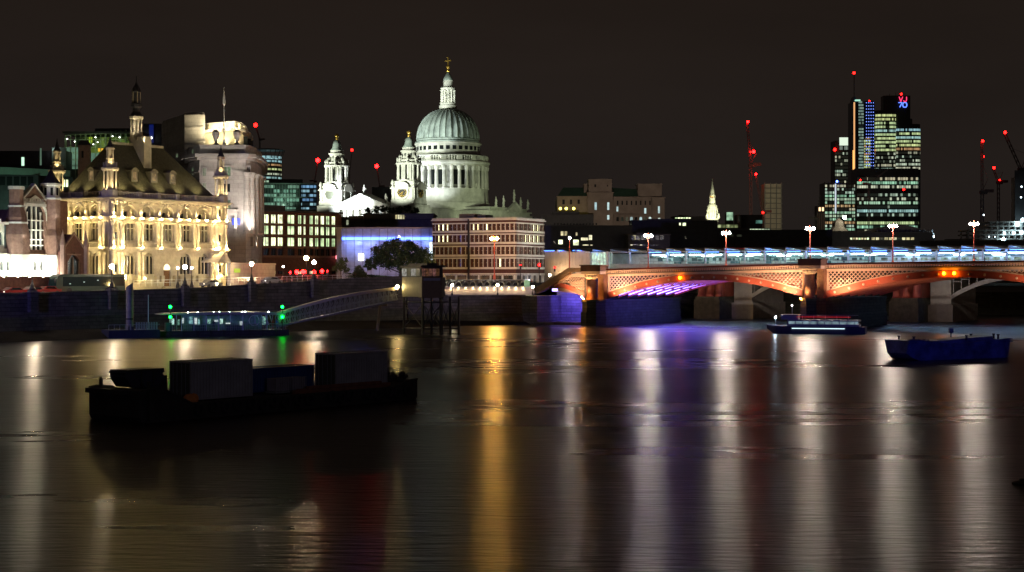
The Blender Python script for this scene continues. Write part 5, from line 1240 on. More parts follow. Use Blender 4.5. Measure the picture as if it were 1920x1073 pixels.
# brick water tower
D=345; wt = thing("brick_stair_tower", "dark brick tower with slit openings rising between glass office and golden roof", "tower", (PX(146,D), D, 7), R(14)); k=D/F
m = MB(); m.box(0,2.7,0,2.4,7,PZ(300,D)); m.box(.05,2.65,.05,2.35,PZ(300,D),PZ(272,D)); m.build("wall", mat("grey_brick", (.20,.15,.12), .9, .25, 1.5), wt)
m = MB(); m.lathe([(1.9,PZ(272,D)),(1.5,PZ(267,D)),(1.2,PZ(264,D)),(1.3,PZ(262.5,D)),(.3,PZ(262,D))],1.35,1.2,4,R(45)); m.build("cap", LEADD, wt)
MB().box(.75,1.2,-.08,.02,PZ(296,D),PZ(283,D)).box(2.63,2.72,.8,1.3,PZ(296,D),PZ(283,D)).build("slit_window", GLASSD, wt)
spot((PX(140,320),325,24), (PX(150,D),D,37), 900, (1,.75,.55), 60, .8, .3, "roof_glow")

# offices behind the curved building
D=620; k=D/F; ro = thing("round_office_tower", "dim round office tower with flared crown of ribs behind the curved building", "building", (PX(502,D), D, 10), 0)
MB().lathe([(5.2,10),(5.2,PZ(300,D))],0,0,20).build("wall", DARK, ro)
m = MB()
for i in range(20):
    an = 2*math.pi*i/20; m.tube((5.5*math.cos(an),5.5*math.sin(an),PZ(345,D)),(5.5*math.cos(an),5.5*math.sin(an),PZ(296,D)),.12,4); m.tube((5.5*math.cos(an),5.5*math.sin(an),PZ(296,D)),(6.6*math.cos(an),6.6*math.sin(an),PZ(283,D)),.12,4)
m.lathe([(6.2,PZ(283,D)),(6.6,PZ(282,D)),(5,PZ(280,D))],0,0,20); m.build("rib", DCONC, ro)
for i, (y, mt) in enumerate(((294,B2),(302,B2),(309,B5),(317,B1),(326,B6),(333,B2),(340,B4))):
    MB().lathe([(5.25,PZ(y+3.4,D)),(5.3,PZ(y+3.3,D)),(5.3,PZ(y,D)),(5.25,PZ(y,D))],0,0,20).build("window_band", mt, ro)
D=560; k=D/F; gg = thing("green_glass_office", "low slanted office with dense grid of pale green lit fins left of the cathedral", "building", (PX(489,D), D, 10), R(10))
L_ = (592-489)*k/math.cos(R(10))
def gy(y): return PZ(y,D)
m = MB(); m.box(0,L_,0,12,10,gy(344)); m.box(3,L_*.75,2,10,gy(344),gy(335)); m.build("wall", DARK, gg)
BG = band("green_grid", 1.1, .62, (.35,.85,.6), (.6,1,.7), .55, 1.7); BGB = band("blue_grid", 1.3, .5, (.25,.55,1), (.5,.9,1), .7, 2.9)
for i in range(6):
    y = 347+i*8.3
    MB().box(.3,L_*.68,-.3,-.02,gy(y+5.6),gy(y)).build("window_band", BG, gg)
    MB().box(L_*.72,L_-.3,-.3,-.02,gy(y+4.6),gy(y)).build("window_band", BGB, gg)
m = MB()
for i in range(26): m.box(i*L_*.68/25,i*L_*.68/25+.16,-.7,-.32,gy(394),gy(344))
for y in (344,369.5,393): m.box(0,L_,-.75,-.3,gy(y)-.15,gy(y)+.15)
m.build("facade_fin", mat("pale_green_fin", (.35,.45,.38), .6, .1, 1), gg)
lspot(gg, (8,-6,gy(385)), (8,0,gy(360)), 900, (.6,1,.75), 120, .9, .3, "office_glow")
D=1000; simple_block("distant_block", "faint dark block seen between the west towers of the cathedral", "building", D, 697, 738, 351, 380, DARK, 14)

# ------------------------------------------------------------------ cranes
def crane(label, D, mast_px, y_base, y_piv, tip, mt, lights, r0=1.2, tail=True, group="tower cranes on the skyline"):
    k = D/F; px0 = mast_px; r_ = thing("tower_crane", label, "crane", (PX(px0,D), D, PZ(y_base,D)), 0, group)
    def P(px, y): return Vector(((px-px0)*k, 0, PZ(y,D)))
    h = r0
    def lattice(p, q, w0, name):
        b = MB(); d = q-p; L_ = d.length; n = max(4, int(L_/(w0*2.2))); u = d/L_; s = Vector((u.z,0,-u.x))*w0/2; t = Vector((0,1,0))*w0/2
        th = max(.10, w0*.10)
        c = [s+t, s-t, -s-t, -s+t]
        for o_ in c: b.tube(p+o_, q+o_, th*1.2, 4)
        for i in range(n):
            a0, a1 = p+d*i/n, p+d*(i+1)/n
            for j in range(4): b.tube(a0+c[j], a1+c[(j+1)%4], th*.8, 3)
        return b.build(name, mt, r_)
    lattice(P(px0,y_base), P(px0,y_piv), h, "mast"); lattice(P(px0,y_piv), P(*tip), h*.75, "jib")
    c_ = MB(); zp = PZ(y_piv,D); dirx = -1 if tip[0] > px0 else 1
    c_.box(-h*.9,h*.9,-h*.9,h*.9,zp-h*.7,zp+h*.5).box(min(dirx*h, dirx*h*4.5),max(dirx*h, dirx*h*4.5),-h*.6,h*.6,zp-h*.2,zp+h*1.0).box(h*.9,h*2.0,-h*.5,h*.5,zp-h*.9,zp+h*.5)
    c_.tube((0,0,zp),(dirx*h*2.2,0,zp+h*5),h*.12,4).tube((dirx*h*2.2,0,zp+h*5),P(tip[0]*.6+px0*.4, tip[1]*.6+y_piv*.4),h*.05,3); c_.build("slewing_platform", mt, r_)
    for px, y, rad, s in lights: beacon(r_, (px-px0)*k, -h, PZ(y,D), rad, s)
    return r_
CRD = mat("dark_crane_steel", (.03,.028,.028), .6, .2, 1); CRR = mat("red_crane_steel", (.09,.018,.018), .6, .2, 1); CRG = mat("green_grey_crane_steel", (.16,.20,.18), .6, .2, 1)
crane("crane whose red beacon shines just right of the curved building", 700, 487, 330, 262, (479.5,236), CRD, [(479.5,235,.85,10)], .5)
crane("crane with brightest red beacon left of the left cathedral tower", 1150, 590, 392, 340, (596,303), CRD, [(596,301,1.5,60)], .8)
crane("crane with small faint red beacon high between the cathedral towers", 1500, 655, 392, 330, (660,283), CRD, [(660,281.5,1.2,10)], .6)
crane("crane with bright red beacon left of the clock tower", 1150, 712, 392, 350, (706.5,314), CRD, [(706.5,312,1.35,60)], .8)
crane("tall red crane with beacons left of the concrete tower block", 1300, 1407.5, 440, 310, (1401,230), CRR, [(1401.5,229,.9,60),(1412.5,285,1.15,60),(1407,285.5,.6,10)], 1.9)
crane("lower red crane leaning left beside the concrete tower block", 1300, 1430, 440, 398, (1417,329), CRR, [(1417,327,.8,60),(1430,399,.8,10)], 1.6)
crane("small dark crane standing left of the orange lit arches", 1300, 1530, 440, 410, (1538,366), CRD, [], 1.3)
crane("green-grey vertical crane left of the building site", 1000, 1841.5, 440, 360, (1841,266), CRG, [(1841,265,.8,10),(1843.5,294,.35,10)], 1.6)
crane("dark crane with jib leaning left behind the building site", 1000, 1872, 440, 342, (1862.5,317), CRD, [(1862.5,315,.8,10),(1873.5,338,.45,10)], 1.3)
crane("largest crane at the right edge with long raised jib", 900, 1914, 440, 318, (1884,251), CRD, [(1883,249,.8,10)], 1.7)
crane("thin pale crane in front of the wide office slab", 1400, 1629, 440, 345, (1667,316), mat("pale_crane_steel", (.3,.3,.28), .6, .1, 1), [(1612.5,338,.7,10),(1694,355.5,.9,10)], 1.2)
# building site at the right edge
D=600; k=D/F; cs_ = thing("building_site", "concrete frame building site with blue-white work lights at right edge", "building site", (PX(1818,D), D, 8), 0)
m = MB()
for i in range(5): m.box(0 if i < 3 else 8,26,2,16,PZ(448-i*8,D)-.25,PZ(448-i*8,D)+.25)
for i in range(12):
    for yy in (2.3,12): m.box(i*2.2,i*2.2+.5,yy,yy+.5,8,PZ(446-(16 if i < 4 else 30),D))
m.box(20,26,6,14,8,PZ(330,D)); m.build("concrete_frame", CONC, cs_)
m = MB(); m.box(18.6,25,5,5.6,PZ(430,D),PZ(318,D)); m.build("core_wall", DARK, cs_)
for i in range(14): m_ = None
m = MB()
for i in range(9): m.tube((i*2.9,1.4,PZ(452,D)),(i*2.9,1.4,PZ(415,D)),.08,4)
for y in (420,430,441): m.tube((0,1.4,PZ(y,D)),(26,1.4,PZ(y,D)),.08,4)
m.build("scaffold", GMET, cs_)
for px, y, rad, mtl in ((1909,420,.75,0),(1919,412,.6,0),(1902,437,.5,0),(1885,437,.42,0),(1883,449,.6,0),(1917,436,.6,0),(1846,403,.3,1),(1856,444,.25,1),(1867,444,.2,1),(1917,350,.3,1),(1916,370,.3,1)):
    MB().ball(((px-1818)*k,1.0,PZ(y,D)),rad,8,6).build("work_light", emit("site_light", (.62,.92,1), 26) if mtl == 0 else emit("small_site_light", (.7,.9,1), 7), cs_)
crane_done = True
# ------------------------------------------------------------------ road bridge
BA = math.atan2(-25, 40.4)
br = thing("arch_bridge", "red and cream iron arch bridge with orange lit lattice spandrels and blue lit underside", "bridge", (17.7, 331, 0), BA)
def ztop(x): 
    t = max(0, min(1, x/100)); return 11.55+1.45*(1-(1-t)**2)
SP = [(2.4, 45.2, 5.5, 9.35, 6.1), (49.6, 98.3, 6.0, 10.0, 6.3), (102.6, 150, 6.3, 10.1, 6.3)]   # x0, x1, spring z left, crown z, spring z right
def zarch(s, x):
    x0, x1, za, zc, zb = s; t = (x-x0)/(x1-x0); base = za + (zb-za)*t
    return base + (zc-(za+zb)/2)*(1-(2*t-1)**2)
RD = 1.25
def arc_mesh(s, y0, y1, dz0, dz1, n=28, x_a=None, x_b=None, mb=None):
    m = mb or MB(); xa = s[0] if x_a is None else x_a; xb = s[1] if x_b is None else x_b
    for i in range(n):
        a_, b_ = xa+(xb-xa)*i/n, xa+(xb-xa)*(i+1)/n
        m.hexa(a_, b_, zarch(s,a_)+dz0, zarch(s,b_)+dz0, zarch(s,a_)+dz1, zarch(s,b_)+dz1, y0, y1)
    return m
for si, s in enumerate(SP):
    arc_mesh(s, 0, .35, 0, RD).build("arch_rib", BRED, br)
    m = arc_mesh(s, -.12, 0, RD-.18, RD); arc_mesh(s, -.12, 0, 0, .15, mb=m); m.build("rib_flange", BRED, br)
    for j in range(1, 8): arc_mesh(s, j*4.4, j*4.4+.25, .15, RD-.1, 20).build("arch_rib", BRED, br)
    # bosses
    b = MB(); n = 17
    for i in range(n):
        x = s[0]+(s[1]-s[0])*(i+.6)/(n+.2); z = zarch(s,x)+RD/2
        bb_ = MB(Matrix.Translation((x,0,z)) @ Matrix.Rotation(R(90),4,'X')); bb_.lathe([(.26,0),(.24,.08),(.1,.16)],0,0,8); b.add(bb_.vs, bb_.fs)
    b.build("rib_boss", BPINK, br)
    # spandrel lattice (front face): crossed bars with small rings, and a frame
    m = MB(); cs = .82; x = s[0]+.45; k_ = 0
    while x < s[1]-.3:
        zt_ = ztop(x)-1.35; zb_ = zarch(s,x)+RD; z = zt_
        while z - cs > zb_-.25:
            m.tube((x,.1,z-cs),(x+cs,.1,z),.085,4); m.tube((x,.16,z),(x+cs,.16,z-cs),.085,4)
            m.ball((x+cs/2,.08,z-cs/2),.16,6,4)
            z -= cs
        x += cs
    m.build("spandrel_lattice", BPINK, br)
    m = MB()
    for i in range(40):
        a_, b_ = s[0]+(s[1]-s[0])*i/40, s[0]+(s[1]-s[0])*(i+1)/40
        if ztop(a_)-1.55 > zarch(s,a_)+RD+.05: m.hexa(a_, b_, zarch(s,a_)+RD, zarch(s,b_)+RD, zarch(s,a_)+RD+.22, zarch(s,b_)+RD+.22, -.02, .3)
        m.hexa(a_, b_, max(zarch(s,a_)+RD+.01, ztop(a_)-1.55), max(zarch(s,b_)+RD+.01, ztop(b_)-1.55), ztop(a_)-1.1, ztop(b_)-1.1, -.05, .4)
    for xx in (s[0]+.02, s[1]-.42): m.box(xx, xx+.4, -.02, .3, zarch(s, max(s[0],min(s[1],xx)))+RD*.9, ztop(xx)-1.2)
    m.build("spandrel_frame", BPINK, br)
# deck with dentil cornice and parapet
XE = [-2.4, 0, 2.4] + [2.4+i*4.4 for i in range(1,34)]
m = MB(); c = MB(); p = MB(); r2_ = MB(); pb2 = MB()
for a_, b_ in zip(XE[:-1], XE[1:]):
    m.hexa(a_, b_, ztop(a_)-1.1, ztop(b_)-1.1, ztop(a_)-.85, ztop(b_)-.85, -.2, 32.2)
    c.hexa(a_, b_, ztop(a_)-.45, ztop(b_)-.45, ztop(a_)-.3, ztop(b_)-.3, -.62, .3)
    p.hexa(a_, b_, ztop(a_)-.3, ztop(b_)-.3, ztop(a_)-.08, ztop(b_)-.08, -.3, .05)
    p.hexa(a_, b_, ztop(a_)-.08, ztop(b_)-.08, ztop(a_)+.04, ztop(b_)+.04, -.4, .15)
    pb2.hexa(a_, b_, ztop(a_)-.3, ztop(b_)-.3, ztop(a_)+.04, ztop(b_)+.04, 31.9, 32.2)
    r2_.hexa(a_, b_, ztop(a_)-.85, ztop(b_)-.85, ztop(a_)-.7, ztop(b_)-.7, 3.5, 28.5)
x = -2.2
while x < 147:
    c.box(x, x+.24, -.5, -.2, ztop(x)-.85, ztop(x)-.47); x += .5
m.build("deck", DCONC, br); c.build("dentil_cornice", BPINK, br); p.build("parapet", BRED, br); pb2.build("parapet", BRED, br); r2_.build("roadway", ASPH, br)
# piers
def pier(x, zs):
    m = MB(); pts = [(x-2.5,-1.2),(x-1.6,-3.6),(x,-4.6),(x+1.6,-3.6),(x+2.5,-1.2),(x+2.5,34),(x,37),(x-2.5,34)]
    m.prism([(px_*1.0+(px_-x)*.12, py_-.3) for px_, py_ in pts], -1.5, 2.8); m.prism(pts, 2.8, zs-.4); m.prism([(px_+(px_-x)*.08, py_-.15) for px_, py_ in pts], zs-.4, zs+.1)
    o = m.build("pier", GRAND, br)
    m = MB(); m.lathe([(1.15,zs+.1),(1.15,zs+.5),(1.0,zs+.6),(1.0,ztop(x)-2.0)], x-.55, -1.5, 20); m.build("granite_column", BGRAN, o, True)
    m = MB(); m.lathe([(1.0,ztop(x)-2.0),(1.15,ztop(x)-1.9),(1.35,ztop(x)-1.3),(1.3,ztop(x)-1.2),(1.5,ztop(x)-1.0)], x-.55, -1.5, 16)
    for i in range(12):
        an = 2*math.pi*i/12; m.ball((x-.55+1.28*math.cos(an),-1.5+1.28*math.sin(an),ztop(x)-1.5),.2,5,4)
    m.box(x-2.2,x+2.2,-2.9,.1,ztop(x)-1.0,ztop(x)-.4); m.build("capital", BPINK, o)
    m = MB(); m.box(x+.95,x+2.3,-1.6,0,zs+.1,ztop(x)-1.0); m.box(x-2.35,x-1.9,-.6,0,zs+.1,ztop(x)-1.0); m.build("pier_block", mat("brown_pier_stone", (.22,.12,.09), .8, .25, 1.5) if 'pb' not in globals() else pb, o)
    m = MB(); m.box(x-2.3,x+2.3,-3.1,-2.7,ztop(x)-.4,ztop(x)+.75); m.box(x-2.3,x-1.9,-2.7,.3,ztop(x)-.4,ztop(x)+.75); m.box(x+1.9,x+2.3,-2.7,.3,ztop(x)-.4,ztop(x)+.75); m.box(x-2.5,x+2.5,-3.3,.4,ztop(x)+.75,ztop(x)+.95)
    for i in range(7): m.box(x-2.0+i*.62,x-1.8+i*.62,-3.16,-3.1,ztop(x)-.3,ztop(x)+.7)
    m.build("pier_parapet", mat("dark_pier_parapet", (.10,.05,.045), .7, .2, 1), o)
pier(0, 5.2); pier(47.4, 5.9); pier(100.4, 6.0)
OR = (1, .53, .25)
for x, k_ in ((0,1.0),(47.4,1.0),(100.4,.8)):
    if x > 0: lspot(br, (x-5.5,-3.6,6.6), (x-6.0,.1,10.0), 8500*k_, OR, 128, 1, .2, "spandrel_light")
    if x > 0: lspot(br, (x-12,-4.2,7.4), (x-13,.1,10.6), 1900*k_, OR, 120, 1, .2, "spandrel_light")
    lspot(br, (x+5.5,-3.6,6.2), (x+6.2,.1,9.6), 7000*k_, OR, 128, 1, .2, "spandrel_light")
    lspot(br, (x+12,-4.2,7.4), (x+13,.1,10.6), 1900*k_, (1,.45,.2), 120, 1, .2, "spandrel_light")
    lspot(br, (x-1.2,-4.3,6.0), (x-.6,-1.5,9.5), 4200*k_, (1,.62,.22), 70, 1, .1, "column_uplight")
FLO = emit("orange_floodlamp_glow", (1,.34,.04), 500)
for x, y, z in ((-1.2,-4.5,5.9),(46.2,-4.5,6.0)):
    MB().ball((x,y,z),.08 if x != -1.2 else .16,7,5).tube((x,y,z),(x,y+.9,z-.5),.04,4).build("floodlamp", FLO, br, True)
# amber navigation lamps at the crowns
AMB = emit("amber_navigation_lamp", (1,.26,.003), 75)
for x in (19.0, 72.3, 74.2):
    s = SP[0] if x < 40 else SP[1]
    MB().ball((x,-.45,zarch(s,x)+.75),.26,8,6).build("navigation_lamp", AMB, br)
# blue strips under the first arch, between the ribs
PUR = emit("violet_led_strip", (.15,.11,1), 15.0)
PUR2 = emit("magenta_led_strip", (.50,.18,1), 3.5)
for j in range(7):
    s = SP[0]; yj = j*4.4+3.6
    m = MB(); n = 5
    for i in range(n):
        xa = s[0]+.7+i*4.1; xb = xa+3.3
        for q in range(3):
            a_, b_ = xa+(xb-xa)*q/3, xa+(xb-xa)*(q+1)/3; h_ = .16+.30*(1-i/n)
            m.hexa(a_, b_, zarch(s,a_)+RD*.35, zarch(s,b_)+RD*.35, zarch(s,a_)+RD*.35+h_, zarch(s,b_)+RD*.35+h_, yj, yj+.25)
    m.build("light_strip", PUR2 if j == 6 else PUR, br)
for y in (2.5, 9, 16, 24): lspot(br, (4,y,6.0), (15,y+1,9.2), 4500, (.16,.13,1), 100, 1, .3, "violet_light")
for y in (4, 12, 20, 28): lspot(br, (12,y,7.6), (2.5,y,3.0), 1500, (.13,.14,1), 110, 1, .3, "blue_light")
lspot(br, (60,8,8), (50,14,4), 70, (.12,.15,1), 110, 1, .3, "blue_light")
lspot(br, (46.2,-3.6,5.2), (46.5,-1.5,7.2), 60, (.3,.15,1), 70, 1, .1, "violet_spot")
# side span to the abutment, with sloping stone parapet
ss = MB(); n = 12
for i in range(n):
    t0, t1 = i/n, (i+1)/n; xa, xb = -2.4-8.0*t0, -2.4-8.0*t1
    z0 = 5.3+2.6*math.sin(t0*math.pi/2); z1 = 5.3+2.6*math.sin(t1*math.pi/2)
    ss.hexa(xb, xa, z1, z0, z1+.95, z0+.95, 0, .35)
ss.build("side_span_rib", BRED, br)
m = MB(); cs = .62; x = -2.9
while x-cs > -9.6:
    t = (-2.4-x)/8; zlow = 5.3+2.6*math.sin(min(1,t)*math.pi/2)+.95; zhi = 11.0+ (x+6.5)*.52 if x < -6.5 else 10.0; zhi = min(zhi, 9.9)
    z = zhi
    while z-cs > zlow-.1:
        m.tube((x,.1,z-cs),(x-cs,.1,z),.07,4); m.tube((x,.16,z),(x-cs,.16,z-cs),.07,4); m.ball((x-cs/2,.08,z-cs/2),.14,6,4); z -= cs
    x -= cs
m.build("side_span_lattice", BPINK, br)
m = MB(); m.hexa(-10.4,-6.5,7.9,9.9,8.6,10.6,-.1,.5); m.box(-6.5,-2.4,-.1,.5,9.95,10.65); m.hexa(-10.4,-2.4,7.0,6.1,7.9,10.0,1.4,1.6); m.build("side_span_frame", BPINK, br)
lspot(br, (-5.0,-3.4,6.0), (-4.6,.1,8.8), 4200, OR, 110, 1, .2, "spandrel_light")
m = MB(); m.hexa(-14,-6.2,7.0,11.0,7.8,11.9,-1.4,-.2); m.box(-6.2,-2.3,-1.4,.2,11.0,11.9); m.hexa(-14,-6.2,6.4,10.5,7.0,11.0,-1.2,-.1)
m.build("stair_parapet", mat("brown_stair_stone", (.22,.17,.12), .85, .2, 1), br)
m = MB()
for i in range(16): m.box(-14+i*.5,-13.5+i*.5,-.19,1.3,6.9+i*.255,7.2+i*.255)
m.build("stair_flight", CONC, br)
m = MB(); m.box(-2.4,32,12,14,-1,10.2) if False else None
m = MB(); m.box(-15,-2.4,9,10,-1,10.4); m.box(-3.0,-2.2,-.2,32,-1,10.4); m.box(-24,-14,-1,9,-1,6.0); m.box(-15,-2.4,-1,9,-1.2,5.6-1.2 if False else .5); m.build("abutment", GRAN, br)
m = MB(); m.box(-14,-2.6,.5,9,7.6,8.0); m.build("side_span_soffit", DCONC, br)
MB().box(-12.6,-3.6,3.0,3.3,6.95,7.5).build("light_strip", emit("bright_violet_strip", (.28,.22,1), 8), br)
for x in (-11,-7,-4.5): lspot(br, (x,2.5,5.2), (x,4,7.6), 500, (.28,.2,1), 130, 1, .2, "violet_light")
MB().ball((-7.5,7.5,6.8),.25,8,6).build("violet_lamp", emit("violet_lamp_glow", (.3,.2,1), 260), br)
for x in (-12,-9,-5.5): lspot(br, (x,4,7.0), (x,9.2,3), 4500, (.15,.10,1), 120, 1, .2, "violet_light")
for x in (-4.0,): lspot(br, (x-3,2,5.2), (x+2.0,8,3), 900, (.15,.10,1), 120, 1, .2, "violet_light")

# ------------------------------------------------------------------ lamp posts on the bridge
PRED = mat("red_lamp_post_paint", (.45,.08,.05), .5, .1, 1)
def bridge_lamp(px, yh, label, D=None, base=None, double=True, glow=None, col=PRED, group="tall lamps along the road bridge", R_=.27):
    if D is None:
        # on the far kerb of the bridge: solve for x
        u = (px-CX)/F; y_ = 3.2; ox, oy = local(br, (0,y_,0))[:2]
        x = (u*oy-ox)/(math.cos(BA)-u*math.sin(BA)); wx, wy, _ = local(br, (x,y_,0)); base = ztop(x)-.8
    else: wx, wy = PX(px,D), D
    z1 = PZ(yh, wy)
    r_ = thing("lamp_post", label, "street lamp", (wx,wy,base), 0, group)
    m = MB(); m.lathe([(.28,base),(.28,base+.9),(.16,base+1.1),(.13,base+1.2),(.10,z1)],0,0,8)
    if double: m.tube((-.62,0,z1+.05),(.62,0,z1+.05),.07,5); m.tube((-.5,0,z1),(0,0,z1-.7),.05,4); m.tube((.5,0,z1),(0,0,z1-.7),.05,4)
    m.lathe([(.12,z1),(.14,z1+.2),(.03,z1+.7)],0,0,6)
    m.build("post", col, r_, False)
    for sx_ in ((-.62,.62) if double else (0,)):
        MB().ball((sx_,0,z1-.02 if double else z1+.35), R_, 10, 6).build("globe", glow or LAMPW, r_, True)
        MB().lathe([(.14,z1+R_-.05),(.2,z1+R_+.05),(.03,z1+R_+.3)], sx_, 0, 6).build("lamp_cap", IRON, r_)
    return r_
bridge_lamp(1215.5,442,"double globe lamp on the bridge above the blue lit arch, nearest the clad wall")
bridge_lamp(1361.5,437,"double globe lamp on the bridge just right of the slender church spire")
bridge_lamp(1519,428.5,"double globe lamp on the bridge above the middle pier")
bridge_lamp(1674,424,"double globe lamp on the bridge below the wide office slab")
bridge_lamp(1826,420,"double globe lamp on the bridge beside the building site")
bridge_lamp(1068,449,"single globe lamp in front of the beige clad station wall", 372, 9.5, False)
bridge_lamp(927,447.5,"tall orange glowing double lamp in front of the brick and cream hotel", 352, 9.4, True, LAMPO, PRED, "street lamps before the hotel", .30)

# ------------------------------------------------------------------ railway station on the parallel bridge
ST_O = (47.7, 379.5)
st_ = thing("railway_bridge_station", "long glazed station on a rail bridge with sawtooth solar roof lit blue and white", "railway station", (*ST_O, 0), BA)
X0, X1 = -33.4, 150
DKZ = 12.6; RZ = 15.9
m = MB(); m.box(X0,X1,0,26,DKZ-1.0,DKZ); m.box(X0,X1,-.3,0,DKZ-1.3,DKZ+.5); m.build("platform_deck", CONC, st_)
m = MB(); m.box(X0,X1,9,9.3,DKZ,RZ-.2); m.box(X0,X1,24,24.3,DKZ,RZ); m.build("rear_screen", mat("white_screen_panel", (.55,.62,.62), .5, .25, .6), st_)
m = MB(); x = X0+1
colmm = MB().box(-.17,.17,-.17,.17,0,1).mesh("roof_column", WMET)
while x < X1: inst("roof_column", colmm, st_, (x, .3, DKZ), 0, (1,1,RZ-DKZ)); x += 5.05
rl_ = MB()
for z in (DKZ+1.0, DKZ+1.12, DKZ+2.75): rl_.box(X0+14,X1,-.08,.02,z,z+.06)
x = X0
while x < X1: rl_.box(x,x+.05,-.07,.01,DKZ+.5,DKZ+1.05); x += 1.26
rl_.build("glazing_rail", GMET, st_)
# sawtooth roof panels
x = X0-8; PVM = mat("solar_panel_dark", (.02,.022,.03), .3, .1, 1); panels = MB(); und = MB()
RUND = mat("pale_soffit", (.55,.58,.62), .6, .1, .5)
while x < X1:
    panels.add([(x,-3.0,RZ+.85),(x+5.3,-3.0,RZ+.18),(x+5.3,25,RZ+.18),(x,25,RZ+.85),(x,-3.0,RZ+1.0),(x+5.3,-3.0,RZ+.33),(x+5.3,25,RZ+.33),(x,25,RZ+1.0)],[(0,1,2,3),(4,5,6,7),(0,1,5,4),(1,2,6,5),(2,3,7,6),(3,0,4,7)])
    und.add([(x+.1,-2.6,RZ+.80),(x+5.2,-2.6,RZ+.13),(x+5.2,24,RZ+.13),(x+.1,24,RZ+.80)],[(0,1,2,3)])
    und.box(x+.05,x+.15,-2.6,24,RZ+.1,RZ+.8)
    x += 5.05
panels.build("roof_panel", PVM, st_); und.build("roof_soffit", RUND, st_)
m = MB(); m.box(X0,X1,-2.4,-2.15,RZ-.02,RZ+.12); m.box(X0+14,X1,1.0,1.2,RZ-.9,RZ-.75); m.box(X0+14,X1,5,5.25,RZ-.55,RZ-.35); m.build("roof_beam", WMET, st_)
WS = emit("platform_tube_light", (.66,1,.90), 32); WSB = emit("platform_tube_light_blue", (.45,.75,1), 32); BS = emit("blue_soffit_light", (.06,.20,1), 11)
x = X0+16; i = 0
while x < X1-4:
    MB().box(x, x+3.2, 2.6, 2.8, RZ-.75, RZ-.62).build("tube_light", WS if x < 28 else WSB, st_)
    if i % 2 == 0: MB().box(x+.6, x+4.4, 6.3, 6.5, RZ-1.0, RZ-.88).build("tube_light", WS if x < 40 else WSB, st_)
    MB().box(x+1.0, x+4.2, -1.2+(i%3)*.5, -1.08+(i%3)*.5, RZ-.12, RZ-.04).build("blue_strip_light", BS, st_)
    x += 5.05; i += 1
for x in range(-30,150,9): area(local(st_, (x,-.6,DKZ+2.7)), local(st_, (x+.2,-.8,RZ+2)), 170, (.14,.32,1), 5, .8, "soffit_light")
# people silhouettes and platform furniture behind the glass
m = MB()
for x, w_, h_ in ((-13,1.6,2.2),(-5,1.0,2.0),(2,2.2,1.2),(11,1.2,2.6),(24,3.0,1.1),(36,1.4,2.3),(-9.5,5,.9),(16,4,.8)): m.box(x,x+w_,5.5,6.3,DKZ,DKZ+h_)
m.build("kiosk", mat("teal_kiosk", (.06,.12,.13), .6, .3, 1), st_)
# old piers: three red iron columns on a stone base, and a stone pier with arch to the next
def rail_pier(x):
    m = MB(); m.box(x-3.6,x+3.0,-3,20,-1.5,4.6); m.box(x-3.3,x+2.7,-2.7,19,4.6,5.3); m.build("pier_base", mat("green_brown_stone", (.10,.10,.07), .85, .4, 1), st_)
    for i in range(3):
        MB().lathe([(.95,5.3),(.95,5.6),(.78,5.8),(.78,9.8),(1.0,10.1),(1.0,10.9)], x-2.4+i*2.3+ .0, -1.4, 14).build("iron_column", BRED, st_, True)
    MB().box(x-3.3,x+2.7,.5,18,5.3,10.9).build("pier_wall", BRED, st_)
    m = MB(); m.box(x+3.0,x+8.5,4,24,-1.5,3.8); m.box(x+3.4,x+8.0,4.5,24,3.8,10.9); m.build("stone_pier", CONC, st_)
    m = MB(); n=10; s_ = (x+8.0, x+36, 5.0, 9.4, 5.0)
    for i in range(n):
        a_, b_ = s_[0]+14*i/n, s_[0]+14*(i+1)/n; m.hexa(a_,b_,zarch(s_,a_),zarch(s_,b_),zarch(s_,a_)+1.0,zarch(s_,b_)+1.0,4.6,5.0)
    for i in range(7):
        xa = s_[0]+.5+i*1.75; zz = zarch(s_,xa)+1.0
        if 10.8-zz > .3:
            m.box(xa-.08,xa+.08,4.6,4.85,zz,10.9)
            if 10.8-zz > 1.5: m.box(xa,xa+1.7,4.6,4.85,(zz+10.9)/2+.3,(zz+10.9)/2+.45)
    m.build("side_arch", mat("grey_white_paint", (.34,.34,.34), .6, .2, 1), st_)
PIERM = None
for x in (0, 47.4, 100.4): rail_pier(x)
spot((PX(1390,360),352,1.5+8), (PX(1365,378),380,7), 400, (1,.85,.7), 120, 1, .4, "pier_glow")
lspot(st_, (48,-9,8.8), (47.4,-1,6), 260, (1,.75,.7), 120, 1, .4, "pier_glow"); lspot(st_, (57,-7,8.8), (56,5,7), 260, (.9,.9,1), 120, 1, .4, "pier_glow"); lspot(st_, (10,-8,9), (9,5,7), 170, (.95,.95,.8), 120, 1, .4, "pier_glow")
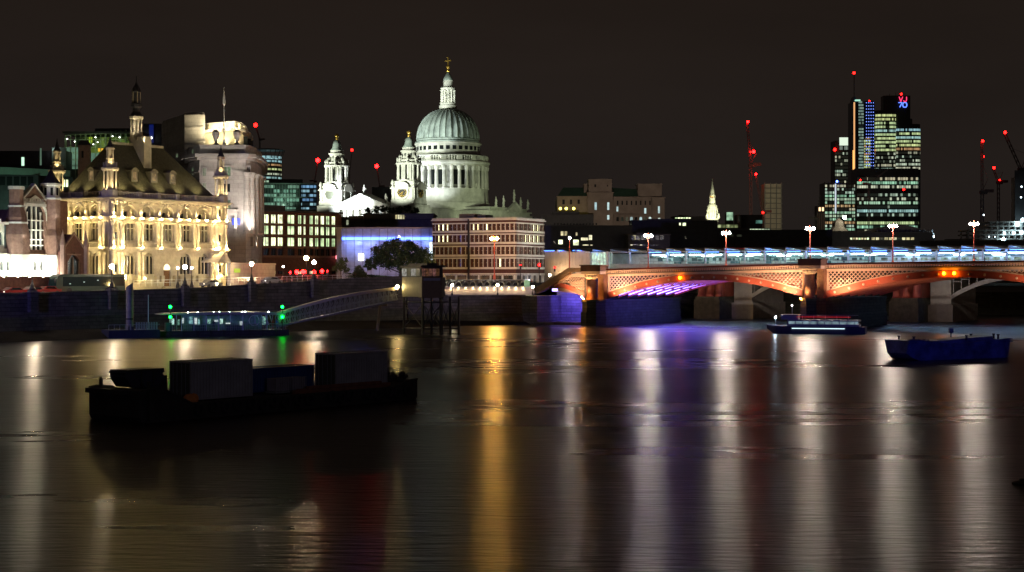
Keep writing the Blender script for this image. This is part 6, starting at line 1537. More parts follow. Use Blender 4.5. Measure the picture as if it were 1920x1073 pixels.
# clad end wall of the station
a, ang, L = frame(1021, 402, 1106, 396)
cw = thing("clad_station_wall", "plain beige panelled station wall lit warmly from below", "building", (a.x,a.y,8.5), ang)
m = MB(); zt_ = 10.5+(515-471)*.1335; gx_ = 0
nX, nZ = 13, 5
for i in range(nX):
    for j in range(nZ): m.box(i*L/nX+.02,(i+1)*L/nX-.02,0,.3,8.5+j*(zt_-8.5)/nZ+.02,8.5+(j+1)*(zt_-8.5)/nZ-.02)
m.box(0,L,.1,.5,8.5,zt_); m.box(0,L,.5,18,8.5,zt_); m.build("cladding", mat("beige_panel", (.48,.40,.33), .6, .08, .5), cw)
m = MB(); 
for i in range(3): m.hexa(-1+i*4.3,3.2+i*4.3,zt_+.75,zt_+.15,zt_+.9,zt_+.3,-1,18)
m.build("roof_panel", PVM, cw)
for i in range(3): MB().box(-.6+i*4.3,2.8+i*4.3,-.2,-.05,zt_+.08,zt_+.16).build("blue_strip_light", BS, cw)
lspot(cw, (L*.45,-3.0,9.2), (L*.42,.2,13.2), 2200, (1,.66,.36), 120, 1, .3, "wall_light"); lspot(cw, (L*.9,-3.0,9.6), (L*.85,.2,13.2), 700, (1,.7,.45), 120, 1, .3, "wall_light")
# bright glazed entrance bay right of the clad wall
a, ang, L = frame(1106, 396, 1140, 391)
gb = thing("glazed_station_entrance", "bright glazed entrance bay between clad wall and long station", "building", (a.x,a.y,9.5), ang)
z0_, z1_ = 9.6, 10.5+(515-472)*.131
MB().box(.2,L,.6,.7,z0_+2.6,z1_-.2).build("lit_glazing", litwin("station_glazing", (.7,1,.75),(.75,1,.8), 1.05, .5, 1.1), gb)
m = MB()
for i in range(7): m.box(i*L/6-.05,i*L/6+.05,.3,.5,z0_,z1_)
for z in (z0_+2.5, z0_+4, z1_-.2): m.box(0,L,.25,.45,z,z+.1)
m.box(L*.92,L*1.0,.0,.6,z0_,z1_); m.build("glazing_frame", WMET, gb)
MB().box(.2,L,.62,.9,z0_,z0_+2.4).build("lower_glazing", mat("blue_grey_glass", (.10,.14,.17), .3, .1, 1), gb)
# stopped train at the right-hand platform
CLUT = mat("dark_platform_beam", (.05,.08,.09), .6, .3, 1)
m = MB(); m.box(X0+14,X1,2.2,2.3,RZ-1.45,RZ-1.3); x = X0+15; rnd = random.Random(5)
while x < 36:
    w_ = rnd.uniform(.4,1.6); m.box(x,x+w_,7.6,7.9,DKZ+1.0+rnd.random()*.2,DKZ+1.75+rnd.random()*.3); x += w_+rnd.uniform(.15,1.2)
x = X0+15
while x < X1:
    w_ = rnd.uniform(1.2,2.6); m.box(x,x+w_,2.9,3.0,RZ-1.25,RZ-.85); x += w_+rnd.uniform(1.2,4)
m.build("hanging_sign", CLUT, st_)
tr = thing("train", "white commuter train with a row of lit windows standing in the station", "train", (*local(st_, (38,6.6,0))[:2], DKZ), BA)
m = MB(); m.box(0,108,0,2.4,DKZ+.15,DKZ+1.0); m.box(0,108,0,2.4,DKZ+1.75,DKZ+2.4); m.hexa(0,108,DKZ+2.4,DKZ+2.4,DKZ+2.65,DKZ+2.65,.2,2.2)
x = 0
while x < 108: m.box(x,x+.7,0,2.4,DKZ+1.0,DKZ+1.75); x += 2.3
m.build("body", mat("train_white_paint", (.62,.64,.66), .4, .05, 1), tr)
MB().box(.5,107.5,.15,.25,DKZ+1.0,DKZ+1.75).build("window_band", litwin("train_glow", (.7,1,.8),(.7,1,.8), .35, .2, 1.0), tr)
MB().box(.3,107.7,.3,2.2,DKZ,DKZ+.15).build("underframe", IRON, tr)
# waiting passengers on the platform
def person(name_label, loc, rz, h=1.72, mt=None, group=None, walk=.0):
    me = bpy.data.meshes.new("person"); bm = bmesh.new(); s_ = h/1.72
    V = {'p':(0,0,.95),'w':(0,0,1.12),'c':(0,0,1.35),'n':(0,0,1.5),'h':(0,.01,1.62),'t':(0,0,1.72),
         'hl':(-.1,0,.92),'kl':(-.11,.03+walk,.5),'al':(-.11,-.02+walk*1.3,.08),'fl':(-.12,.14+walk*1.3,.03),
         'hr':(.1,0,.92),'kr':(.11,.02-walk*.4,.5),'ar':(.11,-.04-walk*1.3,.08),'fr':(.12,.1-walk*1.3,.03),
         'sl':(-.19,0,1.42),'el':(-.25,-.03,1.15),'wl':(-.24,.06,.9),'dl':(-.24,.1,.8),'sr':(.19,0,1.42),'er':(.25,-.03,1.15),'wr':(.24,.06,.9),'dr':(.24,.1,.8)}
    E = ['pw','wc','cn','nh','ht']; E2 = [('p','hl'),('hl','kl'),('kl','al'),('al','fl'),('p','hr'),('hr','kr'),('kr','ar'),('ar','fr'),('c','sl'),('sl','el'),('el','wl'),('wl','dl'),('c','sr'),('sr','er'),('er','wr'),('wr','dr')]
    rad = dict(p=.15,w=.14,c=.17,n=.06,h=.10,t=.07,hl=.1,kl=.065,al=.045,fl=.04,hr=.1,kr=.065,ar=.045,fr=.04,sl=.07,el=.05,wl=.035,dl=.04,sr=.07,er=.05,wr=.035,dr=.04)
    keys = list(V); bv = [bm.verts.new([c_*s_ for c_ in V[k_]]) for k_ in keys]; ix = {k_: i for i, k_ in enumerate(keys)}
    for e in E: bm.edges.new((bv[ix[e[0]]], bv[ix[e[1]]]))
    for e in E2: bm.edges.new((bv[ix[e[0]]], bv[ix[e[1]]]))
    bm.to_mesh(me); bm.free(); me.materials.append(mt)
    o = bpy.data.objects.new("person", me); COL.objects.link(o)
    sk = o.modifiers.new("skin", 'SKIN'); 
    for i, k_ in enumerate(keys):
        v = me.skin_vertices[0].data[i]; v.radius = (rad[k_]*s_, rad[k_]*s_*(.75 if k_ in 'pwc' else 1)); v.use_root = (k_ == 'p')
    o.modifiers.new("sub", 'SUBSURF').levels = 1; o.modifiers["sub"].render_levels = 1
    o.location = loc; o.rotation_euler = (0,0,rz); tag(o, name_label, "person", group)
    return o
CL = mat("dark_coat", (.04,.05,.07), .8, .2, 4)
for px_, lab in ((1712,"person in dark clothes waiting on the platform above the second arch"),(1582,"person standing on the platform just right of the middle pier lamp"),(1846,"person in dark coat on the platform below the right-hand lamp")):
    u = (px_-CX)/F; ox, oy = local(st_, (0,3.8,0))[:2]; x = (u*oy-ox)/(math.cos(BA)-u*math.sin(BA))
    person(lab, local(st_, (x,3.8,DKZ+.02)), BA+R(90 if px_ > 1700 else 0), 1.78, CL)
# ------------------------------------------------------------------ lit canopy walkway below the hotel
a, ang, L = frame(824, 345, 1003, 351)
cv = thing("canopy_walkway", "riverside walkway with pale wall washed by warm lights under arched glass canopies", "building", (a.x,a.y,5.5), ang)
k_ = 345/F
def cz(y): return 10.5+(515-y)*k_
m = MB(); m.box(0,L,.4,6,5.5,cz(538)); m.box(0,L,.2,.4,cz(552),cz(539)); m.build("wall", mat("pale_pink_render", (.50,.42,.36), .7, .15, .5), cv)
m = MB(); m.box(0,L,.1,5,cz(538.5),cz(536.8)); m.box(0,L,3.5,7,cz(528),cz(524.5)); m.build("roof_slab", CONC, cv)
# row of shell-like arches
for i in range(12):
    x = .4+i*1.62
    m = MB()
    for j in range(6):
        a0, a1 = math.pi*j/6, math.pi*(j+1)/6
        p_ = [(x+.7-.72*math.cos(t), z_) for t, z_ in ((a0,cz(537)+1.0*math.sin(a0)),(a1,cz(537)+1.0*math.sin(a1)))]
        m.add([(p_[0][0],.2,p_[0][1]),(p_[1][0],.2,p_[1][1]),(p_[1][0]+.5,3.2,p_[1][1]+.15),(p_[0][0]+.5,3.2,p_[0][1]+.15),(p_[0][0],.2,p_[0][1]+.1),(p_[1][0],.2,p_[1][1]+.1),(p_[1][0]+.5,3.2,p_[1][1]+.25),(p_[0][0]+.5,3.2,p_[0][1]+.25)],[(0,1,2,3),(4,5,6,7),(0,1,5,4),(3,2,6,7),(0,3,7,4),(1,2,6,5)])
    m.build("canopy_arch", mat("cream_canopy", (.5,.47,.38), .6, .1, 1) if i == 0 else bpy.data.materials["cream_canopy"], cv)
    lspot(cv, (x+.6,-.1,cz(540)), (x+.6,.5,cz(553)), 95, (1,.72,.36), 140, 1, .1, "canopy_downlight")
    if i % 2 == 0: lspot(cv, (x+.6,.3,cz(536)), (x+.9,2.5,cz(527)), 110, (1,.85,.5), 140, 1, .1, "canopy_light")
    MB().ball((x+.6,.05,cz(539.8)),.07,6,4).build("downlight", emit("downlight_glow", (1,.75,.4), 30) if i == 0 else bpy.data.materials["downlight_glow"], cv)
lspot(cv, (L-2.5,-1.8,cz(556)), (L-2,.2,cz(548)), 60, (.3,.12,1), 110, 1, .1, "violet_light")
MB().box(L-2.3,L-1.2,0,.6,cz(538),cz(525.5)).build("lit_glass_box", litwin("green_box_glow", (.45,.75,.4),(.45,.75,.4), .45, .6, 1), cv)
# railing + walk above
m = MB()
for i in range(40): m.box(i*L/39,i*L/39+.06,3.6,3.66,cz(524.5),cz(515.5))
m.box(0,L,3.55,3.7,cz(515.8),cz(515)); m.build("railing", IRON, cv)
for px, y, D, lb in ((848,534.5,340,"small globe lamp on the river walk left of the canopy lights"),(933,534.5,341.5,"small globe lamp on the river walk at the middle of the canopy"),(999,538,345,"small globe lamp on the river walk at the foot of the bridge stairs"),(1031,516,345,"small square lamp at the top of the bridge stairs")):
    r_ = thing("walkway_lamp", lb, "street lamp", (PX(px,D),D,6.0 if px < 1010 else 8.0), 0, "lamps on the lower river walk")
    zz = PZ(y,D); b0 = 6.0 if px < 1010 else 8.0
    MB().lathe([(.2,b0),(.2,b0+.5),(.07,b0+.7),(.06,zz-.25)],0,0,6).build("post", IRON, r_); MB().ball((0,0,zz),.26,8,6).build("globe", emit("walk_lamp_glow", (1,.82,.5), 120) if px == 848 else bpy.data.materials["walk_lamp_glow"], r_, True)
    MB().lathe([(.1,zz+.24),(.16,zz+.3),(.02,zz+.5)],0,0,6).build("lamp_cap", IRON, r_)

# traffic lights beyond the wall
def signal(px, y, D, base, label, red=True, s=1.0, group="red traffic signals behind the river wall"):
    r_ = thing("traffic_light", label, "traffic light", (PX(px,D),D,base), 0, group); z = PZ(y,D)
    m = MB(); m.tube((0,.12,base),(0,.12,z+.3),.07,6); m.box(-.2,.2,-.1,.15,z-.95,z+.35); m.build("signal_post", IRON, r_)
    MB().ball((0,-.16,z),.26*s,8,6).build("red_lens", SIGR, r_, True)
    m = MB()
    for i in (1,2):
        b = MB(Matrix.Translation((0,-.1,z-.33*i)) @ Matrix.Rotation(R(90),4,'X')); b.lathe([(.11,-.02),(.11,.03)],0,0,8); m.add(b.vs,b.fs)
    m.build("dark_lens", GLASSD, r_)
SIGR = emit("red_signal_glow", (1,.002,.002), 110)
for px, y, s_, lb in ((544.5,511,.8,"smallest red signal at the left end of the roadside row"),(556.5,510,1.5,"second signal from the left in the roadside row of red lights"),(568,509.5,1.4,"third red signal in the roadside row, left of the wall lamp"),(571.5,510,1.2,"fourth red signal, close beside the third"),(589.5,510.3,1.4,"large red signal right below the globe lamp"),(604,508.5,1.4,"last large red signal of the roadside row"),(614,508.5,.6,"faint red signal at the right end of the roadside row")):
    signal(px, y, 328, 8.6, lb, True, s_)
signal(1011, 497, 365, 9.3, "red signal at the right-hand corner of the hotel", True, .9, "red traffic signals near the bridge end")
signal(1040, 502, 368, 9.3, "dim red signal in front of the clad station wall", True, .4, "red traffic signals near the bridge end")
signal(976, 497, 366, 9.3, "small red signal before the pale side of the hotel", True, .35, "red traffic signals near the bridge end")
# street lamps around the junction
for px, y, D, b0, rr, cl, st, lb in ((574.5,484,338,8.8,.5,(1,.55,.2),220,"orange street lamp before the brick office"),(748.5,444,372,9.2,.18,(1,.8,.6),60,"tiny street lamp seen above the big tree"),(531,500,332,8.6,.2,(.9,.85,.8),40,"slim street lamp left of the red signals"),(1067,449,372,9.4,.05,(1,.9,.7),4,None)):
    if lb is None: continue
    r_ = thing("street_lamp", lb, "street lamp", (PX(px,D),D,b0), 0); z = PZ(y,D)
    MB().lathe([(.14,b0),(.10,b0+2),(.07,z-.3)],0,0,6).build("post", IRON, r_); MB().ball((0,0,z),rr,8,6).build("lamp_head", emit("street_lamp_glow", cl, st), r_, True)

# ------------------------------------------------------------------ trees
def leaf_tree(label, px, D, base, blobs, n, seed, trunk_r=.3, leaf=.42, name="broadleaf_tree", mt=None):
    r_ = thing(name, label, "tree", (PX(px,D),D,base), 0); rnd = random.Random(seed)
    tk_ = MB(); top = max(b[2] for b in blobs)-base
    pts = [(0,0,base)]; 
    for i in range(1,5): pts.append((rnd.uniform(-.2,.2)*i*.5, rnd.uniform(-.2,.2)*i*.5, base+top*.75*i/4))
    for i in range(4): tk_.tube(pts[i],pts[i+1],trunk_r*(1-i*.2),7,trunk_r*(1-(i+1)*.2))
    for bx, by, bz, br_ in blobs: 
        j = rnd.choice(pts[1:4]); tk_.tube(j,(bx,by,bz),trunk_r*.35,5,.04)
        for _ in range(3): tk_.tube((bx*.6+j[0]*.4,by*.6,bz*.6+j[2]*.4),(bx+rnd.uniform(-1,1)*br_*.7,by+rnd.uniform(-1,1)*br_*.7,bz+rnd.uniform(-.5,.8)*br_),trunk_r*.15,4,.03)
    tk_.build("trunk", BARK, r_)
    c = MB(); tot = sum(b[3]**2 for b in blobs)
    for bx, by, bz, br_ in blobs:
        k = int(n*br_**2/tot); cl = [(rnd.gauss(0,1),rnd.gauss(0,1),rnd.gauss(0,1)) for _ in range(max(5,k//22))]
        for q in range(k):
            v = Vector(rnd.choice(cl)).normalized()*rnd.uniform(.45,1.0)*br_ + Vector([rnd.gauss(0,.11)*br_ for _ in range(3)]); v.z *= .85
            p_ = Vector((bx,by,bz))+v; s_ = leaf*rnd.uniform(.5,1.1)
            u = Vector([rnd.uniform(-1,1) for _ in range(3)]).normalized(); w_ = u.cross(Vector([rnd.uniform(-1,1) for _ in range(3)])).normalized()
            c.add([p_-u*s_*.5, p_+w_*s_*.3, p_+u*s_*.5, p_-w_*s_*.3],[(0,1,2,3)])
    c.build("crown", mt or LEAF, r_)
    return r_
k = 352/F
def bl(px, y, r_, dy=0, px0=752): return ((px-px0)*k, dy, PZ(y,352), r_)
leaf_tree("wide dark leafy tree standing before the blue sheeted building", 752, 352, 9.2,
   [bl(733,463,1.9),bl(712,476,2.2,1),bl(750,468,2.3,-1),bl(772,472,2.2,.5),bl(795,482,2.3,-.5),bl(700,492,1.7,0),bl(725,490,2.3,1),bl(755,490,2.5,-1),bl(783,494,2.4,1),bl(806,497,1.5,0),bl(742,453,1.2,0),bl(690,500,1.0,1),bl(765,459,1.3,.3)], 19000, 5, .35, .44)
leaf_tree("small slim tree left of the blue sheeted building", 640, 345, 9.0, [((0),0,PZ(496,345),1.3),(.5,0,PZ(488,345),1.0),(-.8,0,PZ(503,345),1.1),(.9,.2,PZ(505,345),1.0)], 2600, 8, .12, .3)
leaf_tree("round dark shrub between the two trees", 674, 340, 9.0, [(0,0,PZ(506,340),1.1),(-.4,0,PZ(512,340),1.0),(.7,0,PZ(514,340),.9)], 2600, 9, .1, .28, "shrub")
leaf_tree("low rooftop hedge bush in front of the clock tower base", 742, 700, 26, [((-12+i*3.4),0,PZ(396-(i%3)*2.5,700),1.9) for i in range(7)], 3600, 11, .1, .8, "shrub")
hd = MB(); rnd = random.Random(4)
for i in range(3500):
    t = rnd.random(); px = 652+t*95; D = 338+t*8; p_ = Vector((PX(px,D)+rnd.gauss(0,.3), D+rnd.gauss(0,.5), 9.3+rnd.random()**.7*(1.5 - .8*t)))
    u = Vector([rnd.uniform(-1,1) for _ in range(3)]).normalized(); w_ = u.cross(Vector((.3,.4,.8))).normalized(); s_ = .3
    hd.add([p_-u*s_*.5,p_+w_*s_*.3,p_+u*s_*.5,p_-w_*s_*.3],[(0,1,2,3)])
tag(hd.build("hedge", LEAF), "long low hedge along the road in front of the blue sheeted building", "hedge")
spot((PX(720,346),340,10), (PX(740,352),352,13), 180, (.8,1,.6), 120, 1, .3, "tree_glow"); spot((PX(800,346),342,9.5), (PX(790,352),352,12), 120, (1,.8,.4), 120, 1, .3, "tree_glow")

# ------------------------------------------------------------------ pier building on legs
a, ang, L = frame(754, 283, 791, 276)
pb_ = thing("pier_building", "boxy grey pier building on braced steel legs with a row of upper windows", "building", (a.x,a.y,0), ang)
k_ = 279/F
def pz(y): return 10.5+(515-y)*k_
W2 = (825-791)*k_*1.1
PBM = mat("warm_grey_panel", (.22,.20,.17), .6, .15, 1); PBV = mat("mauve_grey_panel", (.22,.17,.13), .6, .15, 1)
F2 = rotz(L, 0, R(12)-ang)
m = MB(); m.box(0,L,0,4.5,pz(557),pz(520)); m.build("side_wall", PBM, pb_)
m = MB(F2); m.box(.003,W2,-.003,4.2,pz(558.5),pz(519.8)); o = m.build("front_wall", PBV, pb_)
m = MB(F2); m.box(.3,W2-.3,-.12,-.01,pz(526.5),pz(521.5)); m.build("name_board", mat("pale_blue_board", (.35,.38,.55), .5, .05, 1), pb_)
m = MB(F2); m.lathe([(.1,0),(.1,.01)],0,0,3); 
m = MB(); m.box(-.3,L,-.25,4.7,pz(501.5),pz(498)); m.M = F2; m.box(.0,W2+.2,-.3,4.5,pz(501),pz(497.5)); m.M=None; m.box(.5,L,1,3,pz(498),pz(494)); m.build("roof", DARK, pb_)
m = MB(); m.box(.2,L,.25,4,pz(520),pz(501.5)); m.M = F2; m.box(0.02,W2-.15,.25,4,pz(519.8),pz(501)); m.build("upper_storey", mat("dark_mullion_wall", (.06,.06,.065), .5, .1, 1), pb_)
wm1 = win_mesh("window", litwin("painted_pale_reflex", (.45,.50,.52),(.55,.55,.5), .5, .3, 2)); wm2 = win_mesh("window", litwin("painted_orange_reflex", (.5,.22,.10),(.35,.15,.15), .35, .2, 3))  # reflections put into the panes as glow
for i, me in enumerate((wm1, W_DIM, wm1, W_DIM)): inst("window", me, pb_, (.55+i*(L-.6)/4, .1, pz(518)), 0, ((L-.6)/4-.2,1,pz(504)-pz(518)))
for i in range(5):
    p_ = F2 @ Vector((.35+i*(W2-.4)/5, .1, 0)); inst("window", wm2, pb_, (p_.x,p_.y,pz(518)), R(12)-ang, ((W2-.4)/5-.12,1,pz(504)-pz(518)))
spot((PX(812,258),258,9), (PX(812,277),277,8.2), 260, (.75,.6,1), 50, 1, .3, "panel_fill")  # spot added to lift the dark front wall
# legs and braces
m = MB(); PST = mat("dark_pier_steel", (.06,.06,.06), .6, .3, 1); legs = [(0.2,.3),(L-.1,.3)] + [tuple((F2 @ Vector((W2*.5,.3,0)))[:2]), tuple((F2 @ Vector((W2-.2,.3,0)))[:2])]
for lx, ly in legs:
    for yy in (0, 3.6): MB().tube((lx,ly+yy,-1.5),(lx,ly+yy,pz(557)),.2,8).build("leg", PST, pb_)
for (ax,ay),(bx,by) in zip(legs[:-1], legs[1:]):
    for yy in (0,3.6):
        m.tube((ax,ay+yy,1.2),(bx,by+yy,5.4),.09,5); m.tube((ax,ay+yy,5.4),(bx,by+yy,1.2),.09,5); m.tube((ax,ay+yy,1.1),(bx,by+yy,1.1),.09,5); m.tube((ax,ay+yy,5.7),(bx,by+yy,5.7),.1,5)
m.build("bracing", PST, pb_)
r_ = thing("pier_entrance_lamp", "very bright yellow lamp beside the pier building at the gangway head", "lamp", (PX(745,284),284,6.2), 0)
MB().tube((0,.1,6.2),(0,.1,PZ(538,284)),.06,5).build("post", IRON, r_); MB().ball((0,-.1,PZ(538,284)),.30,10,6).build("lamp_head", emit("yellow_pier_lamp", (1,.72,.25), 260), r_, True)
lspot(pb_, (-1,-4,9), (L/2,0,7.5), 40, (1,.8,.4), 90, 1, .2, "panel_fill")

# gangway
ga = Vector((PX(742,285),285)); gb_ = Vector((PX(520,276),276)); gd = ga-gb_; GL = gd.length
gw = thing("gangway", "long covered steel gangway sloping down from the pier building to the pontoon", "gangway", (gb_.x,gb_.y,1.6), math.atan2(gd.y,gd.x))
def gzb(t): return 1.75+(6.0-1.75)*t          # floor
def gzt(t): return gzb(t)+2.1+1.0*math.sin(math.pi*min(1,max(0,t)))*.6
m = MB(); n = 24; rf_ = MB(); tr_ = MB(); fl_ = MB()
for i in range(n):
    t0, t1 = i/n, (i+1)/n; x0_, x1_ = GL*t0, GL*t1
    fl_.hexa(x0_,x1_,gzb(t0)-.25,gzb(t1)-.25,gzb(t0),gzb(t1),-1.1,1.1)
    rf_.hexa(x0_,x1_,gzt(t0),gzt(t1),gzt(t0)+.14,gzt(t1)+.14,-.9,.9)
    rf_.hexa(x0_,x1_,gzt(t0)-.3,gzt(t1)-.3,gzt(t0)+.05,gzt(t1)+.05,-1.15,-1.0)
    for yy in (-1.1,1.1):
        tr_.tube((x0_,yy,gzb(t0)+1.0),(x1_,yy,gzb(t1)+1.0),.06,4)
        tr_.tube((x0_,yy,gzb(t0)),(x0_,yy,gzt(t0)),.06,4)
        tr_.tube((x0_,yy,gzt(t0)),(x1_,yy,gzb(t1)),.055,4)
        for q in range(3): tr_.tube((x0_+(x1_-x0_)*q/3,yy,gzb(t0)),(x0_+(x1_-x0_)*q/3,yy,gzb(t0)+1.0),.025,3)
fl_.build("walkway_floor", mat("blue_grey_steel", (.12,.12,.2), .5, .1, 1), gw); rf_.build("canopy_roof", mat("tan_canopy", (.55,.46,.38), .6, .1, 1), gw); tr_.build("truss", GMET, gw)
for i in range(5): spot(local(gw,(GL*(.15+.18*i),-.4,gzt(.15+.18*i)-.4)), local(gw,(GL*(.15+.18*i),0,gzb(.15+.18*i))), 9, (.7,.85,1), 150, 1, .1, "gangway_light")
MB().tube((PX(708,290)-gb_.x-0,0,0),(PX(708,290)-gb_.x,0,.01),.01,3)

# pontoon with shelter
a, ang, L = frame(292, 267, 540, 276)
pn = thing("pier_pontoon", "floating passenger pier with curved canopy and bright cool-lit waiting area", "pontoon", (a.x,a.y,0), ang)
k_ = 272/F
m = MB(); m.box(0,L,0,6,-.4,1.0); m.build("hull", mat("pontoon_hull_paint", (.03,.03,.035), .6, .3, 1), pn)
m = MB(); m.box(0,L,-.08,0,.75,1.0); m.box(0,L,-.15,-.08,.2,.45)
for i in range(11): m.box(i*L/10-.1 if i else 0,i*L/10+.12,-.25,-.15,-.2,1.05)
m.build("fender", mat("dark_rubber", (.03,.03,.03), .8, .2, 2), pn)
xa, xb = (340-292)*k_, (525-292)*k_
m = MB(); n = 16
for i in range(n):
    t0, t1 = i/n, (i+1)/n; f = lambda t: 3.85+.28*math.sin(math.pi*t)**.5
    g_f = lambda t: xa-3.6+(xb-xa+4.6)*t
    th = lambda t: .08+.35*min(1,t*5)
    m.hexa(g_f(t0),g_f(t1),f(t0)-th(t0),f(t1)-th(t1),f(t0),f(t1),-.6,5.0)
m.build("canopy", mat("canopy_grey_blue", (.25,.25,.30), .5, .1, 1), pn)
pm = MB().tube((0,0,0),(0,0,1),.08,6).mesh("canopy_post", GMET)
for i in range(9):
    for yy in (.2,4.4): inst("canopy_post", pm, pn, (xa+i*(xb-xa)/8, yy, 1.0), 0, (1,1,2.6))
m = MB(); x = .5
while x < L:
    if xa-2 < x < L-.3: m.box(x,x+.05,.05,.09,1.0,2.05)
    x += .32
m.box(xa-2,L,.03,.1,2.05,2.12); m.box(xa-2,L,.03,.1,1.5,1.54); m.build("railing", GMET, pn)
m = MB(); m.box(xa+1,xb-2,4.2,4.3,1.0,3.5); m.build("rear_glazing", mat("teal_screen", (.12,.22,.22), .4, .4, 1.2), pn)
rnd = random.Random(12)
PNL = [litwin("poster_cool", (.35,.75,.8),(.6,.85,.7), .9, .2, 3), litwin("poster_white", (.7,.85,.9),(.8,.9,.8), 1.1, .3, 4), litwin("poster_green", (.3,.7,.5),(.4,.8,.7), .5, .2, 4)]
for px, w_, h0, h1, q in ((326,8,2.0,3.0,0),(340,4,1.9,2.9,2),(349,3,2.2,3.1,1),(362,7,2.1,3.3,0),(372,5,2.0,3.1,1),(379,3,1.9,2.9,0),(397,6,2.1,2.9,2),(409,9,2.4,2.7,1),(421,5,2.0,2.9,0),(432,9,2.0,2.2,1),(459,5,1.5,2.4,1),(503,6,1.8,3.2,2)):
    x = (px-292)*k_; m = MB(); m.box(x,x+w_*k_,3.6,3.75,h0,h1); m.build("information_panel", PNL[q], pn)
m = MB(); m.box(xa-2.6,xa-1.6,.3,1.6,1.0,2.4); m.box(xa+2,xa+4.5,1.4,2.0,1.0,1.9); m.box(xa+8,xa+11,1.4,2.0,1.0,1.8); m.build("bench", mat("dark_teal_seat", (.05,.09,.1), .6, .2, 1), pn)
# truss hoop at the gangway foot
m = MB()
for i in range(12):
    a0, a1 = 2*math.pi*i/12, 2*math.pi*(i+1)/12; xx = (480-292)*k_; m.tube((xx+.9*math.cos(a0),1.2,2.6+.9*math.sin(a0)),(xx+.9*math.cos(a1),1.2,2.6+.9*math.sin(a1)),.06,4)
for i in range(4): m.tube(((486+i*8-292)*k_,1.2,3.5),((492+i*8-292)*k_,1.2,1.8),.06,4)
m.build("gangway_hoop", WMET, pn)
CLW = emit("cool_ceiling_lamp", (.9,.97,1), 45)
for px in (354,372,402,413,432,456,462,507): MB().ball(((px-292)*k_,1.0,PZ(586.5,270)),.11,6,5).build("ceiling_lamp", CLW, pn)
for x in (xa+1.5,xa+5,xa+9,xa+13): lspot(pn, (x,1.8,3.5), (x+.1,3.0,1.5), 15, (.7,.95,1), 150, 1, .2, "shelter_light")
RJ = mat("red_jacket", (.35,.03,.03), .8, .1, 3); BJ = mat("blue_jacket", (.05,.15,.4), .8, .1, 3)
person("person in a red jacket waiting at the right end of the passenger pier", local(pn, (L-2.4,1.0,1.0)), 1.0, 1.75, RJ)
person("person in a blue jacket waiting at the right end of the passenger pier", local(pn, (L-1.6,1.4,1.0)), 2.2, 1.7, BJ)
person("person in dark clothes standing in the middle of the passenger pier", local(pn, (xa+5.6,.9,1.0)), .3, 1.75, CL)
GRN = emit("green_navigation_glow", (.001,1,.03), 34)
for px, lb in ((319.5,"left post with two green navigation lights on the passenger pier"),(529.5,"right post with two green navigation lights at the gangway foot")):
    D = 266 if px < 400 else 275; r_ = thing("navigation_light_post", lb, "navigation light", (PX(px,D),D,1.0), 0)
    MB().tube((0,.15,1.0),(0,.15,PZ(572,D)),.07,6).tube((-.3,.15,PZ(585,D)),(.3,.15,PZ(585,D)),.04,4).build("post", IRON, r_)
    for y in (575.5, 594.5): MB().ball((0,-.1,PZ(y,D)),.24,8,6).build("green_lamp", GRN, r_, True)
# low service pontoon and mooring pile left
a, ang, L = frame(204, 262, 300, 266)
lp = thing("service_pontoon", "low dark blue pontoon holding the mooring pile", "pontoon", (a.x,a.y,0), ang)
MB().box(0,L,0,5,-.4,1.35).build("hull", mat("dark_blue_hull", (.022,.025,.05), .6, .2, 1), lp)
m = MB()
for i in range(14): m.box(2.4+i*.42,2.65+i*.42,.1,.2,1.35,2.6) if i > 4 else m.box(i*.9,i*.9+.06,.1,.16,1.35,2.3)
m.box(0,L,.1,.16,2.2,2.28); m.build("railing", GMET, lp)
MB().box(3.4,4.4,.8,2.6,1.35,1.9).build("pile_collar", DARK, lp)
mp_ = thing("mooring_pile", "tall thick steel pile with slanted top standing behind the service pontoon", "pile", (PX(243,265),265,-1), 0)
m = MB(); rr = 6.8*265/F; n = 20; vs = []
for i in range(n):
    an = 2*math.pi*i/n; vs.append((rr*math.cos(an), rr*math.sin(an), -1))
for i in range(n):
    an = 2*math.pi*i/n; zt_ = 10.5+(515-535)*.0883+ .45*math.cos(an)*1.0; vs.append((rr*math.cos(an), rr*math.sin(an), zt_))
m.add(vs, [tuple(range(n))[::-1], tuple(range(n,2*n))]+[(i,(i+1)%n,n+(i+1)%n,n+i) for i in range(n)]); m.build("pile_shaft", mat("weathered_steel_pile", (.15,.15,.15), .6, .4, .8), mp_)
MB().lathe([(rr+.06,3.0),(rr+.06,3.3)],0,0,20).build("pile_ring", IRON, mp_)
fp_ = thing("slim_white_pole", "thin white pole standing between the pile and the passenger pier", "pole", (PX(278,266),266,1.35), 0); MB().tube((0,0,1.35),(0,0,PZ(553,266)),.06,6).lathe([(.15,1.35),(.15,1.6)],0,0,6).build("shaft", WMET, fp_)
tp = thing("timber_dolphin", "slanting timber pile under the upper end of the gangway", "pile", (PX(706,300),300,-1), 0); MB().tube((0,0,-1),(.7,0,4.6),.28,8).box(-.4,2.0,-.5,.5,4.6,5.0).build("shaft", mat("wet_timber", (.10,.08,.06), .8, .3, 2), tp)

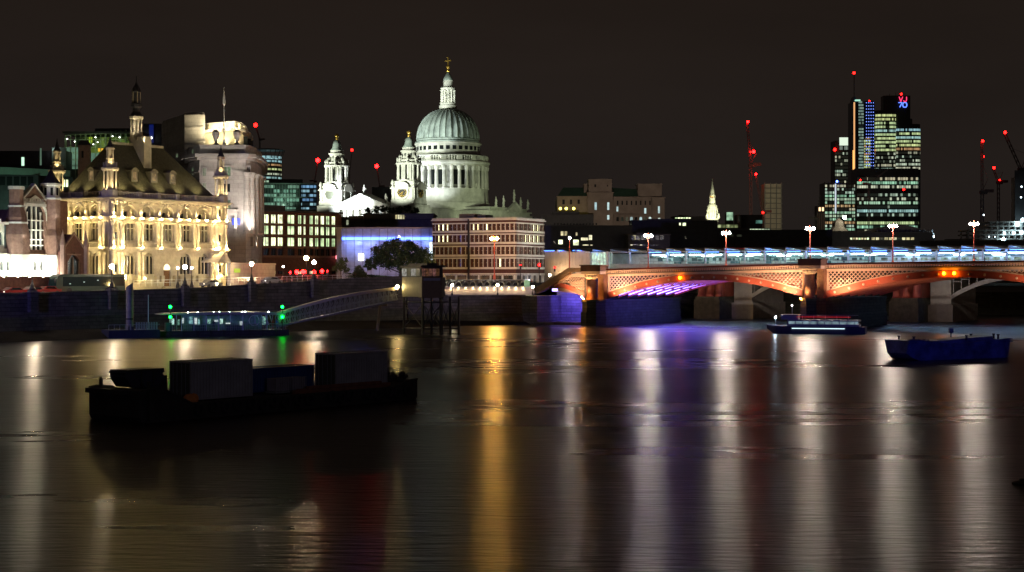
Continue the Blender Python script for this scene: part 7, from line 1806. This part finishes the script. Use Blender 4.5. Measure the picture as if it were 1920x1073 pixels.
# ------------------------------------------------------------------ coach and cars on the embankment road
a, ang, L = frame(103, 281, 206, 291.5)
ang = R(50); zr = 7.2
co = thing("coach", "white-green touring coach with dark wraparound windows parked behind the river wall", "coach", (PX(106,279),279,zr), ang)
Lc = 14.5; Hc = 3.35
body = MB(); pts = [(.0,zr+.35),(Lc,zr+.35),(Lc,zr+3.15),(Lc-.3,zr+Hc),(1.0,zr+Hc),(.25,zr+3.0),(0,zr+1.4)]
body.extr(pts, 0, 2.5).build("body", mat("coach_paint", (.035,.06,.045), .3, .08, 1), co)
m = MB(); m.box(1.3,Lc-.3,-.03,.02,zr+1.25,zr+2.9); m.build("side_window", mat("tinted_coach_glass", (.02,.03,.03), .05, 0, 1, spec=.8), co)
m = MB(); m.add([(-.03,.1,zr+1.35),(-.03,2.4,zr+1.35),(.22,2.4,zr+2.95),(.22,.1,zr+2.95),(.1,.1,zr+1.35),(.1,2.4,zr+1.35),(.35,2.4,zr+2.95),(.35,.1,zr+2.95)],[(0,1,2,3),(4,5,6,7),(0,1,5,4),(3,2,6,7),(0,3,7,4),(1,2,6,5)]); m.build("windscreen", mat("green_glass", (.02,.06,.04), .05, 0, 1, spec=.8), co)
for x in (2.6, 10.6):
    b = MB(Matrix.Translation((x,0,zr+.5)) @ Matrix.Rotation(R(90),4,'X')); b.lathe([(.5,-.05),(.5,.1)],0,0,14); wo = b.build("wheel", IRON, co)
m = MB(); m.tube((-.1,-.1,zr+2.6),(-.5,-.3,zr+2.5),.04,4).box(-.62,-.42,-.42,-.22,zr+1.9,zr+2.5); m.build("wing_mirror", IRON, co)
for y in (.25,2.1): MB().box(-.05,.05,y,y+.25,zr+.7,zr+.9).build("headlight", emit("pale_headlight", (.8,1,.9), 2.5, False), co)
for i in range(9):
    MB().box(1.8+i*1.4,2.0+i*1.4+(i%3)*.12,1.2,1.3,zr+1.7+(i*7%5)*.16,zr+1.85+(i*7%5)*.16).build("interior_light", emit("coach_interior_light", (.7,.9,1), 3.0, False) if i == 0 else bpy.data.materials["coach_interior_light"], co)
for i in range(4): MB().box(2.6+i*2.9,2.9+i*2.9,-.06,-.035,zr+1.6+(i%3)*.3,zr+1.75+(i%3)*.3).build("painted_glint", emit("painted_window_reflection", (.6,.9,.9), .8, False) if i==0 else bpy.data.materials["painted_window_reflection"], co)  # glowing bits painted on the panes as reflections
spot(local(co,(6,-4,11)), local(co,(6,0,8.5)), 30, (.8,1,.85), 120, 1, .3, "street_fill")
def car(px, D, z0, rz, label, paint):
    r_ = thing("car", label, "car", (PX(px,D),D,z0), rz, "cars on the embankment road")
    pts = [(0,z0+.3),(4.3,z0+.3),(4.3,z0+.85),(3.5,z0+.95),(2.9,z0+1.42),(1.3,z0+1.45),(.6,z0+1.0),(0,z0+.92)]
    MB().extr(pts, 0, 1.75).build("body", paint, r_)
    MB().extr([(1.0,z0+1.0),(3.3,z0+.98),(2.8,z0+1.36),(1.4,z0+1.38)], -.02, 1.77).build("side_window", GLASSD, r_)
    for x in (.85,3.4):
        for y in (0,1.75):
            b = MB(Matrix.Translation((x,y,z0+.32)) @ Matrix.Rotation(R(90),4,'X')); b.lathe([(.32,-.1),(.32,.1)],0,0,12); b.build("wheel", IRON, r_)
    for y in (.1,1.3): MB().box(4.28,4.34,y,y+.35,z0+.65,z0+.85).build("tail_light", SIGT, r_)
    MB().box(.0,-.04,.2,.5,z0+.6,z0+.75).build("headlight", emit("car_headlight", (1,.95,.8), 3, False), r_)
SIGT = emit("tail_light_glow", (1,.01,.01), 70)
zc = 7.25
RC = mat("red_car_paint", (.20,.012,.012), .3, .05, 1); GC = mat("grey_car_paint", (.15,.15,.16), .3, .05, 1)
car(10, 266, 6.95, R(51), "red car with glowing tail lights at the far left of the embankment road", RC)
car(48, 271, 7.0, R(51), "red car just left of the first wall lamp on the embankment road", RC)
car(76, 276, 7.05, R(51), "red car between the first wall lamp and the coach", RC)
car(385, 303, 8.05, R(51), "grey car on the road right of the arched doorway", GC)
car(500, 318, 8.6, R(51), "dark car on the road below the grey forecourt wall", GC)
# rail added in place of a passing vehicle's light trail
gr = thing("light_trail_rail", "long thin pale rail added for a light trail in front of the golden building", "railing", (PX(250,296),296,7.6), 0)
m = MB(); P0 = Vector((PX(250,296),296,9.35)); P1 = Vector((PX(660,336),336,9.9+.55)); o0 = Vector((PX(250,296),296,0))
for i in range(40):
    a_, b_ = P0.lerp(P1,i/40)-o0, P0.lerp(P1,(i+1)/40)-o0; m.tube(a_,b_,.05,4); m.tube(a_-Vector((0,0,.5)),b_-Vector((0,0,.5)),.03,4); m.tube(a_,a_-Vector((0,0,1.15)),.035,4)
m.build("rail", WMET, gr)

# ------------------------------------------------------------------ barge with containers in the foreground
BO = Vector((-23.7,118)); bang = R(51)
ba = thing("work_barge", "long flat black work barge with tyre fenders moored in mid-river", "barge", (BO.x,BO.y,0), bang)
HULL = mat("barge_black_steel", (.035,.034,.033), .6, .35, .8, bump=.3, bscale=2)
DK = 1.1
m = MB()
sec = [(-5.6,.35,2.25),(-5.0,-.6,2.35),(-3.6,-.6,2.2),(-1.2,-.6,DK),(20,-.6,DK),(22.2,-.6,1.6),(23.0,.2,1.65)]
for (x0_,b0,t0),(x1_,b1,t1) in zip(sec[:-1],sec[1:]): m.hexa(x0_,x1_,b0,b1,t0,t1,-1.6 if x0_ > -5.2 else -1.2, 4.6)
m.box(-6.1,-5.5,0,4.4,1.95,2.3); m.build("hull", HULL, ba)
m = MB()
for (x0_,b0,t0),(x1_,b1,t1) in zip(sec[:-1],sec[1:]): m.hexa(x0_,x1_,t0,t1,t0+.12,t1+.12,-1.68,-1.5); m.hexa(x0_,x1_,t0,t1,t0+.12,t1+.12,4.5,4.68)
m.box(-4.8,-4.6,-1.2,-1.0,2.3,2.9).box(-4.9,-4.7,4.2,4.4,2.3,3.0); m.build("gunwale", HULL, ba)
TY = MB()
for i in range(16):
    a0 = 2*math.pi*i/16; a1 = 2*math.pi*(i+1)/16
    TY.tube((.36*math.cos(a0),0,.36*math.sin(a0)),(.36*math.cos(a1),0,.36*math.sin(a1)),.13,6)
tym = TY.mesh("tyre_fender", mat("tyre_rubber", (.03,.03,.034), .7, .2, 3))
for x in (-.6,.7,1.9,3.1,4.4,5.6,6.6,7.9,9.2,10.4,12.9,13.9,14.9,17.0,18.0,19.4,20.4,21.6): inst("tyre_fender", tym, ba, (x,-1.78,.75+.08*math.sin(x*3)))
for y in (-.4,1.4): inst("tyre_fender", tym, ba, (23.05,y,.9), R(90), (1.5,1.2,1.5))
m = MB(); rnd = random.Random(6)
for i in range(26): 
    x = 21.3+rnd.random()*1.5; m.ball((x,rnd.uniform(-1,2.6),1.4+rnd.random()*max(.1,1.35-(x-21.3)*.6)),.16+rnd.random()*.22,6,4)
rp = m.build("rubble_heap", HULL); tag(rp, "dark heap of chain and rubble at the stern of the barge", "heap"); rp.location = (BO.x,BO.y,0); rp.rotation_euler = (0,0,bang)
CONT = mat("container_grey_paint", (.30,.30,.34), .6, .2, .7); CONTD = mat("container_dark_paint", (.10,.11,.09), .6, .2, .7)
def container(x, y, z, L_, label, pn_=CONT, pe=CONTD, H=2.85, W=2.44, name="shipping_container"):
    o0 = local(ba, (x,y,z)); r_ = thing(name, label, "container", o0, bang, "shipping containers on the barge")
    m = MB(); n = int(L_/.30)
    for i in range(n):
        x0_ = .1+(L_-.2)*i/n; w_ = (L_-.2)/n
        m.extr([(x0_,z+.15),(x0_+w_,z+.15),(x0_+w_,z+H-.1),(x0_,z+H-.1)], .07, .09) if False else None
        prof = [(x0_,.07),(x0_+w_*.3,.07),(x0_+w_*.5,.02),(x0_+w_*.8,.02),(x0_+w_,.07)]
        for (xa,ya),(xb,yb) in zip(prof[:-1],prof[1:]):
            m.add([(xa,ya,z+.15),(xb,yb,z+.15),(xb,yb,z+H-.1),(xa,ya,z+H-.1)],[(0,1,2,3)])
            m.add([(xa,W-ya,z+.15),(xb,W-yb,z+.15),(xb,W-yb,z+H-.1),(xa,W-ya,z+H-.1)],[(3,2,1,0)])
    m.box(.08,L_-.08,.08,W-.08,z+.16,z+H-.12)
    m.build("corrugated_wall", pn_, r_)
    m = MB()
    for yy in (0,W-.12):
        m.box(0,L_,yy,yy+.12,z,z+.15); m.box(0,L_,yy,yy+.12,z+H-.1,z+H)
        for xx in (0,L_-.14): m.box(xx,xx+.14,yy,yy+.12,z+.15,z+H-.1)
    for xx in (0,L_-.12): m.box(xx,xx+.12,.12,W-.12,z,z+.15); m.box(xx,xx+.12,.12,W-.12,z+H-.1,z+H)
    m.build("corner_frame", pn_, r_)
    m = MB(); m.box(.0,.06,.13,W/2-.02,z+.17,z+H-.12).box(.0,.06,W/2+.02,W-.13,z+.17,z+H-.12)
    for q in range(5): m.box(-.02,0,.2,W-.2,z+.35+q*.5,z+.4+q*.5)
    o = m.build("door", pe, r_)
    m = MB()
    for yy in (.5,.95,W-.95,W-.5): m.tube((-.06,yy,z+.2),(-.06,yy,z+H-.15),.025,5)
    m.build("lock_bar", GMET, o)
    MB().box(.1,L_-.1,.1,W-.1,z+H-.1,z+H-.04).build("roof_sheet", pe, r_)
    return r_
container(0,0,DK+.1,6.06,"left grey corrugated container standing on the barge")
container(15.1,.1,DK+.12,6.06,"right grey corrugated container near the stern of the barge")
container(6.8,2.3,DK+.1,8.0,"low dark blue corrugated container between the two tall grey ones", mat("container_blue_paint", (.02,.05,.22), .6, .2, .7), CONTD, 1.9, 2.2)
# skip
o0 = local(ba, (-4.6,1.5,2.3)); sk_ = thing("skip", "dark tapered steel skip on the bow of the barge", "skip", o0, bang)
z = 2.3
m = MB(); m.extr([(.5,z),(2.8,z),(3.35,z+.75),(3.2,z+.95),(3.4,z+1.05),(3.2,z+1.3),(.0,z+1.3),(-.2,z+1.1),(0,z+1.0),(-.15,z+.8)], 0, 1.9); m.build("body", mat("dark_blue_skip_paint", (.03,.03,.06), .6, .3, 1), sk_)
MB().box(-.1,3.3,-.06,0,z+1.15,z+1.3).box(1.2,1.3,-.08,0,z+.1,z+1.2).box(2.3,2.4,-.08,0,z+.1,z+1.2).build("rim", HULL, sk_)
# cage tank and boxes
o0 = local(ba, (8.7,.3,DK+.1)); ib = thing("caged_tank", "pale liquid tank in a wire cage beside the right container", "tank", o0, bang); z = DK+.1
for i in range(2):
    x = i*1.75
    MB().box(x+.08,x+1.5,.08,1.1,z+.15,z+1.15).build("tank", mat("milky_plastic", (.30,.28,.34), .5, .15, 2) if i == 0 else bpy.data.materials["milky_plastic"], ib)
    m = MB()
    for q in range(7): m.tube((x+.02+q*.25,0,z),(x+.02+q*.25,0,z+1.2),.02,4)
    for q in range(4): m.tube((x,0,z+.1+q*.36),(x+1.58,0,z+.1+q*.36),.02,4)
    m.box(x,x+1.6,0,1.2,z,z+.12); m.build("cage", GMET, ib)
o0 = local(ba, (-1.9,.9,DK)); gn = thing("generator_box", "small dark machine box between the skip and the left container", "generator", o0, bang); z = DK
MB().box(-.3,1.5,1.3,3.2,z,z+1.9).build("housing", HULL, gn); MB().tube((.2,2,z+1.9),(.2,2,z+2.15),.12,8).box(-.2,.5,1.5,2.2,z+1.9,z+1.98).build("exhaust", IRON, gn)
o0 = local(ba, (-.75,-.85,DK)); ob = thing("orange_tarpaulin", "crumpled orange tarpaulin heap at the corner of the left container", "tarpaulin", o0, bang); z = DK
m = MB(); m.lathe([(.55,z),(.6,z+.25),(.48,z+.5),(.3,z+.65),(.02,z+.7)],0,0,9); m.ball((.25,-.1,z+.35),.38,7,5); m.build("cover", mat("orange_cloth", (.65,.24,.06), .8, .2, 2), ob)
o0 = local(ba, (9.5,-1.1,DK)); tb = thing("steel_beam_stack", "stack of rusty steel beams lying along the near edge of the barge", "beams", o0, bang); z = DK
m = MB(); m.box(0,10.5,0,.35,z+.05,z+.35).box(.8,11.2,.4,.75,z+.05,z+.4).box(1.5,9.8,.1,.4,z+.37,z+.6).box(.5,.9,-.2,1,z,z+.06); m.build("beam", mat("rusty_steel", (.20,.075,.05), .8, .3, 2), tb)
# ------------------------------------------------------------------ blue lighter at the right
a, ang, L = frame(1716, 194, 1899, 203)
bl_ = thing("blue_lighter", "moored open steel lighter glowing deep blue under colored light", "barge", (a.x,a.y,0), ang)
BLP = mat("lighter_grey_blue_paint", (.12,.13,.18), .6, .6, .6, bump=.25, bscale=1.5)
m = MB(); stn = [(-.6,.9,2.45,.5),(.3,.3,2.5,.2),(2.5,-.4,2.3,0),(5,-.5,1.95,0),(8,-.5,1.85,0),(11,-.5,2.05,0),(L-1,-.5,2.35,0),(L-.1,.1,2.3,.3)]
for (x0_,b0,t0,s0),(x1_,b1,t1,s1) in zip(stn[:-1],stn[1:]): 
    m.add([(x0_,s0+.35,b0),(x1_,s1+.35,b1),(x1_,4.6-s1,b1),(x0_,4.6-s0,b0),(x0_,s0,t0),(x1_,s1,t1),(x1_,5-s1,t1),(x0_,5-s0,t0)],[(0,3,2,1),(4,5,6,7),(0,1,5,4),(1,2,6,5),(2,3,7,6),(3,0,4,7)])
m.build("hull", BLP, bl_)
m = MB()
for (x0_,b0,t0,s0),(x1_,b1,t1,s1) in zip(stn[:-1],stn[1:]):
    m.hexa(x0_,x1_,t0-.35,t1-.35,t0-.22,t1-.22,s0-.1,s0+.02); m.hexa(x0_,x1_,t0,t1,t0+.12,t1+.12,s0-.06,s0+.2)
m.build("rubbing_strake", BLP, bl_)
m = MB(); m.box(3,L-2.2,.8,4.2,1.9,2.35).hexa(7,L-2.5,2.35,2.35,2.4,2.75,1.0,4.0); m.build("hatch_coaming", BLP, bl_)
m = MB()
for x, y in ((.8,1.0),(1.3,4),(L-1.8,.8),(L-3.4,3.8),(9.5,.6),(L-.7,2.5)): m.lathe([(.13,2.3),(.13,2.8),(.2,2.85),(.2,2.95)],x,y,7)
m.build("bollard", IRON, bl_)
m = MB()
for x in (.2,.7,1.3,2.2,2.9): m.ball((x,.7,2.55-.05*x),.16,6,4)
m.build("mooring_rope", IRON, bl_)
r_ = thing("marker_buoy", "dark blue box-topped marker post in the water behind the blue lighter", "buoy", (PX(1783,222),222,0), 0)
MB().lathe([(.6,-.3),(.75,.2),(.5,.6),(.1,.8),(.1,PZ(624,222))],0,0,10).build("float", BLP, r_); MB().box(-.28,.28,-.28,.28,PZ(624.5,222),PZ(616,222)).build("box_top", BLP, r_)
r_ = thing("mooring_buoy", "low dark mooring buoy cut by the right edge of the water", "buoy", (PX(1916,80),80,0), 0)
MB().lathe([(.35,-.2),(.5,-.05),(.48,.1),(.15,.2),(.12,.3)],0,0,14).build("float", HULL, r_)

# ------------------------------------------------------------------ river passenger boat
a, ang, L = frame(1440, 284, 1622, 279)
pbt = thing("passenger_boat", "low river passenger boat with lit saloon windows passing below the bridge", "boat", (a.x,a.y,0), ang)
m = MB(); bs = [(-.4,.9,1.55,1.2),(1.2,-.3,1.45,.5),(4,-.4,1.35,0),(L-.6,-.4,1.3,0),(L,.1,1.3,.3)]
for (x0_,b0,t0,s0),(x1_,b1,t1,s1) in zip(bs[:-1],bs[1:]):
    m.add([(x0_,s0+.3,b0),(x1_,s1+.3,b1),(x1_,3.7-s1,b1),(x0_,3.7-s0,b0),(x0_,s0,t0),(x1_,s1,t1),(x1_,4-s1,t1),(x0_,4-s0,t0)],[(0,3,2,1),(4,5,6,7),(0,1,5,4),(1,2,6,5),(2,3,7,6),(3,0,4,7)])
m.build("hull", mat("boat_navy_paint", (.10,.10,.16), .4, .1, 1), pbt)
m = MB(); m.box(3.4,L-1,.3,3.7,1.35,1.75); m.box(3.4,L-1,.3,3.7,2.25,2.5)
x = 3.4
while x < L-1: m.box(x,x+.18,.3,3.7,1.75,2.25); x += 1.28
m.box(2.2,5.2,.7,3.3,2.5,3.3); m.box(2.0,5.4,.6,3.4,3.3,3.42); m.build("superstructure", mat("boat_white_paint", (.45,.45,.50), .4, .08, 1), pbt)
MB().box(3.6,L-1.2,.4,.5,1.75,2.25).build("saloon_window", litwin("saloon_glow", (.6,.85,1),(.6,.85,1), .3, .3, .7), pbt)
MB().box(2.15,2.25,.9,3.1,2.75,3.2).build("wheelhouse_window", GLASSD, pbt)
m = MB()
for x in (6,8,10,12,14,16): 
    if x < L-1: m.tube((x,.4,2.5),(x,.4,3.35),.03,4)
m.tube((5.4,.4,3.35),(L-1.2,.4,3.35),.03,4); m.build("deck_rail", WMET, pbt)
MB().box(5.0,L-2.5,.25,.32,3.0,3.06).build("red_trail_strip", emit("red_trail_glow", (1,.03,.05), .8), pbt)  # glowing strip in place of a moving lamp's trail
MB().box(4.2,L-3.5,-.08,-.02,.95,1.05).build("white_trail_strip", emit("cool_trail_glow", (.7,.95,1), 2.0), pbt)  # glowing strip added as the boat's white light line
MB().ball((1.2,1.0,2.9),.16,8,6).build("headlamp", emit("blue_white_headlamp", (.6,.8,1), 260), pbt)
MB().tube((1.2,1.15,1.4),(1.2,1.15,2.9),.04,5).tube((4,2,3.4),(4,2,5.0),.05,5).build("mast", WMET, pbt)
MB().ball((4,1.9,5.05),.10,7,5).build("masthead_lamp", emit("white_masthead", (1,.95,.9), 60), pbt)
# far hoarding under the right end of the bridge
D=423; hr_ = thing("site_hoarding", "dark hoarding with pale lettering on the far wall at the right edge", "hoarding", (PX(1880,D),D,6), 0)
MB().box(0,9,0,.2,6,PZ(552,D)).build("board", DARK, hr_)
cu = bpy.data.curves.new("lettering","FONT"); cu.body = "KIERE"; cu.size = 1.15; cu.extrude=.02; t0 = bpy.data.objects.new("t0", cu); COL.objects.link(t0); bpy.context.view_layer.update(); tme = bpy.data.meshes.new_from_object(t0.evaluated_get(bpy.context.evaluated_depsgraph_get())); bpy.data.objects.remove(t0); tt = bpy.data.objects.new("lettering", tme); COL.objects.link(tt); tt.parent = hr_; tt.rotation_euler=(R(90),0,0); tt.location=((1897-1880)*D/F-.6,-.05,PZ(564,D)-6); tme.materials.clear(); tme.materials.append(mat("pale_lettering", (.45,.42,.4), .7, 0))
for px in (1697,1713):
    r_ = thing("wall_lamp", "small violet-white lamp on the far river wall, %s of the pair" % ("left" if px == 1697 else "right"), "lamp", (PX(px,415),415,6.0), 0, "violet lamps on the far river wall")
    MB().ball((0,0,PZ(547.5,415)),.28,8,6).build("globe", emit("violet_white_glow", (.75,.6,1), 8), r_); MB().tube((0,.2,6.0),(0,.2,PZ(547.5,415)-.2),.06,5).build("post", IRON, r_)
leaf_tree("pale green lit bush seen through the first arch", 1318, 405, 6, [(0,0,7.0,1.3),(1.5,0,6.8,1.0)], 900, 21, .1, .4, "shrub")
leaf_tree("green bush on the far bank left of the violet lamps", 1683, 432, 6, [(0,0,7.0,1.2),(2.6,0,6.8,1.0),(5,0,7,1)], 1200, 22, .1, .4, "shrub")
spot((PX(1318,398),398,7), (PX(1320,405),405,7.2), 120, (.8,1,.3), 120, 1, .2, "bush_light"); spot((PX(1690,424),424,7), (PX(1690,432),432,7.2), 60, (.7,1,.3), 140, 1, .2, "bush_light")

# ------------------------------------------------------------------ unseen spots added as assumed near-bank lamps, to light the lighter, wall and containers
spot((60,8,16), (PX(1790,198),198,1.0), 160000, (.015,.05,1), 12, .6, .5, "assumed_near_bank_blue_lamp")  # assumed out-of-view source, added to turn the lighter blue
spot((-160,20,14), (-66,272,5), 700000, (.27,.24,1), 15.5, .7, .6, "assumed_near_bank_lamp")  # added for the wall's violet tint, set aside to keep off the barge
spot((25,-12,15), (-15,122,3), 11000, (.6,.6,.9), 24, .7, .6, "assumed_near_bank_lamp")  # assumed out-of-view source, added to lift the dark containers
